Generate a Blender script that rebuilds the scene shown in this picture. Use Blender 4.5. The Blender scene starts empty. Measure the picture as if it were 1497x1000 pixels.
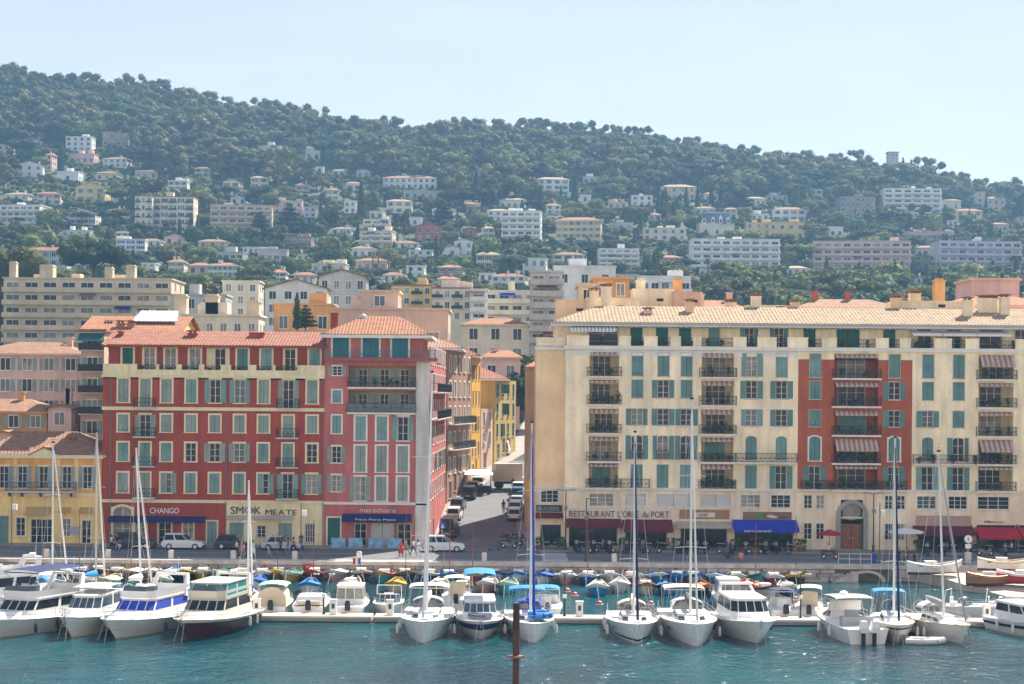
import bpy, math, random
import numpy as np
from mathutils import Vector, Matrix
R = math.radians
rnd = random.Random(7)
scene = bpy.context.scene
COL = scene.collection
# ---------------------------------------------------------------- camera, sky, sun, exposure
FPX, CX, HY, CAMZ, ROLL = 2600.0, 748.5, 580.0, 16.5, 0.008
SUN_AZ, SUN_EL = R(31), R(48)          # direction towards the sun: azimuth from +Y to +X, elevation
cam_d = bpy.data.cameras.new('camera'); cam = bpy.data.objects.new('camera', cam_d); COL.objects.link(cam)
cam_d.sensor_width = 36; cam_d.lens = 36 * FPX / 1497; cam_d.shift_y = (HY - 500) / 1497
cam_d.clip_start = 1; cam_d.clip_end = 9000
cam.location = (0, 0, CAMZ)
cam.matrix_world = Matrix.Translation((0, 0, CAMZ)) @ Matrix.Rotation(R(90), 4, 'X') @ Matrix.Rotation(ROLL, 4, 'Z')
scene.camera = cam
world = bpy.data.worlds.new('World'); scene.world = world; world.use_nodes = True
wn = world.node_tree
sky_n = wn.nodes.new('ShaderNodeTexSky'); sky_n.sky_type = 'NISHITA'; sky_n.sun_disc = False
sky_n.sun_elevation = SUN_EL; sky_n.sun_rotation = SUN_AZ
sky_n.altitude = 20; sky_n.air_density = 1.0; sky_n.dust_density = 0.3; sky_n.ozone_density = 1.0
bg = wn.nodes['Background']; bg.inputs[1].default_value = 0.114
gm = wn.nodes.new('ShaderNodeGamma'); gm.inputs[1].default_value = .35    # hazy bright summer sky: evens out horizon and zenith everywhere alike
hs = wn.nodes.new('ShaderNodeHueSaturation'); hs.inputs['Saturation'].default_value = 1.22; hs.inputs['Hue'].default_value = .53
wn.links.new(sky_n.outputs[0], gm.inputs[0]); wn.links.new(gm.outputs[0], hs.inputs['Color']); # faint wisps of high cloud, alike all over the sky
tc = wn.nodes.new('ShaderNodeTexCoord'); mp_ = wn.nodes.new('ShaderNodeMapping'); mp_.inputs['Scale'].default_value = (2.2, 2.2, 9); mp_.inputs['Rotation'].default_value = (0, R(14), 0)
cn = wn.nodes.new('ShaderNodeTexNoise'); cn.inputs['Scale'].default_value = 2.0; cn.inputs['Detail'].default_value = 6; cn.inputs['Distortion'].default_value = .8
cr_ = wn.nodes.new('ShaderNodeMapRange'); cr_.inputs[1].default_value = .50; cr_.inputs[2].default_value = .78; cr_.inputs[3].default_value = 0; cr_.inputs[4].default_value = .16
mx_ = wn.nodes.new('ShaderNodeMixRGB'); mx_.inputs[2].default_value = (2.3, 2.35, 2.4, 1)
wn.links.new(tc.outputs['Generated'], mp_.inputs[0]); wn.links.new(mp_.outputs[0], cn.inputs[0]); wn.links.new(cn.outputs[0], cr_.inputs[0]); wn.links.new(cr_.outputs[0], mx_.inputs[0])
wn.links.new(hs.outputs[0], mx_.inputs[1]); wn.links.new(mx_.outputs[0], bg.inputs[0])
sun_d = bpy.data.lights.new('sun', 'SUN'); sun_d.energy = 2.7; sun_d.angle = R(0.5); sun_d.color = (1, 0.93, 0.82)
sun = bpy.data.objects.new('sun', sun_d); COL.objects.link(sun)
sun_dir = Vector((math.sin(SUN_AZ) * math.cos(SUN_EL), math.cos(SUN_AZ) * math.cos(SUN_EL), math.sin(SUN_EL)))
sun.rotation_euler = sun_dir.to_track_quat('Z', 'Y').to_euler()
sun.location = (60, 100, 200)
vs = scene.view_settings
vs.view_transform = 'Standard'; vs.look = 'None'; vs.gamma = 1; vs.use_curve_mapping = False; vs.exposure = 2.1
scene.cycles.max_bounces = 6; scene.cycles.diffuse_bounces = 3; scene.cycles.glossy_bounces = 3
scene.cycles.transmission_bounces = 3; scene.cycles.transparent_max_bounces = 6; scene.cycles.volume_bounces = 1
scene.cycles.use_denoising = True
# ---------------------------------------------------------------- pixels to places
def PX(x, y, Y):            # photo pixel at depth Y -> (X, Z)
    dx, dy = x - CX, y - HY
    return (dx + ROLL * dy) * Y / FPX, CAMZ - (dy - ROLL * dx) * Y / FPX
def XP(x, Y, y=650): return PX(x, y, Y)[0]
def ZP(y, Y, x=748): return PX(x, y, Y)[1]
def to_px(X, Y, Z):
    a, b = X * FPX / Y, -(Z - CAMZ) * FPX / Y
    return CX + a - ROLL * b, HY + b + ROLL * a
# ---------------------------------------------------------------- materials
MATS = {}
def M(name, col=None, rough=.75, var=.12, scale=.6, streak=0, bump=0, bscale=8, metal=0, spec=.35, fine=0):
    if name in MATS: return MATS[name]
    m = bpy.data.materials.new(name); m.use_nodes = True; MATS[name] = m
    nt = m.node_tree; nd, lk = nt.nodes, nt.links
    b = nd['Principled BSDF']
    b.inputs['Roughness'].default_value = rough; b.inputs['Metallic'].default_value = metal
    b.inputs['Specular IOR Level'].default_value = spec
    c = (*col, 1)
    b.inputs['Base Color'].default_value = c
    geo = nd.new('ShaderNodeNewGeometry')
    last = None
    def layer(sc, amt, stretch=None, detail=4):
        nonlocal last
        n = nd.new('ShaderNodeTexNoise'); n.inputs['Scale'].default_value = sc; n.inputs['Detail'].default_value = detail
        v = geo.outputs['Position']
        if stretch:
            mp = nd.new('ShaderNodeVectorMath'); mp.operation = 'MULTIPLY'; mp.inputs[1].default_value = stretch
            lk.new(v, mp.inputs[0]); v = mp.outputs[0]
        lk.new(v, n.inputs['Vector'])
        mr = nd.new('ShaderNodeMapRange'); mr.inputs[1].default_value = .3; mr.inputs[2].default_value = .7
        mr.inputs[3].default_value = 1 - amt; mr.inputs[4].default_value = 1 + amt
        lk.new(n.outputs[0], mr.inputs[0])
        if last is None: last = mr.outputs[0]
        else:
            mu = nd.new('ShaderNodeMath'); mu.operation = 'MULTIPLY'
            lk.new(last, mu.inputs[0]); lk.new(mr.outputs[0], mu.inputs[1]); last = mu.outputs[0]
    if var: layer(scale, var)
    if streak: layer(1.3, streak, (1, 1, .12))
    if fine: layer(scale * 9, fine)
    if last is not None:
        mu = nd.new('ShaderNodeVectorMath'); mu.operation = 'SCALE'; mu.inputs[0].default_value = col
        lk.new(last, mu.inputs['Scale']); lk.new(mu.outputs[0], b.inputs['Base Color'])
    if bump:
        n = nd.new('ShaderNodeTexNoise'); n.inputs['Scale'].default_value = bscale; n.inputs['Detail'].default_value = 4
        lk.new(geo.outputs['Position'], n.inputs['Vector'])
        bp = nd.new('ShaderNodeBump'); bp.inputs['Strength'].default_value = bump; bp.inputs['Distance'].default_value = .05
        lk.new(n.outputs[0], bp.inputs['Height']); lk.new(bp.outputs[0], b.inputs['Normal'])
    return m
def stucco(name, col, st=.15): return M(name, col, .9, .13, .28, st, .25, 6, spec=.15, fine=.05)
def H(s): # '#rrggbb' of a matte paint -> linear colour
    v = [int(s[i:i + 2], 16) / 255 for i in (1, 3, 5)]
    return tuple((c / 12.92 if c < .04 else ((c + .055) / 1.055) ** 2.4) for c in v)
def simple(name, hexcol, rough=.7, **k): return M(name, H(hexcol), rough, **k)
white = simple('white_paint', '#e6e3dc', .5, var=.05)
gel = M('white_gelcoat', (.80, .79, .76), .25, .04, .8, spec=.5)
cream_gel = M('cream_gelcoat', (.74, .68, .57), .3, .04, .8, spec=.5)
glass = M('dark_glass', (.018, .022, .026), .12, .4, .9, spec=.22)
glass2 = M('curtained_glass', (.26, .24, .21), .3, .5, 1.1, spec=.25)
glass3 = M('sky_glass', (.05, .08, .10), .08, .3, .6, spec=.5)
darkm = M('dark_metal', (.02, .022, .025), .5, .1)
steel = M('steel', (.55, .56, .57), .3, .05, metal=.8)
alu = M('mast_alloy', (.72, .72, .70), .35, .05, spec=.5)
rubber = M('rubber', (.015, .015, .016), .7, .1)
teal = M('teal_shutter', (.125, .245, .23), .6, .16, .9, streak=.1)
teal2 = M('pale_teal_shutter', (.19, .315, .30), .65, .18, .9, streak=.14)
greygreen = M('grey_green_shutter', (.27, .33, .285), .7, .15, .9, streak=.14)
green_sh = M('dark_green_shutter', (.02, .13, .09), .6, .15, .9)
rail_m = M('black_railing', (.018, .024, .03), .5, .1)
leafy = M('pot_plant_green', (.05, .10, .025), .7, .4, 3)
wood = M('varnished_wood', (.22, .08, .03), .35, .25, 3, streak=.2)
# ---------------------------------------------------------------- mesh building
class MB:
    def __init__(s): s.v, s.f, s.m = [], [], []
    def face(s, pts, m=0):
        i = len(s.v); s.v += [tuple(p) for p in pts]; s.f.append(tuple(range(i, i + len(pts)))); s.m.append(m); return s
    def box(s, x0, x1, y0, y1, z0, z1, m=0):
        i = len(s.v)
        s.v += [(x0, y0, z0), (x1, y0, z0), (x1, y1, z0), (x0, y1, z0), (x0, y0, z1), (x1, y0, z1), (x1, y1, z1), (x0, y1, z1)]
        for q in ((0, 3, 2, 1), (4, 5, 6, 7), (0, 1, 5, 4), (1, 2, 6, 5), (2, 3, 7, 6), (3, 0, 4, 7)):
            s.f.append(tuple(i + k for k in q)); s.m.append(m)
        return s
    def loft(s, rings, m=0, cap=True, closed=True):
        i = len(s.v); n = len(rings[0])
        for r in rings: s.v += [tuple(p) for p in r]
        for a in range(len(rings) - 1):
            for k in range(n if closed else n - 1):
                k2 = (k + 1) % n
                s.f.append((i + a * n + k, i + a * n + k2, i + (a + 1) * n + k2, i + (a + 1) * n + k)); s.m.append(m)
        if cap and closed:
            s.f.append(tuple(i + k for k in range(n))[::-1]); s.m.append(m)
            e = i + (len(rings) - 1) * n
            s.f.append(tuple(e + k for k in range(n))); s.m.append(m)
        return s
    def tube(s, p, q, r, r2=None, n=6, m=0):
        p, q = Vector(p), Vector(q); d = (q - p)
        if d.length < 1e-6: return s
        d.normalize(); a = d.orthogonal().normalized(); b = d.cross(a); r2 = r if r2 is None else r2
        mk = lambda c, rr: [c + (a * math.cos(t) + b * math.sin(t)) * rr for t in [2 * math.pi * k / n for k in range(n)]]
        return s.loft([mk(p, r), mk(q, r2)], m)
    def path(s, pts, r, n=5, m=0):
        for a, b in zip(pts[:-1], pts[1:]): s.tube(a, b, r, n=n, m=m)
        return s
    def prism(s, poly, y0, y1, m=0):      # polygon in x,z pushed along y
        return s.loft([[(x, y0, z) for x, z in poly], [(x, y1, z) for x, z in poly]], m)
    def hprism(s, poly, z0, z1, m=0):     # polygon in x,y pushed along z
        return s.loft([[(x, y, z0) for x, y in poly], [(x, y, z1) for x, y in poly]], m)
    def lathe(s, prof, n=10, c=(0, 0, 0), m=0):
        return s.loft([[(c[0] + r * math.cos(2 * math.pi * k / n), c[1] + r * math.sin(2 * math.pi * k / n), c[2] + z) for k in range(n)] for r, z in prof], m)
    def mesh(s, name, mats, smooth=False):
        me = bpy.data.meshes.new(name); me.from_pydata(s.v, [], s.f)
        for x in (mats if isinstance(mats, (list, tuple)) else [mats]): me.materials.append(x)
        if any(s.m): me.polygons.foreach_set('material_index', s.m)
        if smooth: me.polygons.foreach_set('use_smooth', [True] * len(s.f))
        me.update(); return me
    def build(s, name, mats, parent=None, loc=(0, 0, 0), rz=0, smooth=False, **k):
        return ob(name, s.mesh(name, mats, smooth), parent, loc, rz, **k)
def ob(name, me, parent=None, loc=(0, 0, 0), rz=0, **k):
    o = bpy.data.objects.new(name, me); COL.objects.link(o); o.location = loc
    if rz: o.rotation_euler = (0, 0, rz)
    if parent is not None: o.parent = parent
    if k: tag(o, **k)
    return o
def tag(o, label=None, cat=None, group=None, kind=None):
    for a, b in (('label', label), ('category', cat), ('group', group), ('kind', kind)):
        if b: o[a] = b
    return o
def thing(name, label, cat, loc=(0, 0, 0), rz=0, group=None):
    return ob(name, None, None, loc, rz, label=label, cat=cat, group=group)
def copy_tree(o, parent=None):
    c = o.copy(); COL.objects.link(c)
    if parent is not None: c.parent = parent
    for ch in KIDS(o): copy_tree(ch, c)
    return c
def KIDS(o): return [x for x in o.children]
TEXTS = {}
def letters(txt, h, parent, loc, mat, width=None, name='letter', extr=.04):
    """each character a mesh of its own, from the built-in font, standing on the wall and facing -Y"""
    x, items = 0, []
    for ch in txt:
        if ch == ' ': x += h * .45; continue
        k0 = (ch, round(h, 2), mat.name)
        if k0 not in TEXTS:
            cu = bpy.data.curves.new('letter', 'FONT'); cu.body = ch; cu.size = h * 1.38; cu.extrude = extr; cu.resolution_u = 3
            t = bpy.data.objects.new('letter', cu); COL.objects.link(t)
            dg = bpy.context.evaluated_depsgraph_get(); me = bpy.data.meshes.new_from_object(t.evaluated_get(dg))
            xs = [v.co.x for v in me.vertices] or [0, h * .3]; x_0 = min(xs)
            for v in me.vertices: v.co = (v.co.x - x_0, -v.co.z, v.co.y)
            me.materials.clear(); me.materials.append(mat)
            bpy.data.objects.remove(t); TEXTS[k0] = (me, max(xs) - x_0)
        me, w = TEXTS[k0]; items.append((me, x)); x += w + h * .13
    f = width / x if width else 1
    for me, px in items: ob(name, me, parent, (loc[0] + px * f, loc[1], loc[2])).scale.x = f
def tree_loc(o): return o.matrix_world.translation
# tiled slope: eave from A along unit u for length L; S = vector eave -> ridge; hip insets at both ends
def slope(mb, A, u, L, S, hl=0, hr=0, period=.4, amp=.06, rows=6, m=0):
    A, u, S = Vector(A), Vector(u).normalized(), Vector(S); nrm = u.cross(S).normalized()
    if nrm.z < 0: nrm = -nrm
    per = 4 if period else 1
    nc = max(2, int(round(L / period)) * per) if period else 2
    us = [L * k / nc for k in range(nc + 1)]
    if not period: us = sorted({0, L, min(max(hl, 0), L), max(L - max(hr, 0), 0)})
    base = len(mb.v); n = len(us)
    prof = (0, .75, 1, .75)
    for k, a in enumerate(us):
        vm = 1.0
        if hl > 0: vm = min(vm, a / hl)
        if hr > 0: vm = min(vm, (L - a) / hr)
        h = amp * prof[k % 4] if period else 0
        for j in range(rows + 1):
            v = vm * j / rows
            st = (.035 * ((j % 2) if period else 0))
            p = A + u * a + S * v + nrm * (h + st)
            mb.v.append(tuple(p))
    r1 = rows + 1
    flip = u.cross(S).z < 0
    for k in range(n - 1):
        for j in range(rows):
            a, b, c, d = base + k * r1 + j, base + (k + 1) * r1 + j, base + (k + 1) * r1 + j + 1, base + k * r1 + j + 1
            mb.f.append((d, c, b, a) if flip else (a, b, c, d)); mb.m.append(m)
def roof_mesh(x0, x1, y0, y1, z, rise, hip=0, period=.4, amp=.06, rows=6, thick=.22, over=.5, gable_m=1):
    mb = MB(); x0 -= over; x1 += over; y0 -= over; y1 += over; d = (y1 - y0) / 2
    slope(mb, (x0, y0, z), (1, 0, 0), x1 - x0, (0, d, rise), hip, hip, period, amp, rows)
    slope(mb, (x1, y1, z), (-1, 0, 0), x1 - x0, (0, -d, rise), hip, hip, period, amp, rows)
    if hip > 0:
        slope(mb, (x1, y0, z), (0, 1, 0), y1 - y0, (-hip, 0, rise), d, d, period, amp, rows)
        slope(mb, (x0, y1, z), (0, -1, 0), y1 - y0, (hip, 0, rise), d, d, period, amp, rows)
    else:
        for x in (x0 + over, x1 - over):
            mb.face([(x, y0 + over, z), (x, y1 - over, z), (x, (y0 + y1) / 2, z + rise * .98)], gable_m)
    mb.box(x0 + .03, x1 - .03, y0 + .03, y1 - .03, z - thick, z - .01, gable_m)
    return mb
# ---------------------------------------------------------------- the land: one sheet from the quay to behind the ridge
SKY_Q = [-600, 0, 60, 130, 200, 250, 310, 370, 430, 520, 600, 700, 800, 860, 930, 1000, 1060, 1120, 1200, 1290, 1340, 1400, 1450, 1497, 2100]
SKY_Y = [105, 121, 131, 138, 141, 151, 163, 173, 185, 199, 205, 205, 205, 207, 219, 229, 239, 247, 253, 255, 263, 281, 289, 299, 363]
YS = [194, 205, 243, 270, 310, 420, 800, 980, 1220, 1700]
def node_z(q, i):
    Y = YS[i]
    if i < 6: return (0, .5, 4.2, 7.6, 12, 24)[i]
    if i == 6: return float(np.interp(q, [0, 700, 1500], [88, 80, 69]))
    if i == 7: return float(np.interp(q, [0, 600, 1100, 1500], [143, 131, 118, 100]))
    y = float(np.interp(q, SKY_Q, SKY_Y)); z = CAMZ - (y - HY - ROLL * (q - CX)) * 1220 / FPX
    return z if i == 8 else z - 70
def tz(X, Y):
    if Y <= 194: return 0.0
    q = CX + X * FPX / Y
    for i in range(len(YS) - 1):
        if Y <= YS[i + 1]:
            t = (Y - YS[i]) / (YS[i + 1] - YS[i]); return node_z(q, i) * (1 - t) + node_z(q, i + 1) * t
    return node_z(q, 9)
def depth_on_hill(x, y):      # depth at which the ground is seen at this photo pixel
    q = x
    lo, hi = 300.0, 1220.0
    for _ in range(40):
        mid = (lo + hi) / 2; X = PX(x, y, mid)[0]
        if PX(x, y, mid)[1] > tz(X, mid): lo = mid
        else: hi = mid
    return lo
def land():
    qs = list(range(-600, 2101, 45)); ys = [194, 199, 205, 220, 243, 256, 270, 290, 310, 345, 380, 420, 480, 540, 600, 660, 720, 800, 860, 920, 980, 1040, 1100, 1160, 1220, 1400, 1700]
    mb = MB()
    for Y in ys:
        for q in qs: X = (q - CX) * Y / FPX; mb.v.append((X, Y, tz(X, Y)))
    n = len(qs)
    for a in range(len(ys) - 1):
        for k in range(n - 1): mb.f.append((a * n + k, a * n + k + 1, (a + 1) * n + k + 1, (a + 1) * n + k)); mb.m.append(0)
    mb.build('hill_terrain', M('hill_soil', (.045, .06, .024), .95, .4, .03, fine=.25), kind='structure')
land()
def castle_hill():          # unseen limestone hill behind the viewpoint, added to bounce warm sunlight onto the facades
    mb = MB(); n = 41; ys = [-10, -14, -30, -55, -85, -120, -170, -230]; zs = [-3, 3, 22, 48, 70, 86, 92, 90]
    for j, Y in enumerate(ys):
        for k in range(n):
            X = -400 + 20 * k; f = max(.15, 1 - (abs(X) / 430) ** 2.2); mb.v.append((X, Y - .00035 * 0 * X * X + 6 * math.sin(X * .05 + j), zs[j] * f + (2.5 * math.sin(X * .11 + j * 1.7) if j > 1 else 0)))
    for j in range(len(ys) - 1):
        for k in range(n - 1): mb.f.append((j * n + k + 1, j * n + k, (j + 1) * n + k, (j + 1) * n + k + 1)); mb.m.append(0)
    mb.build('castle_hill', [M('limestone', (.56, .47, .36), .95, .3, .04, fine=.2)], kind='structure')
castle_hill()
asph = M('asphalt', (.14, .142, .148), .85, .12, .25, bump=.2, bscale=20, spec=.25, fine=.08)
pave = M('pavement_stone', (.27, .25, .22), .85, .12, .4, fine=.08)
paint_w = M('road_paint', (.62, .62, .60), .7, .15, 2)
stone_a = M('quay_stone', (.42, .36, .31), .9, .25, .9, bump=.5, bscale=5, fine=.15)
stone_b = M('quay_stone_pale', (.55, .48, .41), .9, .22, .9, bump=.5, bscale=5, fine=.15)
mortar = M('dark_mortar', (.15, .13, .11), .95, .2)
concrete = M('pale_concrete', (.50, .45, .38), .85, .12, .5, bump=.2, fine=.08)
QE, YF = 177.0, 194.0
# quay slab, road and pavements
mb = MB(); mb.box(-220, 220, QE + .3, 196, -4, -.004); mb.build('quay', [concrete], kind='structure')
mb = MB(); mb.box(-220, 220, QE + 1.6, 191.0, -.003, .003); mb.build('road', [asph], kind='structure')
mb = MB(); mb.box(-220, -9.6, 191.0, 194.4, -.003, .13); mb.box(3.0, 220, 189.6, 194.4, -.003, .13)
mb.build('pavement', [pave], kind='structure')
mb = MB(); mb.box(-220, 220, QE + .3, QE + 1.6, -.003, .006); mb.build('quay_edge_path', [concrete], kind='structure')
# street running inland between the houses
def lx(Y): return float(np.interp(Y, [194, 226, 243, 253, 261, 274, 310, 330], [-9.05, -8.4, -5.6, -4.5, -2.8, .6, 3, 4]))       # building line of the street's western row
def rx(Y): return float(np.interp(Y, [194, 210, 240, 310, 330], [2.9, 1.6, 2.2, 8.5, 10]))
stY = [191, 194, 199, 205, 220, 226, 243, 253, 261, 274, 290, 310, 330]
mb = MB()
for Y in stY:
    z = tz(0, Y) + .02
    mb.v += [(lx(Y) + 2.0, Y, z), (rx(Y) - 1.2, Y, z)]
for k in range(len(stY) - 1): mb.f.append((2 * k, 2 * k + 1, 2 * k + 3, 2 * k + 2)); mb.m.append(0)
mb.build('street', [asph], kind='structure')
for s in (0, 1):
    mb = MB()
    for Y in stY[1:]:
        z = tz(0, Y) + .14; a, b = (lx(Y) - 1.0, lx(Y) + 2.0) if s == 0 else (rx(Y) - 1.2, rx(Y) + 1.0)
        mb.v += [(a, Y, z), (b, Y, z), (a, Y, z - .3), (b, Y, z - .3)]
    for k in range(len(stY) - 2):
        i = 4 * k
        mb.f += [(i, i + 1, i + 5, i + 4), (i + 1, i + 3, i + 7, i + 5), (i, i + 4, i + 6, i + 2)]; mb.m += [0] * 3
    mb.f.append((0, 2, 3, 1)); mb.m.append(0)
    mb.build('street_pavement', [pave], kind='structure')
# painted markings, each a sheet of its own
def mark(x0, x1, y0, y1, z=.012): return MB().box(x0, x1, y0, y1, z - .006, z)
zebra = thing('zebra_crossing', 'white zebra crossing over the mouth of the narrow street', 'crossing', (-3, 192.3, 0))
for k in range(8):
    mark(-.42, .42, -1.2, 1.2, .018).build('stripe', [paint_w], zebra, (-4.4 + k * 1.35, -.2 , 0))
zb = thing('zebra_crossing', 'white ladder crossing on the quay road before the restaurant', 'crossing', (XP(812, 183), 184, 0))
for k in range(7): mark(-1.3, 1.3, -.28, .28, .012).build('stripe', [paint_w], zb, (0, -4.8 + k * 1.4, 0))
zc = thing('road_marking', 'wavy white dashed band painted on the quay road by the slipway', 'marking', (XP(1420, 182), 182, 0))
for k in range(16):
    for j in range(3): mark(-.55, .55, -.22, .22, .012).build('stripe', [paint_w], zc, (-9.5 + k * 1.5 + (j % 2) * .7, -2.6 + j * 1.5, 0))
for x0, x1, Yl in ((-60, -12, 185.2), (5, 60, 185.2), (-60, 60, 179.6)):
    mb = MB(); x = x0
    while x < x1: mb.box(x, min(x + 9, x1), Yl - .06, Yl + .06, .006, .011); x += 12
    tag(mb.build('lane_line', [paint_w]), kind='structure')
# quay wall of stone blocks
qw = thing('quay_wall', 'low harbour wall of pale stone blocks below the quay road', 'wall', (0, QE, -1.6))
MB().box(-70, 70, .10, .6, -1.2, 1.25).build('wall_core', [mortar], qw)
blocks = {}
def block(w, h, d, m, r):
    k = (round(w, 1), round(h, 2), m.name, r)
    if k not in blocks:
        g = random.Random(str(k)); b = MB(); j = lambda a: a + g.uniform(-.02, .02)
        w, c = k[0], .03
        b.loft([[(j(-w / 2), 0, j(0)), (j(w / 2), 0, j(0)), (j(w / 2), 0, j(h)), (j(-w / 2), 0, j(h))],
                [(-w / 2, d, 0), (w / 2, d, 0), (w / 2, d, h), (-w / 2, d, h)]])
        blocks[k] = b.mesh('stone', [m])
    return blocks[k]
zlev = [.02, .42, .80]
ARX = XP(1268, 177)
for c in range(3):
    x = -56.0 + rnd.random()
    while x < 68:
        w = round(rnd.uniform(.9, 1.9), 1)
        cx = x + w / 2
        if not (abs(cx - ARX) < 2.6 and c < 3):
            m = stone_a if rnd.random() < (.75 if cx < 15 else .5) else stone_b
            ob('stone', block(w - .05, .35, .35, m, rnd.randint(0, 3)), qw, (cx, -.04 + rnd.uniform(-.03, .03), zlev[c]))
        x += w
x = -57.0
while x < 69:
    w = rnd.choice((2.2, 2.6, 3.0)); ob('cap_stone', block(w - .04, .40, 1.2, stone_b, rnd.randint(0, 3)), qw, (x + w / 2, -.14, 1.21)); x += w
MB().box(-60, ARX - 4, -.9, .2, -.6, .12).build('ledge', [concrete], qw)
# arched stair niche in the wall
ar = MB(); n = 9
for k in range(n):
    a0, a1 = math.pi * k / n, math.pi * (k + 1) / n
    P = lambda a, r: (r * 1.9 * math.cos(a), r * 1.15 * math.sin(a))
    (ax, az), (bx, bz), (cx, cz), (dx, dz) = P(a0, .78), P(a0, 1.0), P(a1, 1.0), P(a1, .78)
    st = MB().prism([(ax, az), (bx, bz), (cx * .995, cz * .995), (dx, dz)], -.35, .2)
    st.build('arch_stone', [stone_b], qw, (ARX, 0, -.02))
MB().box(-2.6, 2.6, .12, .2, -.5, 1.2).build('niche_back', [M('niche_dark', (.05, .05, .045), .9)], qw, (ARX, 0, 0))
for k in range(6): MB().box(-1.6, -.9, -.8, .1, -.4, .18 * k + .1).build('step', [stone_b], qw, (ARX - 1.9 + k * .36, -.05 * k, 0))
# slipway
sl = MB(); xa, xb = XP(1345, 168), 75
sl.loft([[(xa + 2, 176.9, -.35), (xb, 176.9, -.35), (xb, 176.9, -3), (xa + 2, 176.9, -3)], [(xa + 4, 170, -.9), (xb, 169, -.9), (xb, 169, -3), (xa + 4, 170, -3)], [(xa + 8, 163.5, -1.75), (xb, 157, -1.75), (xb, 157, -3), (xa + 8, 163.5, -3)]])
tag(sl.build('slipway', [M('slip_concrete', (.50, .42, .33), .85, .18, .5, bump=.2, fine=.1)]), kind='structure')
# harbour water
def water():
    m = bpy.data.materials.new('harbour_water'); m.use_nodes = True; nt = m.node_tree; nd, lk = nt.nodes, nt.links
    b = nd['Principled BSDF']; b.inputs['Roughness'].default_value = .07; b.inputs['IOR'].default_value = 1.33
    geo = nd.new('ShaderNodeNewGeometry')
    def noise(sc, det, st):
        v = nd.new('ShaderNodeVectorMath'); v.operation = 'MULTIPLY'; v.inputs[1].default_value = st; lk.new(geo.outputs['Position'], v.inputs[0])
        n = nd.new('ShaderNodeTexNoise'); n.inputs['Scale'].default_value = sc; n.inputs['Detail'].default_value = det; n.inputs['Roughness'].default_value = .6
        n.inputs['Distortion'].default_value = .6
        lk.new(v.outputs[0], n.inputs['Vector']); return n
    n1, n2, n3 = noise(.55, 3, (1, .8, 1)), noise(2.2, 4, (1, .7, 1)), noise(.05, 3, (1, 1, 1))
    rp = nd.new('ShaderNodeValToRGB'); e = rp.color_ramp.elements
    e[0].position, e[0].color = .35, (.001, .034, .046, 1); e[1].position, e[1].color = .68, (.0025, .086, .102, 1)
    lk.new(n3.outputs[0], rp.inputs[0]); lk.new(rp.outputs[0], b.inputs['Base Color'])
    ad = nd.new('ShaderNodeMath'); ad.operation = 'MULTIPLY_ADD'; ad.inputs[1].default_value = .45
    lk.new(n2.outputs[0], ad.inputs[0]); lk.new(n1.outputs[0], ad.inputs[2])
    bp = nd.new('ShaderNodeBump'); bp.inputs['Strength'].default_value = .8; bp.inputs['Distance'].default_value = .5
    lk.new(ad.outputs[0], bp.inputs['Height']); lk.new(bp.outputs[0], b.inputs['Normal'])
    MB().face([(-420, -80, -1.6), (420, -80, -1.6), (420, 178, -1.6), (-420, 178, -1.6)]).build('harbour_water', [m], kind='structure')
water()
WL = -1.6
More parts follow.
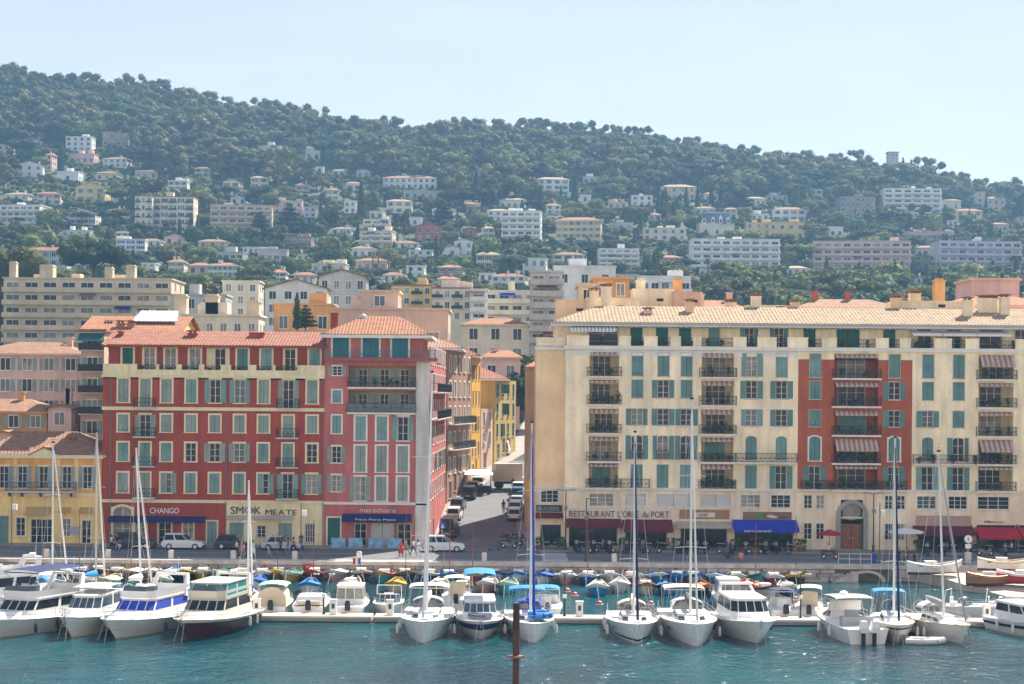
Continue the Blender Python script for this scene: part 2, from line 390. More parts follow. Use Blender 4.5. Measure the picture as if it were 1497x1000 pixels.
# ---------------------------------------------------------------- facades
CACHE = {}
def cached(key, fn):
    if key not in CACHE: CACHE[key] = fn()
    return CACHE[key]
class Fac:
    """a facade plane in its own frame: x along the wall, y into the house, z up; O is the frame's origin in the world"""
    def __init__(s, root, O, ang=0): s.root, s.O, s.ang, s.holes = root, Vector(O), ang, []
    def put(s, name, me, x=0, y=0, z=0, **k):
        p = s.O + Matrix.Rotation(s.ang, 3, 'Z') @ Vector((x, y, z)) - s.root.location
        return ob(name, me, s.root, p, s.ang, **k)
    def wall(s, name, mat, x0, x1, z0, z1, depth=.22, y=0):
        hs = [h for h in s.holes if h[0] < x1 - .01 and h[1] > x0 + .01 and h[2] < z1 - .01 and h[3] > z0 + .01]
        cx = lambda a: min(max(a, x0), x1); cz = lambda a: min(max(a, z0), z1)
        xs = sorted({x0, x1} | {round(cx(v), 3) for h in hs for v in h[:2]}); zs = sorted({z0, z1} | {round(cz(v), 3) for h in hs for v in h[2:4]})
        mb = MB(); idx = {}
        def V(x, z):
            if (x, z) not in idx: idx[x, z] = len(mb.v); mb.v.append((x, y, z))
            return idx[x, z]
        for a, b in zip(xs[:-1], xs[1:]):
            for c, d in zip(zs[:-1], zs[1:]):
                mx, mz = (a + b) / 2, (c + d) / 2
                if any(h[0] < mx < h[1] and h[2] < mz < h[3] for h in hs): continue
                mb.f.append((V(a, c), V(b, c), V(b, d), V(a, d))); mb.m.append(0)
        for h in hs:
            a, b, c, d = cx(h[0]), cx(h[1]), cz(h[2]), cz(h[3]); e = y + (h[4] if len(h) > 4 else depth)
            for q in ([(a, y, c), (a, y, d), (a, e, d), (a, e, c)], [(b, y, d), (b, y, c), (b, e, c), (b, e, d)],
                      [(a, y, c), (a, e, c), (b, e, c), (b, y, c)], [(a, y, d), (b, y, d), (b, e, d), (a, e, d)]): mb.face(q)
        return s.put(name, mb.mesh(name, [mat]))
    def win(s, x, z, w, h, st='c', trim=None, sh=teal, arch=False, pane=None, tw=.16, sill=None, bars=2, hole=True, depth=.2, frame=None):
        """window: trim ring (part) with pane, sash and shutters as sub-parts; st: c closed, o open, n none, h one leaf open"""
        if hole: s.holes.append((x - w / 2, x + w / 2, z, z + h, depth + .02))
        pane = pane or rnd.choices((glass, glass2, glass3), (9, 2, 2))[0]; frame = frame or white
        w, h = round(w, 2), round(h, 2)
        def ring():
            mb = MB(); t = tw if trim else .06; y0 = -.05 if trim else -.03
            mb.box(-w / 2 - t, -w / 2, y0, .06, 0, h); mb.box(w / 2, w / 2 + t, y0, .06, 0, h)
            if arch:
                n = 8; P = lambda r, k: (r * math.cos(math.pi * k / n) , h + (r - w / 2 + w * .32) * math.sin(math.pi * k / n) - w * .30)
                for k in range(n):
                    (ax, az), (bx, bz), (c2, cz), (d2, dz) = P(w / 2, k), P(w / 2 + t, k), P(w / 2 + t, k + 1), P(w / 2, k + 1)
                    mb.prism([(ax, az), (bx, bz), (c2, cz), (d2, dz)], y0 - .01, .05)
                    mb.prism([(ax, az), (ax, h + .02), (d2, h + .02), (d2, dz)] if k < n / 2 else [(ax, az), (ax, h + .02), (d2, h + .02), (d2, dz)], y0 + .015, .04)
            else: mb.box(-w / 2 - t, w / 2 + t, y0 - .004, .06, h, h + t)
            mb.box(-w / 2 - t - .05, w / 2 + t + .05, y0 - .07, .08, -.10, 0)
            return mb.mesh('window', [trim or M('sill_stone', (.5, .47, .42), .8)])
        o = s.put('window', cached(('ring', w, h, bool(trim), (trim or white).name, tw, arch), ring), x, 0, z)
        def pn(): return MB().box(-w / 2, w / 2, depth - .02, depth, 0, h).mesh('pane', [pane])
        ob('pane', cached(('pane', w, h, pane.name, depth), pn), o)
        def sash():
            mb = MB(); a, b = depth - .06, depth - .021
            for k in range(bars + 1):
                c = -w / 2 + w * k / bars; f = .032 if 0 < k < bars else .045
                mb.box(max(c - f, -w / 2), min(c + f, w / 2), a, b, 0, h)
            for f in (0, .3, .65, .97): mb.box(-w / 2, w / 2, a + .008, b - .004, h * f, h * f + .035)
            return mb.mesh('sash', [frame])
        if st != 'c': ob('sash', cached(('sash', w, h, depth, frame.name, bars), sash), o)
        lw = round(w / 2 - .025, 2)
        def leaf():
            mb = MB(); t = .045; f = .07
            mb.box(-lw / 2, lw / 2, .03, t - .004, .02, h - .02)
            mb.box(-lw / 2, -lw / 2 + f, 0, t, 0, h); mb.box(lw / 2 - f, lw / 2, 0, t, 0, h)
            for q in (0, .48, .96): mb.box(-lw / 2 + f, lw / 2 - f, .001, t - .001, h * q, min(h, h * q + f * 1.2))
            n = max(3, int(h / .16))
            for k in range(n):
                zz = h * (k + .5) / n; mb.box(-lw / 2 + f, lw / 2 - f, .006, .034, zz - .035, zz + .015)
            return mb.mesh('shutter', [sh])
        lm = cached(('leaf', lw, h, sh.name), leaf)
        if st == 'c':
            for sg in (-1, 1): ob('shutter', lm, o, (sg * (lw / 2 + .02), .02 + rnd.uniform(0, .03), 0), sg * rnd.choice((0, 0, .06, .12)))
        elif st == 'o':
            for sg in (-1, 1): ob('shutter', lm, o, (sg * (w / 2 + lw / 2 + .05), -.10, 0), sg * rnd.uniform(-.05, .45))
        elif st == 'h':
            ob('shutter', lm, o, (-lw / 2 - .005, .02, 0)); ob('shutter', lm, o, (w / 2 + lw / 2 + .05, -.10, 0), rnd.uniform(-.12, .12))
        elif st == 'a':  # awning-style: lower halves pushed out
            for sg in (-1, 1):
                q = ob('shutter', lm, o, (sg * (lw / 2 + .005), .02, 0))
                hl = cached(('half', lw, h, sh.name), lambda: MB().box(-lw / 2 + .08, lw / 2 - .08, 0, .03, 0, h * .32).mesh('flap', [sh]))
                f = ob('flap', hl, o, (sg * (lw / 2), -.22, h * .12)); f.rotation_euler = (-.5, 0, 0)
        return o
    def rail(s, x0, x1, z, y0, hgt=1.0, parent=None, mat=None, step=.16, solid=False, sides=True, slab=.16, slabm=None, name='balcony'):
        """balcony: slab (part) standing out to y0 (negative) with its railing as a sub-part"""
        w = round(x1 - x0, 2)
        def sl(): return MB().box(-w / 2, w / 2, y0, -.002, -slab, 0).box(-w / 2 - .03, w / 2 + .03, y0 - .04, -.03, -.06, -.02).mesh('balcony', [slabm or M('slab_paint', (.60, .56, .50), .8, .1)])
        o = s.put(name, cached(('slab', w, y0, slab, slabm.name if slabm else ''), sl), (x0 + x1) / 2, 0, z)
        def rl():
            mb = MB(); y = y0 + .05
            mb.box(-w / 2, w / 2, y - .025, y + .025, hgt - .05, hgt); mb.box(-w / 2, w / 2, y - .015, y + .015, .08, .11)
            n = max(2, int(w / step))
            for k in range(n + 1):
                x = -w / 2 + w * k / n; f = .02 if k % 6 == 0 else .011; mb.box(x - f, x + f, y - f, y + f, 0, hgt - .05)
            for k in range(0, n - 1, 3):
                x = -w / 2 + w * (k + 1.5) / n; mb.box(x - step * .8, x + step * .8, y - .008, y + .008, hgt * .42, hgt * .42 + .1)
            if sides:
                for sg in (-1, 1):
                    x = sg * (w / 2 - .03); mb.box(x - .02, x + .02, y, -.01, hgt - .05, hgt - .002)
                    m = max(1, int(-y0 / step))
                    for k in range(m): mb.box(x - .011, x + .011, y + (k + .5) * -y / m - .011, y + (k + .5) * -y / m + .011, 0, hgt - .05)
            if solid: mb.box(-w / 2, w / 2, y + .03, y + .04, .05, hgt - .1, 1)
            return mb.mesh('railing', [mat or rail_m, M('rail_glass', (.10, .14, .17), .2, .2, spec=.5)])
        ob('railing', cached(('rail', w, y0, hgt, step, solid, sides, (mat or rail_m).name), rl), o)
        return o
    def band(s, name, mat, x0, x1, z0, z1, out=.12, y=0):
        return s.put(name, MB().box(x0, x1, y - out, y + .02, z0, z1).box(x0, x1, y - out - .05, y - .01, z1 - (z1 - z0) * .3, z1 - .01).mesh(name, [mat]))
    def awning(s, x0, x1, z, drop, out, mat, name='awning', val=.22, parent=None, y=0, mat2=None, nst=0):
        w = x1 - x0; mb = MB()
        n = nst or 1
        for k in range(n):
            a, b = -w / 2 + w * k / n, -w / 2 + w * (k + 1) / n; m = k % 2 if mat2 else 0
            mb.loft([[(a, -.02, 0), (b, -.02, 0), (b, -.02, -.04), (a, -.02, -.04)], [(a, -out, -drop), (b, -out, -drop), (b, -out, -drop - .04), (a, -out, -drop - .04)]], m)
            mb.box(a, b, -out - .015, -out + .01, -drop - val, -drop, m)
        for k in range(int(w / .3)):   # scalloped valance edge
            a = -w / 2 + .3 * k; mb.face([(a, -out, -drop - val), (a + .28, -out, -drop - val), (a + .14, -out, -drop - val - .1)])
        for sg in (-1, 1): mb.face([(sg * w / 2, -.02, -.02), (sg * w / 2, -out, -drop - .02), (sg * w / 2, -out, -drop - val)])
        return s.put(name, mb.mesh(name, [mat, mat2 or mat]), (x0 + x1) / 2, y, z)
    def pots(s, x0, x1, z, y, n, hmax=.9, parent=None):
        for k in range(n):
            hh = rnd.choice((.4, .55, .7, hmax)); key = ('pot', hh, rnd.randint(0, 2))
            def pt():
                mb = MB(); g = random.Random(str(key)); mb.lathe([(.10, 0), (.15, .28), (.16, .3)], 6)
                for _ in range(46):
                    a, r, zz = g.uniform(0, 6.3), g.uniform(.0, .3), .3 + g.random() * hh
                    c = Vector((r * math.cos(a), r * math.sin(a), zz)); d = Vector((g.uniform(-1, 1), g.uniform(-1, 1), g.uniform(-.6, 1))) * .15; e = d.orthogonal() * .5
                    mb.face([c - d, c + e, c + d, c - e], 1)
                return mb.mesh('pot_plant', [M('terracotta_pot', (.35, .13, .06), .8), leafy])
            s.put('pot_plant', cached(key, pt), x0 + (x1 - x0) * (k + rnd.uniform(.2, .8)) / n, y, z)
def chimney(root, X, Y, z, w, h, mat, d=.7, cap=True):
    mb = MB().box(-w / 2, w / 2, -d / 2, d / 2, -1.5, h); mb.box(-w / 2 - .08, w / 2 + .08, -d / 2 - .08, d / 2 + .08, h, h + .1)
    o = ob('chimney', mb.mesh('chimney', [mat]), root, Vector((X, Y, z)) - root.location)
    if cap:
        c = MB(); n = max(2, int(w / .35))
        for k in range(n):
            x = -w / 2 + w * (k + .5) / n; c.box(x - .1, x + .1, -d / 2 + .05, d / 2 - .05, h + .1, h + .32)
        c.prism([(-w / 2 - .15, h + .32), (w / 2 + .15, h + .32), (w / 2 + .15, h + .42), (0, h + .5), (-w / 2 - .15, h + .42)], -d / 2 - .1, d / 2 + .1)
        ob('chimney_cap', c.mesh('chimney_cap', [tile_or]), o)
    return o
def downpipe(f, x, z0, z1, mat=None):
    f.put('downpipe', MB().tube((0, -.09, z0), (0, -.09, z1), .055, n=5).mesh('downpipe', [mat or M('pipe_grey', (.22, .2, .2), .6)]), x)
def body(root, x0, x1, y0, y1, z0, z1, mat, name='wall', front=False):
    """the other walls and the deck of a house whose front is a Fac wall"""
    mb = MB(); P = [(x0, y0), (x1, y0), (x1, y1), (x0, y1)]
    for k in range(4):
        if k == 0 and not front: continue
        (a, b), (c, d) = P[k], P[(k + 1) % 4]; mb.face([(a, b, z0), (c, d, z0), (c, d, z1), (a, b, z1)])
    mb.face([(a, b, z1) for a, b in P])
    return ob(name, mb.mesh(name, [mat]), root, -root.location)
def tiled_roof(root, x0, x1, y0, y1, z, rise, hip, mat, wallm, period=.4, rows=8, over=.5, thick=.22, name='roof'):
    o = ob(name, roof_mesh(x0, x1, y0, y1, z, rise, hip, period, .07, rows, thick, over).mesh(name, [mat, wallm]), root, -root.location)
    return o
def tile_mat(name, c1, c2):
    m = M(name, c1, .85, .22, 1.6, spec=.2, fine=.18); return m
tile_or = tile_mat('orange_roof_tile', (.32, .145, .08), None)
tile_red = tile_mat('red_roof_tile', (.27, .118, .074), None)
tile_pale = tile_mat('pale_roof_tile', (.34, .25, .16), None)
tile_brown = tile_mat('weathered_roof_tile', (.28, .16, .10), None)
interior = M('dim_interior', (.05, .045, .04), .9, .3)
# ---------------------------------------------------------------- the quay-front houses
sx = lambda p: XP(p, YF)
def szr(xr): return lambda y: PX(xr, y, YF)[1]
trim_cream = M('cream_trim', (.80, .69, .44), .8, .06, .5, streak=.06)
trim_white = M('white_trim', (.78, .74, .67), .8, .06, .5, streak=.06)
# ----- the long dark red house
def red_house():
    sz = szr(312); x0, x1 = sx(150), sx(474)
    root = thing('red_house', 'dark red five-storey house with cream window frames and a low orange tiled roof', 'house', (sx(312), YF, 0))
    f = Fac(root, (0, YF, 0)); red = stucco('dark_red_stucco', (.36, .070, .046)); cr = stucco('cream_stucco', (.80, .68, .42))
    cols = [180, 212, 243, 279, 314, 350, 385, 421, 456]
    rows = [(555, 589), (607, 632), (648, 675), (692, 721)]
    st = ['cccc' 'oo' 'ccc', 'aoaccccac', 'cccnooccn', 'achccccoo']
    st = ['ccccoocoa', 'aoaccccac', 'cccnooccn', 'achccchoo']
    sh = [[greygreen, greygreen, greygreen, teal2, teal2, teal2, greygreen, greygreen, greygreen], [greygreen] * 9,
          [teal2, teal2, teal2, greygreen, greygreen, greygreen, teal2, teal2, greygreen], [greygreen, greygreen, greygreen, teal2, teal2, teal2, teal2, teal2, teal2]]
    for r, (yt, yb) in enumerate(rows):
        for c, x in enumerate(cols):
            bal = c in (1, 7); b = yb + (7 if bal else 0)
            f.win(sx(x), sz(b), 1.12, sz(yt) - sz(b), st[r][c], trim_cream, sh[r][c], tw=.19)
            if bal: f.rail(sx(x - 16), sx(x + 16), sz(b) + .02, -.75)
    f.wall('upper_wall', red, x0, x1, sz(733), sz(551))
    # ground floor
    xs = sx(331); cafe = M('cafe_door', (.20, .30, .27), .6)
    f.win(sx(180), .75, 2.0, sz(742) - .75, 'n', trim_cream, arch=True, tw=.25, pane=glass2)
    f.win(sx(242), .14, 1.35, 2.35, 'n', trim_cream, pane=glass, bars=2); f.win(sx(207), .8, 1.2, 1.75, 'n', trim_cream, pane=glass2)
    f.win(sx(276), .8, 1.1, 1.75, 'n', trim_cream, pane=glass2); f.win(sx(311), .14, 1.05, 2.5, 'c', trim_cream, cafe)
    f.win(sx(347), .14, 1.5, 2.35, 'c', None, cafe); f.win(sx(418), .14, 1.4, 2.35, 'c', None, cafe)
    f.win(sx(383), .95, .9, 1.25, 'n', None, pane=glass); f.win(sx(454), .45, 1.0, 2.0, 'n', None, pane=glass, bars=4)
    f.wall('shop_wall', red, x0, xs, 0, sz(735)); f.wall('shop_wall', cr, xs, x1, 0, sz(735))
    f.band('belt_course', trim_cream, x0, x1, sz(735.5), sz(731), .10); f.band('belt_course', trim_cream, x0 - .1, x1, sz(600.5), sz(595.5), .14)
    navy = M('navy_awning', (.015, .015, .11), .8, .1)
    f.awning(sx(161), sx(302), sz(755), .35, .9, navy, val=.25)
    f.awning(sx(333), sx(430), sz(753), .2, .7, M('grey_awning', (.45, .42, .38), .8), val=.12)
    sg = M('sign_white', (.85, .85, .83), .5, 0); dk = M('sign_dark', (.04, .04, .045), .5, 0)
    rl = root.location
    letters('CHANGO', .62, root, (sx(220) - rl.x, -.06, sz(751)), sg, 3.25)
    letters('SMOK', .85, root, (sx(338) - rl.x, -.06, sz(751)), dk, 3.45); letters('MEATE', .62, root, (sx(389) - rl.x, -.06, sz(752)), dk, 3.5)
    f.put('flame_emblem', MB().prism([(-.12, 0), (.12, 0), (.16, .25), (.02, .5), (-.14, .25)], -.06, -.03).mesh('flame_emblem', [M('flame_red', (.6, .06, .02), .6)]), sx(366), -.03, sz(749))
    for k, x in enumerate((162, 331, 473)): downpipe(f, sx(x), 0, sz(552))
    # parapet with gaps, terrace, attic storey set back
    cap = sz(533); low = sz(541)
    f.band('cornice', trim_cream, x0 - .15, x1, sz(552.5), sz(548.5), .22)
    mb = MB(); mb.box(x0, x1, -.12, .1, sz(549), low)
    for a, b in ((150, 200), (228, 232), (257, 265), (290, 298), (322, 337), (362, 374), (398, 402), (434, 474)): mb.box(sx(a), sx(b), -.10, .08, low, cap)
    f.put('parapet', mb.mesh('parapet', [cr]))
    for a, b in ((200, 228), (232, 257), (265, 290), (298, 322), (337, 362), (374, 398), (402, 434)):
        f.rail(sx(a) + .02, sx(b) - .02, low + .01, -.02, .45, slab=.01, sides=False, name='terrace_rail')
    g = Fac(root, (0, YF + 1.3, 0)); dd = [green_sh, glass2, glass2, glass2, None, teal, teal2, None, teal2]
    for x, q in zip([182, 214, 245, 281, 318, 351, 386, 421, 457], dd):
        if q in (glass2, None): g.win(sx(x), sz(549), 1.15, sz(509) - sz(549), 'n', trim_cream, pane=q or glass, tw=.22)
        else: g.win(sx(x), sz(549), 1.15, sz(509) - sz(549), 'c', trim_cream, q, tw=.22)
    g.wall('attic_wall', red, x0 + .3, sx(298), sz(552), sz(504)); g.wall('attic_wall', cr, sx(298), sx(332), sz(552), sz(504)); g.wall('attic_wall', red, sx(332), x1, sz(552), sz(504))
    g.pots(sx(160), sx(470), sz(549), -.5, 16)
    MB().box(x0, x1, YF, YF + 1.4, sz(552) - .2, sz(550)).build('terrace', [trim_cream], root, -rl)
    body(root, x0, x1, YF, YF + 11, 0, sz(552), red); body(root, x0 + .3, x1, YF + 1.3, YF + 11, sz(552), sz(504), red)
    tiled_roof(root, x0 + .1, x1 - .3, YF + .9, YF + 12.5, sz(505), 1.75, 0, tile_red, red, .36, 8)
    for x, w, h in ((270, 1.0, .75), (366, 1.6, .9), (163, .5, .6)): chimney(root, sx(x), YF + 4.3, sz(497), w, h, red, .9, cap=x < 300)
    return f
red_house()
# ----- the pink corner house
def pink_house():
    sz = szr(550); x0, x1 = sx(474), sx(627)
    root = thing('pink_house', 'pink corner house with white quoined corner, tall framed windows and a hipped tiled roof', 'house', (sx(550), YF, 0))
    rl = root.location
    f = Fac(root, (0, YF, 0)); pk = stucco('pink_stucco', (.48, .145, .125)); ct = M('pink_slab', (.36, .10, .09), .8)
    zt = sz(527)
    for (yt, yb), s_ in zip([(536, 549), (571, 589), (608, 634), (653, 677), (695, 719)], 'oacoo'):
        f.win(sx(492), sz(yb), .98, sz(yt) - sz(yb), s_, trim_white, greygreen if s_ == 'o' else teal2)
    for x, k in ((527, 0), (558, 1), (589, 2)):
        for r, (yt, yb) in enumerate([(609, 644), (652, 690), (697, 732)]):
            s_ = 'o' if (k, r) in ((2, 0), (0, 2)) else 'c'
            f.win(sx(x), sz(yb), 1.12, sz(yt) - sz(yb), s_, trim_white, teal2 if r == 0 else greygreen, tw=.2)
    for yt, yb, k in ((535, 566, 0), (571, 603, 1)):          # loggias
        a, b = sx(509), sx(606); f.holes.append((a, b, sz(yb), sz(yt), 1.5))
        bw = Fac(root, (0, YF + 1.5, 0))
        for j, x in enumerate((516, 528, 545, 560, 576, 590, 602)):
            if j % 2: bw.win(sx(x), sz(yb) + .05, .95, sz(yt) - sz(yb) - .4, 'n', None, pane=glass)
            else: bw.win(sx(x), sz(yb) + .05, .9, sz(yt) - sz(yb) - .4, 'c', None, greygreen)
        bw.wall('loggia_wall', stucco('loggia_ochre', (.40, .28, .14)), a, b, sz(yb), sz(yt))
        f.rail(a - .1, b + .1, sz(yb), -.55, 1.05, solid=k == 1, slab=.2, slabm=trim_white)
        f.pots(a + 1, b - 1, sz(yb), -.3, 4, .6)
    f.win(sx(489), .14, 1.35, 3.0, 'c', trim_white, green_sh); f.win(sx(528), .14, 1.25, 2.4, 'n', None, pane=glass)
    f.win(sx(560), .14, 2.4, 2.4, 'c', None, M('roller_grey', (.5, .5, .49), .6)); f.win(sx(592), .14, 1.4, 2.4, 'n', None, pane=glass)
    f.wall('upper_wall', pk, x0, sx(608), sz(734), zt); f.wall('shop_wall', pk, x0, sx(608), 0, sz(734))
    q = MB(); z = 0; k = 0
    while z < zt - .2:
        q.box(sx(608), x1 + .02, -.10 - .02 * (k % 2), .3, z + .02, z + .46); z += .48; k += 1
    q.box(sx(608), x1, -.07, .3, 0, zt); f.put('quoin_pillar', q.mesh('quoin_pillar', [stucco('pillar_white', (.60, .57, .52))]))
    f.band('belt_course', trim_white, x0, x1 + .1, sz(738), sz(734), .12)
    navy = MATS['navy_awning']; f.awning(sx(502), sx(602), sz(751), .45, 1.3, navy, val=.35)
    letters('marechiaro', .52, root, (sx(527) - rl.x, -.06, sz(749)), M('sign_pale', (.72, .66, .60), .5, 0), 4.0)
    letters('Pizza Pasta Pesce', .2, root, (sx(522) - rl.x, -1.33, sz(759.6)), MATS['sign_white'], 4.4)
    for k, x in enumerate((499, 524, 553, 580)):
        MB().box(-.75, .75, -.03, .03, .1, 1.05).box(-.8, .8, -.05, .05, 0, .1).build('screen', [M('pale_blue_screen', (.22, .42, .58), .6, .35, 2)], root, (sx(x) - rl.x, -2.6, .13))
    f.band('cornice', ct, x0 - .05, x1 + .9, sz(528), sz(523), .8)
    f.rail(x0, x1 + .7, sz(523), -.8, .85, slab=.03, mat=M('teal_rail', (.05, .20, .22), .5), name='terrace_rail')
    g = Fac(root, (0, YF + .9, 0))
    for x in (496, 540, 583): g.win(sx(x), sz(523), 1.75, sz(494) - sz(523), 'c', trim_white, M('blue_teal_shutter', (.03, .16, .22), .55, .2), tw=.22)
    g.wall('attic_wall', pk, x0, sx(617), sz(525), sz(489))
    body(root, x0, x1 - .05, YF + .02, YF + 11.5, 0, zt, pk); body(root, x0, sx(617), YF + .9, YF + 10.8, zt, sz(489), pk)
    tiled_roof(root, x0, sx(625), YF + .3, YF + 11.5, sz(489.5), 2.25, 4.2, tile_or, trim_white, .36, 8, .5, .35)
    chimney(root, sx(483), YF + 3.5, sz(480), .8, 1.7, MATS['dark_red_stucco'], .8, False)
    c = chimney(root, sx(523), YF + 5.5, sz(478), .85, .9, MATS['dark_red_stucco'], .8, False)
    MB().lathe([(.5, 0), (.55, .15), (.4, .5), (.12, .65), (.1, .8)], 10).build('cowl', [steel], c, (0, 0, 1.0))
    # street side
    ang = math.atan2(32, .65); s = Fac(root, (x1 + .02, YF + .05, 0), ang)
    for r in range(6):
        zb = sz(732) + r * 3.0
        for k in range(8):
            s.win(2.4 + k * 3.75, zb, 1.1, 1.9, rnd.choice('ccoan'), trim_white, rnd.choice((teal2, greygreen)))
        if r in (3, 4): s.rail(1.3, 29, zb - .1, -.9, 1.0, solid=True, slabm=trim_white)
    s.win(3, .2, 1.3, 2.4, 'n', trim_white, pane=glass); s.win(8, .2, 1.8, 2.4, 'c', None, greygreen)
    s.wall('side_wall', pk, 0, 31.5, 0, zt, y=-.03); s.win(14, .9, 1.4, 2.2, 'n', None, pane=glass)
    MB().face([(x0, YF + 11.5, 0), (x0, YF + 31.5, 0), (x0, YF + 31.5, zt), (x0, YF + 11.5, zt)]).face([(x0, YF + 11.5, zt), (x1 + .4, YF + 11.5, zt), (x1 + .6, YF + 31.5, zt), (x0, YF + 31.5, zt)]).build('rear_wing', [pk], root, -rl)
pink_house()
# ----- houses lining the street behind the pink house
def street_row(name, label, Y0, Y1, zt, wallm, roofm, rise, floors, sh, win_w=1.05, balc=(), trimm=None, off=0, front_wins=(), flat=False, zb0=None):
    X0 = lx(Y0) + off; root = thing(name, label, 'house', (X0 - 4, Y0, tz(0, Y0)))
    dX = lx(Y1) - lx(Y0); ang = math.atan2(Y1 - Y0, dX); L = math.hypot(Y1 - Y0, dX); zg = tz(0, Y0)
    s = Fac(root, (X0, Y0, 0), ang); fh = (zt - zg - 3.4) / max(1, floors)
    n = max(1, int(L / 3.1))
    for r in range(floors):
        z = zg + 3.4 + r * fh + .5
        for k in range(n): s.win((k + .5) * L / n, z, win_w, min(2.0, fh - 1.0), rnd.choice('cccoan'), trimm, sh)
        if r in balc: s.rail(.6, L - .6, z - .2, -.85, 1.0, slabm=trimm)
    for k in range(max(1, n - 1)): s.win((k + .7) * L / n, zg + .7 + (tz(0, Y0 + L * .5) - zg) * (k > 0), 1.5, 2.2, rnd.choice('nnc'), None, sh, pane=glass)
    s.wall('side_wall', wallm, 0, L, zg - 1, zt)
    f = Fac(root, (0, Y0, 0))
    for px_, yt, yb, w in front_wins: f.win(XP(px_, Y0), ZP(yb, Y0, px_), w, ZP(yt, Y0, px_) - ZP(yb, Y0, px_), 'c', trimm, sh)
    f.wall('front_wall', wallm, X0 - 10, X0, zg - 1, zt)
    xe = lx(Y1) + off
    mb = MB().face([(X0 - 10, Y0, zt), (X0, Y0, zt), (xe, Y1, zt), (X0 - 10, Y1, zt)]).face([(xe, Y1, zg - 1), (X0 - 10, Y1, zg - 1), (X0 - 10, Y1, zt), (xe, Y1, zt)])
    mb.build('rear_wall', [wallm], root, -root.location)
    if not flat: tiled_roof(root, X0 - 10, (X0 + xe) / 2, Y0, Y1, zt + .15, rise, min(5, (Y1 - Y0) / 2), roofm, trimm or trim_white, .4, 5, .7)
    return root
sand = stucco('sand_stucco', (.50, .36, .22)); yel = stucco('yellow_ochre_stucco', (.60, .33, .045)); pkpale = stucco('pale_pink_stucco', (.60, .40, .30)); ybe = stucco('dull_yellow_stucco', (.50, .36, .13))
brick_p = stucco('pinkish_brick', (.36, .20, .15), .2)
street_row('street_house', 'brick-pink street house with long dark balconies beside the pink house', 227, 243, ZP(511, 227, 665), brick_p, tile_brown, 1.9, 5, greygreen, balc=(1, 2), trimm=trim_white)
street_row('street_house', 'tall yellow ochre street house with a red hipped roof', 243.5, 253, ZP(522, 244, 690), yel, tile_red, 2.3, 4, M('brown_shutter', (.14, .07, .03), .6))
street_row('street_house', 'low pale pink street house with terrace between two yellow houses', 253.5, 261, ZP(598, 255, 712), pkpale, tile_or, 1, 2, greygreen, flat=True)
street_row('street_house', 'dull yellow house with red roof at the bend of the street', 262, 274, ZP(556, 263, 740), ybe, tile_red, 2.0, 3, green_sh, front_wins=((738, 562, 575, 1.2), (739, 590, 606, 1.0)), trimm=None)
# cream side house across the street, seen as a strip beside the long cream building
g_root = thing('street_house', 'narrow ochre house side squeezed behind the long cream apartment building', 'house', (4, 210, 1))
sg_ = Fac(g_root, (1.62, 224, 0), -math.pi / 2)
for r in range(4): sg_.win(10, 4 + r * 3.6, 1.1, 1.9, 'c', None, greygreen)
sg_.wall('side_wall', sand, 0, 14, -1, ZP(537, 212, 770)); fg = Fac(g_root, (0, 210, 0)); fg.wall('front_wall', sand, 1.62, 8, -1, ZP(537, 212, 770))
body(g_root, 1.62, 8, 210, 224, 0, ZP(537, 212, 770), sand)
tiled_roof(g_root, 1.8, 8, 210, 224, ZP(537, 212, 770), 1.2, 2, tile_or, sand, .4, 4, .3)
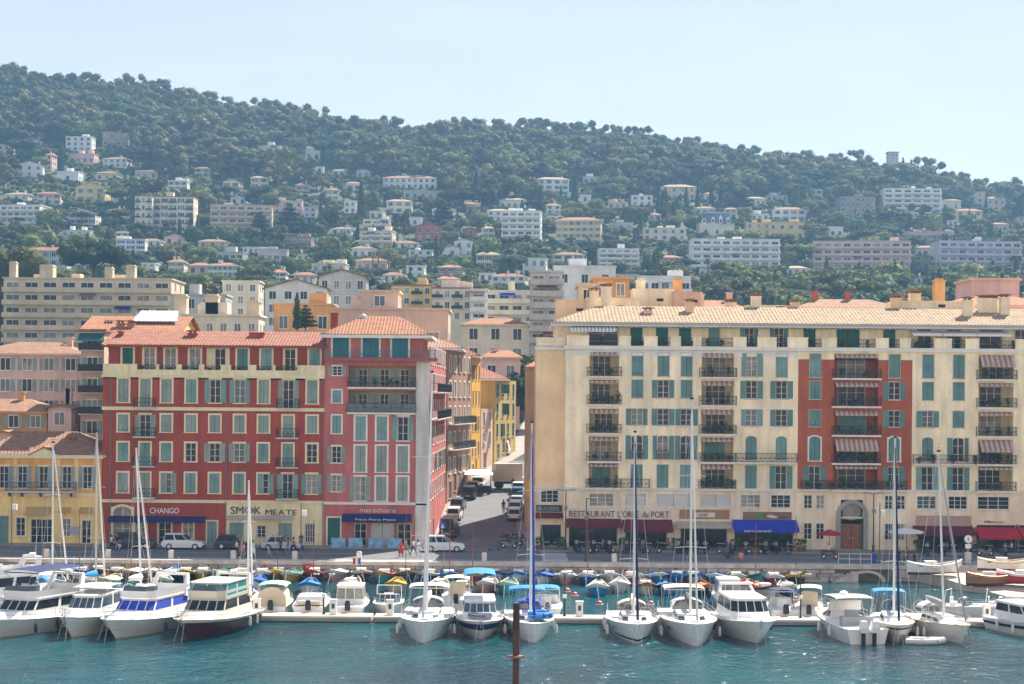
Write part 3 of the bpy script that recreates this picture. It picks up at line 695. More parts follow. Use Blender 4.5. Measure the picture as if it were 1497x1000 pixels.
# ----- the long cream building with the red bay
def cream_block():
    xr = 1140; sz = szr(xr); x0, x1 = sx(826), sx(1650)
    root = thing('cream_apartment_building', 'long cream apartment building with teal shutters, loggias and one brick-red bay', 'building', (sx(1140), YF, 0)); rl = root.location
    cr = stucco('pale_cream_stucco', (.93, .77, .53)); rd = stucco('brick_red_stucco', (.40, .105, .05)); sd = stucco('beige_stucco', (.88, .63, .37), .05); base = stucco('stone_cream', (.84, .69, .49))
    f = Fac(root, (0, YF, 0)); zt = sz(513)
    cols = [931, 969, 1003, 1098, 1142, 1191, 1307, 1356, 1401]
    rows = [(517, 551), (557, 583), (599, 623), (638, 673), (681, 715)]
    st = ['acconcccc'.replace('n', 'c'), 'cococcocc', 'ooooocooc', 'ooocccc' 'co', 'cccaoooo' 'o']
    st = ['acc' 'oc' 'ac' 'cc', 'coc' 'oo' 'co' 'cc', 'ooo' 'oo' 'ao' 'oc', 'ooo' 'cc' 'cc' 'co', 'ccc' 'co' 'oo' 'oo']
    for r, (yt, yb) in enumerate(rows):
        for c, x in enumerate(cols):
            redbay = c in (5, 6); ar = r == 3
            f.win(sx(x), sz(yb), 1.22, sz(yt) - sz(yb), st[r][c], trim_white if (redbay and r == 3) else (cr if ar else None), teal if rnd.random() < .75 else teal2, arch=ar, tw=.16)
            if r == 3 and c < 3: f.rail(sx(x - 9), sx(x + 9), sz(yb) + .05, -.3, .95, slab=.08)
    for x in (1520, 1560, 1605):
        for yt, yb in rows: f.win(sx(x), sz(yb), 1.22, sz(yt) - sz(yb), rnd.choice('cco'), None, teal)
    slabs = [552, 593, 635, 676, 715]
    stripe_a, stripe_b = M('awning_buff', (.52, .42, .34), .85), M('awning_brown', (.34, .17, .14), .85)
    log = [(861, 904, cr), (1025, 1072, cr), (1219, 1283, rd), (1430, 1481, cr)]
    for a, b, wm in log:
        A, B = sx(a), sx(b)
        for r, ys in enumerate(slabs):
            zb = sz(ys); zt_ = sz(ys - 35.5); f.holes.append((A, B, zb, zt_, 1.7))
            bw = Fac(root, (0, YF + 1.68, 0)); k = rnd.random(); w = (B - A) * .62; hh = zt_ - zb - .45
            kind = 'c' if (a, r) in ((861, 4), (1025, 3), (1219, 2)) else 'n'
            bw.win((A + B) / 2 - .1 + rnd.uniform(-.2, .2), zb + .03, w, hh, kind, None, teal, pane=rnd.choice((glass, glass, glass2)), bars=3, sill=0)
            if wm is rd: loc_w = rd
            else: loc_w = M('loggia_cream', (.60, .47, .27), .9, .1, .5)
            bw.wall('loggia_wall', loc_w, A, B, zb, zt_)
            f.rail(A - .28, B + .28, zb, -.55, 1.0, slab=.2, slabm=trim_white)
            big = (a, r) in ((1219, 3), (1430, 3), (1430, 0))
            f.awning(A + .1, B - .1, zt_ - .03, 1.1 if big else rnd.choice((.12, .2, .3)), 1.1 if big else .45, stripe_a, mat2=stripe_b, nst=int((B - A) / .28), val=.18)
            f.pots(A, B, zb, -.25, rnd.choice((2, 3, 5)) + 4 * ((a, r) == (1025, 4)), 1.1)
            if rnd.random() < .6:   # a table or an air conditioner on the balcony
                f.put('balcony_table', MB().box(-.5, .5, -.3, .3, .7, .74).box(-.45, -.4, -.25, -.2, 0, .7).box(.4, .45, -.25, -.2, 0, .7).box(-.45, -.4, .2, .25, 0, .7).box(.4, .45, .2, .25, 0, .7).mesh('balcony_table', [rnd.choice((white, wood, darkm))]), rnd.uniform(A + .7, B - .7), .5, zb)
    f.rail(sx(905) + .3, sx(950), sz(715), -.55, 1.0, slabm=trim_white); f.rail(sx(1074) + .1, sx(1165), sz(676), -.55, 1.0, slabm=trim_white)
    f.rail(sx(1171), sx(1212), sz(715), -.5, 1.0, slabm=trim_white); f.rail(sx(1290), sx(1325), sz(715), -.5, 1.0, slabm=trim_white)
    f.rail(sx(1334), sx(1424), sz(676), -.55, 1.0, slabm=trim_white); f.pots(sx(1172), sx(1325), sz(715), -.3, 9, .7); f.pots(sx(1335), sx(1480), sz(676), -.3, 6, .7)
    zb = sz(717)
    f.wall('upper_wall', cr, x0, sx(1166), zb, zt); f.wall('bay_wall', rd, sx(1166), sx(1333), zb, sz(525)); f.wall('upper_wall', cr, sx(1166), sx(1333), sz(525), zt); f.wall('upper_wall', cr, sx(1333), x1, zb, zt)
    # entresol and shops
    for x, w in ((880, 2.6), (929, 2.3), (985, 3.6), (1047, 3.3), (1098, 2.1), (1142, 2.1), (1355, 2.0), (1401, 2.0), (1453, 3.4)):
        s_ = 'c' if x in (929, 985, 1047) else 'n'
        f.win(sx(x), sz(742), w, 1.35, s_, trim_white, M('roller_white', (.58, .56, .53), .6), bars=3, tw=.08)
    for x in (1182, 1200, 1300, 1318):
        f.win(sx(x), sz(743), .85, 1.45, 'n', trim_white, tw=.1); f.win(sx(x), sz(788), .85, 1.75, 'n', trim_white, tw=.1)
    shopx = [(868, 5.2), (945, 4.6), (1030, 5.0), (1118, 6.4), (1380, 5.6), (1455, 5.2), (1520, 5), (1600, 5)]
    for x, w in shopx: f.win(sx(x), .16, w, 2.75, 'n', None, pane=glass, bars=int(w / 1.2), frame=darkm, depth=.6)
    # portal
    P = sx(1246); f.holes.append((P - 1.25, P + 1.25, .14, sz(757), .6)); f.holes.append((P - 1.2, P + 1.2, sz(755), sz(730), .3))
    f.wall('ground_floor_wall', base, x0, x1, 0, zb)
    por = MB(); n = 12
    for k in range(n):
        a0, a1 = math.pi * k / n, math.pi * (k + 1) / n; Q = lambda a, r: (r * math.cos(a), r * math.sin(a) * .95)
        por.prism([Q(a0, 1.3), Q(a0, 1.75), Q(a1, 1.75), Q(a1, 1.3)], -.25, .3)
    por.box(-1.75, -1.25, -.25, .3, .14 - sz(752), 0); por.box(1.25, 1.75, -.25, .3, .14 - sz(752), 0)
    o = f.put('portal', por.mesh('portal', [M('grey_stone', (.30, .31, .29), .8)]), P, 0, sz(752))
    MB().lathe([(1.05, 0), (1.05, .1)], 20).build('round_window', [glass2], o, (0, .25, .45)).rotation_euler = (R(90), 0, 0)
    for sg in (-1, 1):
        d = MB().box(-.55, .55, .3, .38, 0, 2.75)
        for zz in (.2, 1.1, 1.95): d.box(-.4, .4, .26, .31, zz, zz + .65)
        dd = d.build('door', [wood], o, (sg * .57, 0, .15 - sz(752))); MB().box(-.03, .03, .2, .28, 1.1, 1.35).build('handle', [M('brass', (.7, .45, .12), .3, metal=.8)], dd, (-sg * .4, 0, 0))
    MB().box(-1.25, 1.25, .28, .36, sz(757) - sz(752) - .2, .05).box(-1.25, -1.1, .28, .36, .14 - sz(752), 0).box(1.1, 1.25, .28, .36, .14 - sz(752), 0).build('door_frame', [M('portal_green', (.10, .15, .12), .6)], o)
    # pilasters and bands
    for x in (828, 912, 1166, 1222, 1270, 1330, 1425, 1560, 1645): f.put('pilaster', MB().box(-.25, .25, -.09, .02, .13, zb).mesh('pilaster', [base]), sx(x))
    f.band('belt_course', trim_white, x0 - .1, x1, sz(718.5), sz(714.5), .16); f.band('cornice', trim_white, x0 - .2, x1, sz(513), sz(507.5), .35); f.band('frieze', trim_white, x0 - .05, sx(1166), sz(522), sz(513.5), .03)
    burg = M('burgundy_awning', (.13, .012, .025), .85, .15); scar = M('scarlet_awning', (.42, .012, .03), .85, .12); blu = M('royal_blue_awning', (.012, .035, .42), .8, .12)
    brl = M('brown_letter', (.20, .075, .06), .7, 0)
    f.put('sign_board', MB().box(0, sx(983) - sx(831), -.05, 0, sz(760.5), sz(745)).mesh('sign_board', [M('sign_cream', (.70, .63, .52), .7)]), sx(831))
    letters("RESTAURANT L'OREE du PORT", .72, root, (sx(833.5) - rl.x, -.1, sz(758)), brl, sx(980) - sx(833.5))
    f.awning(sx(828), sx(908), sz(760), .55, 1.8, burg, val=.3); f.awning(sx(910), sx(983), sz(761), .95, 1.8, burg, val=.3)
    f.put('sign_board', MB().box(0, sx(1067) - sx(994), -.1, 0, sz(759.5), sz(746)).mesh('sign_board', [M('tan_board', (.34, .19, .10), .7, .1)]), sx(994))
    f.put('sign_plate', MB().box(0, 2.3, -.13, -.1, sz(757), sz(750)).mesh('sign_plate', [MATS['sign_cream']]), sx(1015)); letters('CAFE', .3, root, (sx(1022) - rl.x, -.16, sz(755.5)), brl)
    f.awning(sx(990), sx(1069), sz(763), .5, 1.5, M('sand_awning', (.44, .37, .28), .85), val=.15)
    f.put('sign_board', MB().box(0, sx(1158) - sx(1087), -.1, 0, sz(761), sz(748.5)).mesh('sign_board', [M('brown_board', (.26, .13, .08), .7, .15)]), sx(1087))
    for k, (c, a) in enumerate((((.05, .28, .05), 1104), ((.6, .6, .57), 1120), ((.03, .13, .2), 1138))):
        f.put('painted_swirl', MB().prism([(0, .3 - k * .15), (.9, .5 - k * .15), (1.6, .25 - k * .12), (1.5, -.05), (.7, .12 - k * .1)], -.02, 0).mesh('painted_swirl', [M('swirl%d' % k, c, .7)]), sx(a) - .3, -.12, sz(757))
    f.awning(sx(1071), sx(1165), sz(760), .8, 2.2, blu, val=.4); letters('RESTAURANT', .22, root, (sx(1085) - rl.x, -2.25, sz(776)), MATS['sign_white'], 3)
    f.put('sign_board', MB().box(0, sx(1420) - sx(1340), -.08, 0, sz(767), sz(752)).mesh('sign_board', [M('dusty_pink_board', (.44, .28, .22), .7, .1)]), sx(1340))
    f.awning(sx(1335), sx(1422), sz(767), .6, 1.8, burg, val=.3); f.awning(sx(1425), sx(1486), sz(768), .85, 2.2, scar, val=.3); f.awning(sx(1488), sx(1540), sz(768), .85, 2.2, scar, val=.3)
    letters('milan', .35, root, (sx(1440) - rl.x, -.08, sz(762)), M('sign_blue', (.05, .12, .2), .6, 0)); letters('market', .28, root, (sx(1454) - rl.x, -.08, sz(762)), M('sign_grey', (.4, .36, .3), .6, 0))
    # corner wing, a step back from the front
    g = Fac(root, (0, YF + 1.3, 0)); xa = XP(783, YF + 1.3)
    g.win(XP(804, YF + 1.3), sz(738), 1.9, 1.3, 'n', trim_white, bars=3, tw=.08); g.win(XP(806, YF + 1.3), .16, 2.2, 2.3, 'n', None, pane=glass, frame=darkm, bars=3)
    g.wall('upper_wall', sd, xa, x0 + .02, sz(718), zt); g.wall('ground_floor_wall', base, xa, x0 + .02, 0, sz(718))
    g.band('belt_course', trim_white, xa - .1, x0, sz(718), sz(714), .14); g.band('cornice', trim_white, xa - .2, x0, sz(514), sz(509), .3)
    g.put('sign_board', MB().box(0, sx(823) - sx(785), -.1, 0, sz(752), sz(742)).mesh('sign_board', [M('dark_teal_sign', (.02, .06, .07), .5, .2)]), sx(785)); letters('BRASSERIE', .4, root, (sx(787) - rl.x, 1.15, sz(750)), MATS['sign_grey'], 2.4)
    g.awning(sx(784), sx(824), sz(753), .35, .9, burg, val=.2)
    sd_f = Fac(root, (xa, YF + 16, 0), -math.pi / 2); sd_f.wall('side_wall', sd, 0, 14.7, 0, zt)
    MB().box(x0 - .05, x0 + .02, YF, YF + 1.4, 0, zt).build('return_wall', [cr], root, -rl)
    # terrace parapet and attic storey
    zp = sz(494); mb = MB()
    for a, b in ((827, 860), (903, 921), (940, 960), (979, 994), (1012, 1024), (1071, 1090), (1106, 1134), (1150, 1180), (1200, 1222), (1279, 1298), (1314, 1330), (1364, 1390), (1410, 1430), (1483, 1520), (1540, 1580), (1600, 1650)):
        mb.box(sx(a), sx(b), -.12, .12, sz(508), zp); mb.box(sx(a) - .04, sx(b) + .04, -.16, .16, zp, zp + .08)
    mb.box(XP(783, 195), x0, 1.2, 1.4, sz(508), zp - .1)
    f.put('parapet', mb.mesh('parapet', [cr]))
    f.rail(sx(827), sx(1650), sz(508), -.02, .95, slab=.01, sides=False, name='terrace_rail', step=.2)
    h = Fac(root, (0, YF + 2.2, 0)); za = sz(508) - .05; ze = sz(474)
    for x, w, m in ((931, 1.3, green_sh), (969, 1.3, green_sh), (1003, 1.3, green_sh), (1046, 1.2, teal), (1098, 1.0, 'o'), (1142, 1.0, 'o'), (1187, 1.3, green_sh), (1244, 2.5, green_sh), (1305, 1.3, green_sh), (1357, 1.5, 'n'), (1401, 1.5, 'n'), (1455, 2.4, 'n'), (882, 3.2, 'n'), (1500, 1.3, 'n')):
        h.win(sx(x), za, w, 2.25, m if isinstance(m, str) else 'c', None, teal if isinstance(m, str) else m, pane=glass if isinstance(m, str) else None)
    h.wall('attic_wall', cr, sx(812), x1, za, ze)
    h.pots(sx(840), sx(1500), za, -.6, 22, .8)
    whitea, whiteb = M('white_canvas', (.78, .75, .70), .85, .05), M('grey_canvas', (.42, .38, .38), .85)
    h.awning(sx(833), sx(901), ze - .1, .55, 2.0, whitea, mat2=whiteb, nst=26, val=.3)
    for a, b in ((1334, 1378), (1379, 1428), (1429, 1478)): h.awning(sx(a), sx(b), ze - .5, .45, 2.1, whitea, val=.15)
    for a, b in ((905, 1010), (1020, 1080), (1080, 1180), (1180, 1330)): h.awning(sx(a), sx(b), ze - .05, .2, .9, MATS['awning_buff'], mat2=MATS['awning_brown'], nst=int((sx(b) - sx(a)) / .3), val=.15)
    MB().box(x0, x1, YF, YF + 2.3, sz(513), sz(508) - .06).box(xa, x0, YF + 1.3, YF + 4, sz(513), sz(508) - .06).build('terrace', [base], root, -rl)
    body(root, xa, x1, YF + 1.3, YF + 16, 0, sz(512), sd); body(root, sx(812), x1, YF + 2.2, YF + 16, za, ze, cr)
    tiled_roof(root, sx(812), x1, YF + 1.2, YF + 15.5, sz(473), 2.15, 5.5, tile_pale, trim_white, .42, 10, .55, .4)
    MB().box(sx(806), x1, YF + .6, YF + .85, sz(476.5), sz(472.5)).build('gutter', [M('gutter_grey', (.42, .40, .38), .6)], root, -rl)
    # chimneys and roof boxes
    for x, y, w, h_, Yc in ((947, 470, 1.0, 1.1, 199), (1008, 460, .9, 1.3, 200), (1414, 470, 1.0, 2.3, 199), (1444, 458, 2.2, 1.6, 201), (1468, 462, 1.0, 2.0, 200), (886, 450, 1.2, 2.3, 204), (868, 452, 1.0, 2.0, 206), (1105, 455, 1.1, 1.6, 203), (1162, 455, .9, .9, 203), (1068, 455, 1.2, .9, 204), (1310, 455, 1.2, 1.4, 203), (1337, 452, 1.2, 1.7, 204)):
        X, Z = PX(x, y, Yc); chimney(root, X, Yc, Z, w, h_, rnd.choice((cr, sd, base)), .9)
    for a, b, yt, yb, Yc, m in ((1094, 1165, 448, 462, 203, cr), (1308, 1425, 442, 462, 203, cr), (858, 935, 437, 470, 206, base), (813, 862, 440, 475, 207, sd), (925, 985, 424, 462, 210, base), (985, 1025, 428, 462, 209, pkpale)):
        X0, Z0 = PX(a, yb, Yc); X1, Z1 = PX(b, yt, Yc); o = MB().box(X0, X1, Yc, Yc + 5, Z0 - 2, Z1).box(X0 - .1, X1 + .1, Yc - .1, Yc + 5.1, Z1, Z1 + .12).build('roof_box', [m], root, -rl)
        MB().box(-.4, .4, -.03, .02, -.2, .15).build('vent', [darkm], o, ((X0 + X1) / 2 + .8, Yc, (Z0 + Z1) / 2 + .4))
cream_block()
# ---------------------------------------------------------------- houses at the western edge, in the town behind and on the hill
PAL = {'w': (.78, .76, .71), 'c': (.74, .66, .50), 'b': (.66, .53, .36), 'p': (.72, .50, .42), 'y': (.72, .53, .22), 'o': (.64, .36, .15), 'r': (.42, .12, .09),
       'g': (.52, .50, .46), 'n': (.36, .25, .18), 'l': (.58, .52, .58), 'k': (.62, .47, .36)}
def wm(k): return stucco('house_wall_' + k, PAL[k], .08)
ROOF = {'o': tile_or, 'r': tile_red, 'b': tile_brown, 'p': tile_pale, 'w': M('pale_flat_roof', (.55, .52, .47), .9), 'd': M('slate_blue', (.12, .15, .19), .7)}
hwin_frames = {'t': teal2, 'g': greygreen, 'd': green_sh, 'b': M('bright_blue_shutter', (.03, .12, .45), .6), 'n': M('brown_house_shutter', (.13, .07, .045), .7), 'r': M('red_house_shutter', (.35, .05, .05), .7)}
def hwin(w, h, sh, pane):
    def mk():
        mb = MB(); mb.box(-w / 2 - .12, w / 2 + .12, -.06, .02, -.12, 0); mb.box(-w / 2 - .12, w / 2 + .12, -.04, .02, h, h + .14)
        mb.box(-w / 2 - .1, -w / 2, -.04, .02, 0, h); mb.box(w / 2, w / 2 + .1, -.04, .02, 0, h); mb.box(-w / 2, w / 2, -.015, .01, 0, h, 1); mb.box(-.04, .04, -.03, .0, 0, h)
        if sh:
            for s in (-1, 1): mb.box(s * (w * .75 + .05) - w * .22, s * (w * .75 + .05) + w * .22, -.08, -.03, 0, h, 2)
        return mb.mesh('window', [white, pane, hwin_frames.get(sh, white)])
    return cached(('hw', round(w, 1), round(h, 1), sh, pane.name), mk)
HOUSES = []      # visible rectangles in the photograph, with depth, used to keep trees from standing in front
def house(x0, x1, yt, yb, floors, cols, kind, wk, rk, label, sh=None, Y=None, dep=None, rot=0, hide=0, name=None, cat=None, side=True, keep=True, group=None):
    xm = (x0 + x1) / 2
    if Y is None: Y = depth_on_hill(xm, yb)
    X0, X1 = XP(x0, Y, (yt + yb) / 2), XP(x1, Y, (yt + yb) / 2); zt = ZP(yt, Y, xm); zv = ZP(yb, Y, xm); Xc = (X0 + X1) / 2; w = X1 - X0
    zg = min(zv, tz(Xc, Y + 4)) - 2.5
    dep = dep or min(max(8, w * .6), 16)
    nm = name or {'a': 'apartment_building', 'e': 'apartment_building'}.get(kind, 'villa' if Y > 430 else 'house')
    root = thing(nm, label, cat or {'a': 'building', 'e': 'building'}.get(kind, 'house'), (Xc, Y, zg), rot, group)
    m = wm(wk); h = zt - zg; b = zv - zg; fh = (h - b) / floors; hw = w / 2
    MB().box(-hw, hw, 0, dep, 0, h).build('wall', [m], root)
    if keep: HOUSES.append((x0 - 2, x1 + 2, yt - 6, yb, Y))
    if kind in 'vg':
        rise = max(1.0, min(2.4, dep * .16)) if kind == 'v' else w * .16
        if kind == 'v': r = roof_mesh(-hw, hw, 0, dep, h, rise, min(dep / 2, w * .35), None, 0, 1, .25, .5)
        else:
            r = MB(); o_ = .5
            for s in (-1, 1): r.loft([[(s * (hw + o_), -o_, h - .15), (s * (hw + o_), dep + o_, h - .15), (s * (hw + o_), dep + o_, h + .05), (s * (hw + o_), -o_, h + .05)], [(0, -o_, h + rise - .2), (0, dep + o_, h + rise - .2), (0, dep + o_, h + rise), (0, -o_, h + rise)]])
            r.face([(-hw, 0, h), (hw, 0, h), (0, 0, h + rise - .15)], 1)
        r.build('roof', [ROOF[rk], m], root)
    else:
        MB().box(-hw - .25, hw + .25, -.25, dep + .25, h, h + .3).build('roof', [ROOF[rk] if rk != 'w' else m], root)
        if w > 9:
            for k in range(rnd.randint(1, 3)):
                c = rnd.uniform(-hw * .7, hw * .7); q = rnd.uniform(.8, 2.2)
                e_ = dep * (.25 + .13 * k); MB().box(c - q, c + q, e_, e_ + 3, h + .3, h + rnd.uniform(1.2, 2.6)).build('roof_box', [m], root)
    chim = rnd.choice((0, 1, 2)) if kind in 'vg' else 0
    for k in range(chim): MB().box(-.35, .35, -.3, .3, -.6, 1.3).box(-.45, .45, -.4, .4, 1.3, 1.45).build('chimney', [m], root, (rnd.uniform(-hw * .7, hw * .7), dep * .45, h + .8))
    ww = min(1.5, w / cols * .42) if kind not in 'a' else w / cols * .66
    hh = min(fh * (.56 if kind not in 'a' else .62), 2.0)
    for r in range(floors):
        z = b + r * fh + fh * (.22 if kind != 'a' else .08)
        for c in range(cols):
            if rnd.random() < hide: continue
            x = -hw + w * (c + .5) / cols
            pane = rnd.choices((glass, glass2, glass3), (5, 3 if kind != 'a' else 5, 3))[0]
            ob('window', hwin(ww, hh, sh, pane), root, (x, -.012, z))
        if kind == 'a':
            mb = MB().box(-hw - .1, hw + .25, -1.3, -.02, -.25, 0).box(-hw - .1, hw + .25, -1.34, -1.24, 0, .85); mb.box(hw + .15, hw + .25, -1.24, .02, 0, .85)
            mb.build('balcony', [m], root, (0, 0, b + r * fh))
            if rnd.random() < .3: MB().loft([[(-1.8, -.05, 0), (1.8, -.05, 0), (1.8, -.05, -.05), (-1.8, -.05, -.05)], [(-1.8, -1.4, -.7), (1.8, -1.4, -.7), (1.8, -1.4, -.75), (-1.8, -1.4, -.75)]]).build('awning', [rnd.choice((MATS['royal_blue_awning'], MATS['awning_brown'], MATS['white_canvas'], MATS['burgundy_awning']))], root, (rnd.uniform(-hw * .7, hw * .7), 0, b + (r + .86) * fh))
        if kind == 'e' and r > 0:
            for c in range(0, cols, 2):
                x = -hw + w * (c + .5) / cols; MB().box(-ww * 1.3, ww * 1.3, -.8, -.02, -.15, 0).box(-ww * 1.3, ww * 1.3, -.8, -.74, 0, .8, 1).build('balcony', [m, rail_m], root, (x, 0, z - .2))
        if side and dep > 7:
            for c in range(2): ob('window', hwin(min(ww, 1.1), hh, None, glass), root, (hw + .012, dep * (.3 + .4 * c), b + r * fh + fh * .22), R(90))
    return root
# western edge of the quay
def yellow_house():
    sz = szr(75); x0, x1 = sx(-40), sx(149)
    root = thing('yellow_house', 'low ochre and yellow house with tiled roof, small pediment and iron balcony', 'house', (sx(70), YF, 0)); rl = root.location
    up, lo = stucco('orange_ochre_stucco', (.72, .35, .10)), stucco('light_yellow_stucco', (.82, .58, .23)); bl = M('blue_grey_shutter', (.22, .32, .36), .65, .15)
    f = Fac(root, (0, YF, 0)); ze = sz(668)
    for x, s_ in ((-20, 'o'), (6, 'o'), (33, 'o'), (64, 'o'), (98, 'o'), (128, 'o')): f.win(sx(x), sz(714), .95, sz(682) - sz(714), s_, trim_cream, bl, pane=glass)
    f.rail(sx(11), sx(113), sz(718), -.9, 1.0, mat=M('navy_rail', (.03, .07, .14), .5))
    for k, x in enumerate((15, 33, 60, 78, 105)): f.put('bracket', MB().prism([(0, 0), (.12, 0), (.12, -.45)], -.8, 0).mesh('bracket', [darkm]), sx(x), 0, sz(720))
    f.win(sx(4), .14, 1.4, 2.9, 'c', None, teal); f.win(sx(31), .9, .95, 2.0, 'n', trim_cream, pane=glass); f.win(sx(62), .14, 2.4, 2.6, 'n', trim_cream, pane=glass, bars=4); f.win(sx(98), .9, .9, 1.9, 'n', trim_cream, pane=glass2); f.win(sx(127), .14, .95, 2.5, 'n', trim_cream, pane=glass)
    f.awning(sx(40), sx(76), sz(741), .7, .9, M('tan_canopy', (.45, .30, .12), .8), val=.1); f.awning(sx(88), sx(104), sz(741), .5, .6, MATS['tan_canopy'], val=.1); f.awning(sx(118), sx(136), sz(741), .5, .6, MATS['tan_canopy'], val=.1)
    f.put('notice_board', MB().box(-.5, .5, -.06, 0, 0, .9).mesh('notice_board', [M('grey_blue_board', (.35, .40, .45), .6)]), sx(110), 0, 1.1)
    f.wall('upper_wall', up, x0, x1, sz(723), ze); f.wall('ground_floor_wall', lo, x0, x1, 0, sz(723))
    f.band('belt_course', trim_cream, x0, x1, sz(725), sz(721), .1); f.band('cornice', trim_cream, x0, x1 + .2, sz(670), sz(665), .3)
    for x in (23, 86, 112, 143): f.put('pilaster', MB().box(-.22, .22, -.08, .02, sz(722), sz(669)).mesh('pilaster', [lo]), sx(x))
    f.put('pediment', MB().prism([(-1.6, 0), (1.6, 0), (0, .75)], -.4, .3).mesh('pediment', [trim_cream]), sx(66), 0, sz(665)); f.put('pediment_roof', MB().prism([(-1.8, -.02), (-1.6, -.02), (0, .78), (1.6, -.02), (1.8, -.02), (0, .95)], -.5, 3).mesh('pediment_roof', [tile_or]), sx(66), 0, sz(665))
    body(root, x0, x1, YF, YF + 12, 0, ze, up); tiled_roof(root, x0, x1, YF + .3, YF + 11.5, sz(665), 2.4, 4.5, tile_brown, trim_cream, .38, 8, .5)
    for x, Yc in ((92, 198), (10, 199)): chimney(root, sx(x), Yc, sz(652), .6, .5, MATS['pinkish_brick'], .6)
yellow_house()
house(-60, 68, 601, 660, 2, 4, 'v', 'o', 'b', 'orange house with long tiled roof above the low yellow house', 'g', Y=209, dep=9, keep=False)
house(70, 104, 596, 660, 2, 1, 'g', 'p', 'b', 'plain pale gable wall with tiled coping beside the orange house', None, Y=208, dep=8, keep=False)
house(-30, 40, 640, 670, 1, 2, 'g', 'p', 'b', 'small pale pink gable peeping over the yellow house roof', None, Y=203.2, dep=3, keep=False)
house(-40, 119, 517, 640, 4, 5, 'v', 'p', 'b', 'pale pink tall house with tiled roof and few grey-green shuttered windows', 'g', Y=221, dep=10, keep=False)
nr = house(118, 152, 485, 640, 5, 1, 'e', 'k', 'o', 'narrow beige house with stacked balconies and dark green awning', 't', Y=205.5, dep=9, keep=False)
MB().loft([[(-1.5, 0, 0), (1.5, 0, 0), (1.5, 0, -.06), (-1.5, 0, -.06)], [(-1.5, -1.3, -.9), (1.5, -1.3, -.9), (1.5, -1.3, -.96), (-1.5, -1.3, -.96)]]).build('awning', [M('dark_green_awning', (.01, .10, .09), .8)], nr, (0, -.05, ZP(487, 205.5, 135) - nr.location.z))
rr = thing('tiled_house', 'house with broad orange roof, skylights and glass roof light behind the red house', 'house', (XP(195, 212), 212, 5))
Xa, Xb = XP(121, 212), XP(262, 212); za = ZP(484, 212, 190)
MB().box(Xa, Xb, 212, 224, 0, za).build('wall', [wm('k')], rr, -rr.location); tiled_roof(rr, Xa, Xb, 212, 224, za, 2.0, 0, tile_or, wm('y'), .36, 6)
for x, y, w, h in ((160, 470, 1.1, .7), (197, 470, 1.1, .6)):
    X, Z = PX(x, y, 215); MB().box(-w / 2, w / 2, -.3, .3, 0, .12).build('skylight', [glass2], rr, Vector((X, 215, Z + .02)) - rr.location)
X, Z = PX(230, 466, 215.5); g = MB(); g.loft([[(-2.7, -1.2, 0), (2.7, -1.2, 0), (2.7, -1.2, .1), (-2.7, -1.2, .1)], [(-2.3, 1.4, 1.35), (2.3, 1.4, 1.35), (2.3, 1.4, 1.45), (-2.3, 1.4, 1.45)]]); go = g.build('glass_roof', [M('white_glass', (.62, .66, .66), .3)], rr, Vector((X, 215.5, Z - .4)) - rr.location)
for k in range(9): MB().loft([[(a, -1.2, .1) for a in (-.03, .03)] + [(.03, -1.2, .16), (-.03, -1.2, .16)], [(a * .9, 1.4, 1.45) for a in (-.03, .03)] + [(.03, 1.4, 1.5), (-.03, 1.4, 1.5)]]).build('glazing_bar', [steel], go, (-2.6 + k * .65, 0, 0))
for x in (175, 190): chimney(rr, XP(x, 213), 213, ZP(480, 213, x), .9, .5, MATS['pinkish_brick'], .6)
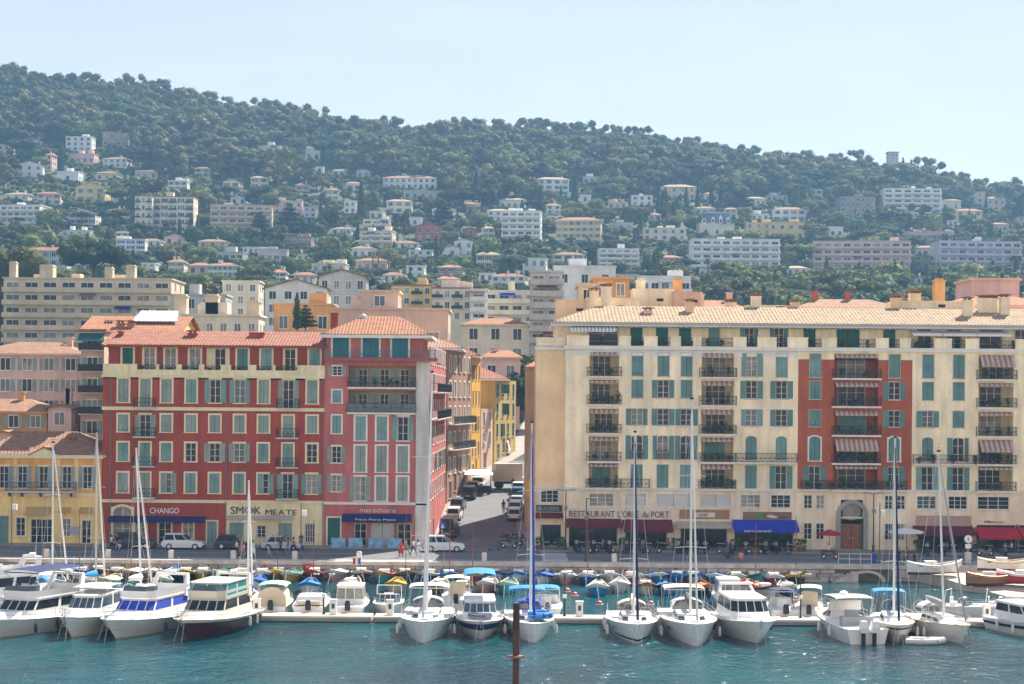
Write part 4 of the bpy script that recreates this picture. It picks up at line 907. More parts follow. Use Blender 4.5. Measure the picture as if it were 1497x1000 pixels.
# the town behind the quay
TOWN = [
 (5, 250, 408, 500, 5, 9, 'a', 'b', 'w', 'wide beige apartment building with long balconies and blue awnings', None, 400),
 (250, 330, 432, 480, 2, 4, 'f', 'g', 'w', 'grey concrete apartment building with stepped terraces', None, 380),
 (255, 378, 462, 500, 1, 6, 'f', 'c', 'w', 'cream flat-roofed house with three tall square chimney stacks', None, 280),
 (325, 378, 412, 465, 3, 3, 'f', 'c', 'w', 'cream apartment building beside the concrete terraces', None, 395),
 (387, 478, 422, 480, 3, 4, 'g', 'w', 'r', 'white gabled building with small paired windows', None, 370),
 (400, 486, 446, 490, 1, 3, 'f', 'o', 'w', 'orange flat-roofed block with iron terrace rail', None, 290),
 (486, 655, 453, 520, 1, 4, 'f', 'k', 'w', 'broad windowless pinkish beige wall behind the pink house', None, 262),
 (528, 582, 427, 453, 1, 1, 'f', 'k', 'w', 'tall blank beige roof tower above the pinkish wall', None, 264),
 (466, 535, 405, 450, 2, 4, 'g', 'g', 'r', 'grey house with red roof behind the beige wall', None, 420),
 (572, 632, 418, 462, 3, 4, 'e', 'y', 'o', 'pale yellow apartment house with open galleries', None, 415),
 (632, 690, 422, 470, 3, 4, 'e', 'c', 'o', 'cream apartment house with orange roof and small loggias', None, 410),
 (688, 712, 424, 470, 3, 1, 'a', 'w', 'w', 'thin white balcony block wedged between cream apartments', None, 405),
 (708, 785, 426, 475, 3, 4, 'a', 'c', 'w', 'cream apartment building with rounded balcony bands and yellow awnings', None, 420),
 (775, 822, 398, 500, 6, 2, 'a', 'g', 'w', 'grey balcony tower with bright blue awnings', None, 330),
 (676, 772, 474, 560, 3, 3, 'v', 'c', 'o', 'cream house with small square windows closing the street', None, 330),
 (705, 760, 522, 560, 1, 2, 'v', 'p', 'o', 'low house with broad orange roof below the cream house', None, 300),
 (868, 920, 408, 470, 2, 2, 'f', 'o', 'w', 'ochre penthouse block with flat roof above the cream building', None, 226),
 (846, 870, 418, 470, 2, 1, 'f', 'b', 'w', 'sandy stair tower next to the ochre penthouse', None, 224),
 (1420, 1490, 410, 470, 1, 1, 'f', 'p', 'w', 'blank pink gable block with ochre pillars over the long roof', None, 224),
 (1385, 1540, 446, 480, 1, 3, 'v', 'p', 'o', 'pink house with orange roof peeking over the long pale roof', None, 216),
 (1000, 1092, 452, 480, 1, 2, 'v', 'p', 'o', 'pink house with low orange roof behind the row of chimneys', None, 214),
 (1165, 1320, 450, 480, 1, 4, 'v', 'r', 'b', 'long low house with dull red roof behind the cream building', None, 222),
 (810, 900, 390, 420, 1, 3, 'f', 'w', 'w', 'white flat house with grey roof above the blue-awning tower', None, 430),
 (935, 1010, 405, 450, 2, 5, 'a', 'w', 'w', 'white terraced flats rising over the chimneys', None, 440),
 (1662, 1800, 520, 800, 6, 8, 'v', 'y', 'o', 'yellow corner house beyond the end of the cream building', 'g', 195),
 (1560, 1700, 455, 520, 3, 7, 'v', 'p', 'o', 'pink town house behind the end of the cream building', 'g', 235),
 (1520, 1660, 425, 470, 3, 8, 'a', 'c', 'w', 'cream balcony block behind the end of the long pale roof', None, 330),
]
for t in TOWN: house(*t[:10], t[10], Y=t[11], keep=t[11] > 360)
t_ch = bpy.data.objects
for x, yb, yt, Y, lab, k in ((265, 470, 434, 283, 'b', 2.0), (311, 470, 434, 283, 'b', 2.0), (371, 470, 443, 283, 'b', 2.0), (1372, 450, 412, 214, 'o', 1.25), (1023, 450, 432, 213, 'p', .9), (990, 450, 412, 215, 'o', 1.1), (936, 450, 412, 216, 'c', 1.1), (20, 405, 385, 402, 'b', 1.6), (70, 405, 390, 402, 'b', 3.0), (160, 410, 393, 402, 'b', 1.8), (192, 410, 390, 402, 'b', 2.0)):
    X, Z0 = PX(x, yb, Y); Z1 = ZP(yt, Y, x)
    tag(MB().box(-k / 2, k / 2, -k / 2, k / 2, Z0 - 6, Z1).box(-k / 2 - .12, k / 2 + .12, -k / 2 - .12, k / 2 + .12, Z1, Z1 + .15).box(-k / 2 + .15, k / 2 - .15, -k / 2 + .15, k / 2 - .15, Z1 + .15, Z1 + .4).build('chimney_stack', [wm(lab)], None, (X, Y, 0)), {283: 'tall square sand-coloured chimney stack on the cream flat-roofed house', 402: 'square sand-coloured chimney on the wide beige apartment building'}.get(Y, {'o': 'orange chimney stack with tiled cap behind the long pale roof', 'p': 'slim pink chimney stack behind the long pale roof', 'c': 'cream chimney stack beside the ochre penthouse block'}.get(lab)), 'chimney', 'chimney stacks over the roofs')
HILL = [
 (-14, 15, 212, 228, 2, 3, 'v', 'w', 'b', 'white villa with brown roof high among the pines', None), (43, 61, 206, 214, 1, 2, 'g', 'w', 'p', 'tiny white gable in the upper wood', None),
 (96, 134, 200, 221, 3, 4, 'f', 'w', 'w', 'white three-storey flat-roofed villa with roof pavilion', None), (101, 138, 225, 240, 1, 4, 'f', 'p', 'w', 'low pinkish terrace house under the white three-storey villa', None),
 (150, 186, 232, 245, 2, 4, 'v', 'w', 'o', 'white villa with flat orange hip roof in the upper wood', None), (24, 62, 241, 259, 2, 3, 'g', 'w', 'o', 'white gabled villa beside a slim tower', None),
 (67, 76, 226, 250, 3, 1, 'v', 'p', 'o', 'slim pale tower of the white gabled villa', None), (83, 115, 251, 266, 1, 1, 'f', 'w', 'w', 'long low white house with blank front', None),
 (140, 173, 253, 264, 1, 3, 'v', 'b', 'b', 'beige bungalow with arched openings below the orange-roofed villa', None), (110, 154, 273, 296, 2, 3, 'g', 'y', 'p', 'broad yellow villa with gable front and arched windows', 't'),
 (6, 42, 284, 294, 1, 3, 'v', 'w', 'p', 'white villa with pale hip roof above the palms', None), (54, 88, 283, 299, 2, 3, 'v', 'p', 'r', 'pink two-storey villa with shallow red roof', 'g'),
 (-20, 60, 300, 336, 4, 8, 'a', 'w', 'w', 'long white balcony block behind tall palms', None), (100, 140, 311, 328, 2, 4, 'g', 'w', 'p', 'white cubist villa with low gable and blue windows', 'b'),
 (222, 283, 288, 340, 5, 5, 'e', 'c', 'o', 'tall cream residence with orange roof and brown shutters', 'n'), (197, 222, 287, 342, 5, 3, 'e', 'c', 'o', 'cream wing of the tall residence with railed balconies', None),
 (308, 397, 300, 346, 5, 7, 'a', 'k', 'w', 'wide beige balcony block below a small white gable', None), (337, 360, 289, 300, 1, 2, 'g', 'w', 'r', 'white gable and turret over the wide beige block', None),
 (170, 212, 350, 373, 3, 3, 'f', 'w', 'w', 'white cubic villa with bright blue shutters', 'b'), (240, 270, 346, 359, 1, 2, 'g', 'p', 'o', 'small pink gabled villa beside a cypress', None),
 (290, 332, 353, 363, 1, 3, 'v', 'b', 'b', 'low beige house with weathered roof under the balcony block', None), (33, 98, 366, 402, 3, 5, 'v', 'g', 'r', 'grey villa with red roof and striped awning', 'g'),
 (112, 172, 363, 400, 2, 5, 'v', 'w', 'o', 'long white villa with orange roof behind the umbrella pine', 't'), (275, 303, 388, 402, 1, 2, 'v', 'p', 'o', 'small house with orange roof beside the long shuttered villa', None),
 (303, 348, 388, 405, 2, 6, 'v', 'w', 'o', 'long villa with orange hip roof and pale teal shutters', 't'), (316, 356, 369, 381, 1, 4, 'a', 'g', 'w', 'flat glazed house with deep terrace', None),
 (378, 410, 213, 226, 1, 3, 'f', 'w', 'w', 'roofless white pavilion high in the wood', None), (446, 468, 218, 234, 1, 2, 'f', 'w', 'w', 'white castle-like villa with pointed crenels', None),
 (461, 473, 244, 254, 1, 1, 'f', 'w', 'w', 'small white ruin below the crenellated villa', None), (400, 442, 294, 315, 2, 4, 'f', 'p', 'w', 'salmon pink villa with flat roof behind a cedar', None),
 (444, 462, 303, 318, 2, 2, 'f', 'l', 'w', 'lilac annex of the salmon pink villa', None), (503, 520, 294, 312, 2, 2, 'f', 'w', 'w', 'narrow white cubic villa among cypresses', None),
 (526, 574, 338, 362, 3, 3, 'a', 'c', 'w', 'lower storeys of the cream terraced pyramid block', None), (531, 570, 321, 338, 2, 3, 'a', 'c', 'w', 'middle storeys of the cream terraced pyramid block', None), (540, 560, 309, 321, 1, 2, 'f', 'c', 'w', 'top storey of the cream terraced pyramid block', None),
 (560, 637, 260, 276, 2, 9, 'v', 'w', 'o', 'very long white villa with row of small windows', None), (590, 646, 279, 292, 1, 5, 'f', 'g', 'w', 'pale arcaded retaining wall below the very long villa', None),
 (565, 602, 294, 312, 2, 3, 'v', 'c', 'p', 'cream villa with grey shutters below the arcaded wall', 'g'), (632, 664, 306, 326, 2, 3, 'v', 'w', 'o', 'white villa with orange roof behind a dark fir', None),
 (597, 616, 318, 331, 1, 1, 'f', 'w', 'w', 'small white cube beside the dark red villa', None), (607, 645, 331, 353, 2, 3, 'g', 'r', 'r', 'dark red villa with rounded gable', None),
 (678, 697, 335, 346, 1, 1, 'g', 'r', 'r', 'little dark red gabled house', None), (574, 612, 355, 364, 1, 4, 'v', 'w', 'r', 'low white villa with thin red roof line', None),
 (597, 632, 366, 381, 2, 3, 'f', 'w', 'w', 'white cubist villa with corner loggia', None), (594, 620, 389, 406, 2, 2, 'f', 'w', 'w', 'white modern villa with wide dark windows', None),
 (650, 672, 362, 376, 1, 1, 'g', 'w', 'p', 'white split-gable villa, lower wing', None), (664, 692, 353, 376, 2, 2, 'g', 'w', 'p', 'white split-gable villa, upper wing', None),
 (697, 731, 372, 393, 2, 3, 'v', 'c', 'p', 'cream villa with dark shutters beside two thin cypresses', 'n'), (640, 676, 391, 406, 2, 3, 'v', 'n', 'b', 'brown timber house with white balcony', None),
 (733, 790, 309, 364, 6, 5, 'a', 'w', 'w', 'tall white apartment block with thin red balcony lines', None), (712, 745, 308, 324, 2, 3, 'v', 'w', 'y' if 0 else 'p', 'cream villa tucked against the tall white block', None),
 (730, 767, 292, 306, 1, 4, 'v', 'w', 'p', 'white villa with pale twin roofs above the tall white block', None), (785, 832, 262, 286, 3, 4, 'v', 'w', 'p', 'large white villa with long balcony and hip roof', 't'),
 (852, 879, 259, 269, 1, 3, 'f', 'w', 'w', 'long white pavilion beside the large white villa', None), (812, 878, 322, 358, 4, 7, 'v', 'y', 'r', 'yellow palazzo with red hip roof and four rows of windows', 'g'),
 (808, 853, 372, 388, 2, 3, 'v', 'w', 'r', 'white house with red roof and arched ground floor', 'd'), (876, 934, 364, 394, 4, 5, 'a', 'w', 'w', 'white terraced flats with planted balconies', None),
 (923, 954, 286, 301, 2, 3, 'f', 'w', 'w', 'white octagonal-looking villa in dense trees', None), (966, 1018, 273, 292, 2, 4, 'v', 'b', 'p', 'pale stone villa screened by cypresses', None),
 (940, 1003, 334, 352, 2, 5, 'f', 'c', 'w', 'cream flat-topped mansion with cornice', None), (1023, 1074, 327, 346, 1, 3, 'f', 'c', 'w', 'cream chateau front under a blue mansard roof', None),
 (1012, 1140, 350, 400, 5, 9, 'a', 'w', 'w', 'very wide white and pink balcony block beneath the chateau', None), (1090, 1128, 326, 344, 2, 3, 'f', 'y', 'w', 'yellow flat villa with white awning', None),
 (1124, 1176, 325, 350, 2, 4, 'f', 'y', 'w', 'yellow stepped villa with terraces', None), (1131, 1178, 306, 324, 2, 4, 'v', 'w', 'r', 'white villa with red hip roof and blue-grey shutters', 't'),
 (1212, 1233, 332, 347, 1, 2, 'f', 'w', 'w', 'small white cube house above the pink-grey block', None), (1228, 1280, 288, 318, 4, 7, 'f', 'n', 'w', 'grey-brown mansion half hidden by trees', 'g'),
 (1292, 1376, 276, 320, 6, 6, 'a', 'w', 'w', 'white hillside apartment tower with blue blinds', None), (1375, 1405, 293, 308, 1, 2, 'v', 'c', 'o', 'cream villa with blank wall beside the apartment tower', None),
 (1397, 1436, 308, 326, 2, 3, 'v', 'y', 'o', 'yellow villa with orange hip roof and cypress in front', 'g'), (1425, 1440, 281, 305, 3, 1, 'f', 'b', 'w', 'square beige tower house behind cypresses', None),
 (1443, 1470, 290, 310, 2, 3, 'v', 'b', 'p', 'beige villa with pale roof beside the tower house', None), (1487, 1520, 318, 332, 2, 3, 'v', 'l', 'r', 'lilac villa with red roof low on the ridge', None),
 (1190, 1330, 353, 404, 5, 10, 'a', 'p', 'w', 'very wide pink-grey balcony block with red awning', None), (1373, 1494, 353, 404, 5, 9, 'a', 'l', 'w', 'very wide lilac-grey balcony block behind palms', None),
 (1320, 1392, 339, 352, 1, 10, 'f', 'p', 'w', 'long low pink house with many red shutters', 'r'), (764, 798, 378, 406, 2, 3, 'f', 'w', 'w', 'white flat villa with grey terrace below the tall white block', None),
 (415, 455, 347, 366, 2, 4, 'a', 'n', 'w', 'brown terraced flats half hidden by a cedar', None), (455, 505, 386, 400, 1, 4, 'f', 'c', 'w', 'low cream modern house with long terrace', None),
 (514, 546, 363, 378, 1, 3, 'v', 'w', 'o', 'white house with orange roof under the terraced pyramid', None), (520, 566, 381, 396, 1, 4, 'v', 'p', 'o', 'pale house with orange roof behind palms', None),
 (378, 420, 365, 382, 1, 4, 'a', 'g', 'w', 'grey balcony house among dark trees', None), (718, 768, 404, 420, 2, 4, 'v', 'w', 'r', 'white house with red hip roof above the cream apartments', None),
 (150, 187, 193, 214, 2, 4, 'f', 'n', 'w', 'ruined brownish mansion behind trees above the orange-hipped villa', None), (533, 560, 411, 421, 1, 2, 'f', 'w', 'w', 'white flat boxes above the blank beige tower', None),
 (848, 863, 285, 297, 1, 1, 'f', 'w', 'w', 'tiny white house below the long white pavilion', None), (890, 926, 326, 337, 1, 3, 'f', 'g', 'w', 'grey walled house above the terraced flats', None), (948, 966, 314, 323, 1, 2, 'v', 'p', 'r', 'little house with red roof under the octagonal villa', None),
 (1090, 1120, 290, 301, 1, 4, 'v', 'c', 'p', 'pale villa with low roof above the yellow villas', None), (1120, 1152, 286, 295, 1, 4, 'f', 'g', 'w', 'long grey house in the trees above the white shuttered villa', None), (1098, 1124, 313, 323, 1, 3, 'f', 'w', 'w', 'white garden house with domed tree in front', None),
 (1386, 1400, 322, 330, 1, 2, 'f', 'w', 'w', 'white cube under the cream villa with blank wall', None), (90, 132, 337, 347, 1, 4, 'f', 'w', 'w', 'low white wall house with garage doors under the umbrella pines', None), (169, 188, 340, 350, 1, 2, 'v', 'c', 'p', 'cream pavilion with pale roof above the blue-shuttered villa', None),
 (205, 236, 352, 362, 1, 3, 'v', 'w', 'r', 'white annex with red roof line beside the blue-shuttered villa', None), (434, 452, 372, 381, 1, 2, 'g', 'c', 'p', 'cream gable below the brown terraced flats', None), (355, 378, 362, 372, 1, 3, 'f', 'w', 'w', 'white flat house next to the glazed house', None),
 (560, 590, 402, 412, 1, 3, 'v', 'w', 'r', 'white bungalow with red roof below the palms', None), (700, 722, 400, 412, 1, 2, 'f', 'w', 'w', 'white box house below the dark-shuttered villa', None), (770, 806, 408, 418, 1, 3, 'v', 'w', 'o', 'white house with orange roof over the rounded balconies', None), (640, 672, 408, 418, 1, 3, 'v', 'c', 'o', 'cream house with orange roof below the timber house', None),
 (430, 462, 402, 414, 1, 3, 'v', 'c', 'r', 'cream house with red roof below the grey balcony house', None), (900, 934, 402, 414, 1, 4, 'f', 'w', 'w', 'white flat house with long window below the terraced flats', None), (1150, 1180, 392, 404, 1, 3, 'v', 'c', 'p', 'cream house among palms beside the pink-grey block', None), (1340, 1368, 362, 376, 1, 3, 'v', 'c', 'o', 'cream house with orange roof between the two wide blocks', None), (1022, 1040, 395, 402, 1, 2, 'f', 'w', 'w', 'low white garden wing under the chateau block', None)]
for t in HILL: house(*t[:10], t[10] if len(t) > 10 else None, rot=R(rnd.uniform(-7, 7)))
# the blue mansard with its dormers
Ym = depth_on_hill(1048, 346); X, Z = PX(1050, 327, Ym); mr = thing('mansard_roof_pavilion', 'steep blue-grey mansard with white dormers above the cream chateau front', 'roof', (X, Ym, Z))
MB().loft([[(-8, -.2, 0), (8, -.2, 0), (8, 9, 0), (-8, 9, 0)], [(-5.6, 2.4, 5.6), (5.6, 2.4, 5.6), (5.6, 6.5, 5.6), (-5.6, 6.5, 5.6)], [(-4.8, 3, 6.2), (4.8, 3, 6.2), (4.8, 6, 6.2), (-4.8, 6, 6.2)]]).build('mansard', [ROOF['d']], mr)
for x, s_ in ((-7.2, .8), (-2.6, 1), (1.2, 1.2), (4.9, 1)): d = MB().box(-.8, .8, -.5, 2.5, 0, 2.6 * s_).prism([(-.9, 2.6 * s_), (.9, 2.6 * s_), (0, 3.5 * s_)], -.6, 2.5).build('dormer', [white], mr, (x, 0, .05)); MB().box(-.45, .45, -.53, -.5, .5, 2.0).build('pane', [glass], d)
# crenels, skyline tower
Yc = depth_on_hill(457, 234); cc = thing('crenellated_parapet', 'row of white pointed crenels on the castle-like villa', 'parapet', (XP(457, Yc), Yc - .1, ZP(218, Yc, 457) + .3))
for k in range(6): MB().prism([(-.55, 0), (.55, 0), (.55, .8), (0, 1.5 if k in (0, 5) else 1.1), (-.55, .8)], 0, .6).build('crenel', [wm('w')], cc, (-3.2 + k * 1.28, 0, 0))
Yt = 1200; X, Z = PX(1306, 252, Yt); tw_ = thing('lookout_tower', 'square stone lookout tower with flat tiled cap on the ridge', 'tower', (X, Yt, Z - 6)); h = ZP(222, Yt, 1306) - Z + 6
MB().box(-3.4, 3.4, 0, 6.8, 0, h).build('shaft', [wm('g')], tw_); roof_mesh(-3.4, 3.4, 0, 6.8, h, 1.2, 3, None, 0, 1, .3, .7).build('cap', [tile_brown, wm('g')], tw_)
for k in range(3): ob('window', hwin(.8, 1.4, None, glass), tw_, (-2 + 2 * k, -.02, h - 3))
HOUSES.append((1297, 1315, 216, 246, Yt))
# ---------------------------------------------------------------- trees
def leaf_mat(name, col):
    m = bpy.data.materials.new(name); m.use_nodes = True; nd, lk = m.node_tree.nodes, m.node_tree.links; b = nd['Principled BSDF']
    b.inputs['Roughness'].default_value = .75; b.inputs['Specular IOR Level'].default_value = .15
    oi = nd.new('ShaderNodeObjectInfo'); g = nd.new('ShaderNodeNewGeometry')
    n = nd.new('ShaderNodeTexNoise'); n.inputs['Scale'].default_value = .45; lk.new(g.outputs['Position'], n.inputs['Vector'])
    a = nd.new('ShaderNodeMath'); a.operation = 'MULTIPLY_ADD'; a.inputs[1].default_value = .9; a.inputs[2].default_value = .25; lk.new(n.outputs[0], a.inputs[0])
    h = nd.new('ShaderNodeHueSaturation'); h.inputs['Color'].default_value = (*col, 1)
    r1 = nd.new('ShaderNodeMapRange'); r1.inputs[3].default_value = .445; r1.inputs[4].default_value = .52; lk.new(oi.outputs['Random'], r1.inputs[0]); lk.new(r1.outputs[0], h.inputs['Hue'])
    r2 = nd.new('ShaderNodeMath'); r2.operation = 'MULTIPLY_ADD'; r2.inputs[1].default_value = 7.13; r2.inputs[2].default_value = 0; lk.new(oi.outputs['Random'], r2.inputs[0])
    fr = nd.new('ShaderNodeMath'); fr.operation = 'FRACT'; lk.new(r2.outputs[0], fr.inputs[0])
    r3 = nd.new('ShaderNodeMapRange'); r3.inputs[3].default_value = .55; r3.inputs[4].default_value = 1.75; lk.new(fr.outputs[0], r3.inputs[0])
    mu = nd.new('ShaderNodeMath'); mu.operation = 'MULTIPLY'; lk.new(r3.outputs[0], mu.inputs[0]); lk.new(a.outputs[0], mu.inputs[1])
    mu2 = nd.new('ShaderNodeMath'); mu2.operation = 'MULTIPLY'; mu2.inputs[1].default_value = 1.35; lk.new(mu.outputs[0], mu2.inputs[0]); lk.new(mu2.outputs[0], h.inputs['Value'])
    lk.new(h.outputs[0], b.inputs['Base Color'])
    tr = nd.new('ShaderNodeBsdfTranslucent'); mxs = nd.new('ShaderNodeMixShader'); mxs.inputs[0].default_value = .33; lk.new(h.outputs[0], tr.inputs[0]); lk.new(b.outputs[0], mxs.inputs[1]); lk.new(tr.outputs[0], mxs.inputs[2]); lk.new(mxs.outputs[0], nd['Material Output'].inputs[0]); return m
bark = M('bark', (.14, .10, .07), .95, .3, 2)
pine_leaf, broad_leaf, dark_leaf, palm_leaf = leaf_mat('pine_foliage', (.125, .135, .045)), leaf_mat('broad_foliage', (.125, .16, .042)), leaf_mat('dark_foliage', (.042, .076, .03)), leaf_mat('palm_foliage', (.10, .12, .045))
ICO = None
def ico():
    global ICO
    if ICO is None:
        import bmesh
        bm = bmesh.new(); bmesh.ops.create_icosphere(bm, subdivisions=2, radius=1); ICO = (np.array([v.co[:] for v in bm.verts]), [[v.index for v in f.verts] for f in bm.faces]); bm.free()
    return ICO
def crown(lobes, nleaf, size, seed, flat=1.0):
    """lobes: (x, y, z, r, rz); a lumpy inner body plus many leaf clumps over each lobe"""
    g = np.random.default_rng(seed); mb = MB(); iv, fc = ico()
    for (x, y, z, r, rz) in lobes:
        d = 1 + .22 * g.standard_normal(len(iv)).clip(-1.5, 1.5); v = iv * d[:, None] * np.array([r, r, rz]) * .82 + (x, y, z); b = len(mb.v)
        mb.v += [tuple(p) for p in v]; mb.f += [tuple(b + i for i in f) for f in fc]; mb.m += [0] * len(fc)
        n = int(nleaf * r * r)
        dirs = g.standard_normal((n, 3)); dirs /= np.linalg.norm(dirs, axis=1)[:, None]; dirs[:, 2] = np.where(dirs[:, 2] < -.5, -dirs[:, 2], dirs[:, 2])
        pos = dirs * g.uniform(.80, 1.14, (n, 1)) * np.array([r, r, rz]) + (x, y, z)
        t = g.standard_normal((n, 3)); t -= dirs * (t * dirs).sum(1)[:, None] * .6; t /= np.linalg.norm(t, axis=1)[:, None]
        u = np.cross(t, dirs); sz = size * g.uniform(.6, 1.4, (n, 1)); t *= sz; u *= sz * .7
        for p, a, c, e in zip(pos, t, u, dirs):
            b = len(mb.v); mb.v += [tuple(p - a), tuple(p + c + e * size * .3), tuple(p + a * .9), tuple(p - c + e * size * .1)]; mb.f.append((b, b + 1, b + 2, b + 3)); mb.m.append(0)
    return mb
def trunk(h, r, lobes, lean=0.0):
    mb = MB(); top = Vector((lean, 0, h)); mb.tube((0, 0, -1.5), top, r, r * .55, 7)
    for (x, y, z, rr, rz) in lobes[:6]: mb.tube(top * .8 + Vector((0, 0, 0)), (x * .85, y * .85, z - rz * .3), r * .42, r * .2, 5)
    return mb
ARCH = {}
def arch(name, lobes, nleaf, size, seed, leaf, th, tr): ARCH[name] = (crown(lobes, nleaf, size, seed).mesh('crown', [leaf], True), trunk(th, tr, lobes).mesh('trunk', [bark]))
def rl(seed, n, spread, z0, z1, r0, r1, sq=.8):
    g = random.Random(seed); L = []
    for k in range(n):
        a, d = g.uniform(0, 6.28), spread * math.sqrt(g.random()); r = g.uniform(r0, r1); L.append((d * math.cos(a), d * math.sin(a), g.uniform(z0, z1) - d * .25, r, r * sq))
    return L
arch('pine0', rl(1, 11, 3.4, 5.0, 8.6, .8, 1.7, .7), 17, .36, 1, pine_leaf, 5.5, .28)
arch('pine1', rl(2, 13, 3.0, 3.8, 9.4, .8, 1.6, .75), 17, .36, 2, pine_leaf, 6.2, .28)
arch('pine2', rl(3, 9, 3.8, 6.2, 7.8, .9, 1.8, .55), 17, .36, 3, pine_leaf, 5.8, .26)
arch('broad0', rl(4, 11, 2.4, 2.4, 6.0, 1.1, 2.0, .9), 15, .40, 4, broad_leaf, 3.0, .25)
arch('broad1', rl(5, 12, 2.9, 2.0, 5.4, 1.0, 1.9, .85), 15, .40, 5, broad_leaf, 2.8, .25)
arch('broad2', rl(6, 9, 1.7, 1.8, 5.2, 1.0, 1.6, 1.0), 15, .40, 6, dark_leaf, 2.5, .22)
arch('umbrella', [(math.cos(a) * d, math.sin(a) * d, 7.4 + .5 * math.sin(3 * a) - d * .18, 1.9, .95) for d, n in ((0, 1), (2.6, 6), (4.6, 9)) for a in [6.283 * k / n + d for k in range(n)]], 16, .36, 7, dark_leaf, 6.0, .42)
arch('cypress', [(.1 * math.sin(k), .1 * math.cos(2 * k), .9 + k * 1.25, 1.25 * (1 - (k / 8.5) ** 2) + .12, 1.3) for k in range(8)], 22, .34, 8, dark_leaf, 3, .2)
arch('conifer', [(math.cos(a) * d, math.sin(a) * d, z, .9 + .55 * d, .55) for z, d, n in ((1.6, 2.6, 7), (3.1, 2.2, 6), (4.6, 1.7, 5), (6.0, 1.2, 4), (7.3, .7, 3), (8.6, .2, 1)) for a in [6.283 * k / n + z for k in range(n)]], 14, .4, 9, dark_leaf, 8, .25)
def palm_crown(seed):
    mb = MB(); g = random.Random(seed)
    for k in range(26):
        a, e = g.uniform(0, 6.28), g.uniform(-.55, 1.1); L = g.uniform(1.7, 2.4); d = Vector((math.cos(a), math.sin(a), 0)); pr = Vector((0, 0, 6.0)); w = d.cross(Vector((0, 0, 1)))
        for j in range(4):
            t = (j + 1) / 4; q = Vector((0, 0, 6.0)) + d * L * t * math.cos(e * (1 - .3 * t)) + Vector((0, 0, L * (math.sin(e) * t - .55 * t * t))); ww = .30 * (1 - abs(t - .5))
            mb.face([pr - w * ww, pr + w * ww, q + w * ww * .7, q - w * ww * .7]); pr = q
    return mb
ARCH['palm'] = (palm_crown(1).mesh('crown', [palm_leaf]), MB().tube((0, 0, -1.5), (0, 0, 3), .26, .2, 7).tube((0, 0, 3), (0, 0, 6.1), .2, .24, 7).mesh('trunk', [bark]))
LAB = {'pine': ('Aleppo pine with loose olive-green crown on the wooded slope', 'pine trees on the slope'), 'broad': ('rounded green broadleaf tree among the hillside villas', 'broadleaf trees among the villas'), 'umbrella': ('flat-topped umbrella pine on the hillside', 'umbrella pines'),
       'cypress': ('slim dark cypress standing upright on the hillside', 'cypresses on the hill'), 'conifer': ('dark layered conifer on the hillside', 'conifers on the hill'), 'palm': ('feathery palm tree among the hillside villas', 'palms among the villas')}
def put_tree(kind, X, Y, Z, s, rz, label=None, sz=None, group=True):
    k = kind.rstrip('012'); lb, gr = LAB[k]
    t = thing({'broad': 'broadleaf_tree', 'pine': 'pine_tree', 'palm': 'palm_tree', 'umbrella': 'umbrella_pine', 'cypress': 'cypress_tree', 'conifer': 'conifer_tree'}[k], label or lb, 'tree', (X, Y, Z), rz, gr if not label else None)
    t.scale = (s, s, sz or s); c, tr = ARCH[kind]; ob('crown', c, t); ob('trunk', tr, t); return t
def filler():
    g = random.Random(5); n = 0; tries = 0
    while n < 46 and tries < 900:
        tries += 1; x = g.uniform(0, 1490); y = g.uniform(300, 425) if g.random() < .8 else g.uniform(255, 300)
        if y < 215 + .06 * x or y > town_line(x) + 2: continue
        w = g.uniform(16, 34); h = g.uniform(9, 17)
        if any(a - 4 < x + w and x - 4 < b and c < y + 2 and y - h - 8 < d for a, b, c, d, _ in HOUSES): continue
        wk, rk, kd = g.choice('wwwcccpbg'), g.choice('oorpb'), g.choice('vvvgf')
        lab = 'small %s %s half hidden by trees between the larger villas' % ({'w': 'white', 'c': 'cream', 'p': 'pink', 'b': 'beige', 'g': 'grey'}[wk], {'v': 'villa with %s tiled roof' % {'o': 'orange', 'r': 'red', 'p': 'pale', 'b': 'brown'}[rk], 'g': 'gabled house', 'f': 'flat-roofed house'}[kd])
        house(x, x + w, y - h, y, 2 if h > 12 else 1, max(2, int(w / 9)), kd, wk, rk if kd != 'f' else 'w', lab, g.choice((None, None, 'g', 't', 'n')), rot=R(g.uniform(-9, 9)), group='small villas scattered on the hillside'); n += 1
def town_line(px): return np.interp(px, [0, 250, 380, 480, 700, 780, 850, 1000, 1497], [400, 425, 425, 415, 425, 420, 430, 445, 440])
filler()
HR = [(a, b, c, d, Y, XP(a, Y, (c + d) / 2), XP(b, Y, (c + d) / 2)) for a, b, c, d, Y in HOUSES]
def blocked(X, Y, Z, hgt, wid):
    px, pb = to_px(X, Y, Z); _, pt = to_px(X, Y, Z + hgt); w = wid * FPX / Y / 2
    for a, b, c, d, hY, Xa, Xb in HR:
        if Xa - 1.2 < X < Xb + 1.2 and hY - 1 < Y < hY + 15: return True
        if Y < hY + 2 and px + w * .55 > a and px - w * .55 < b and pt + (pb - pt) * .10 < d - (d - c) * .34 and pb > c: return True
    return False
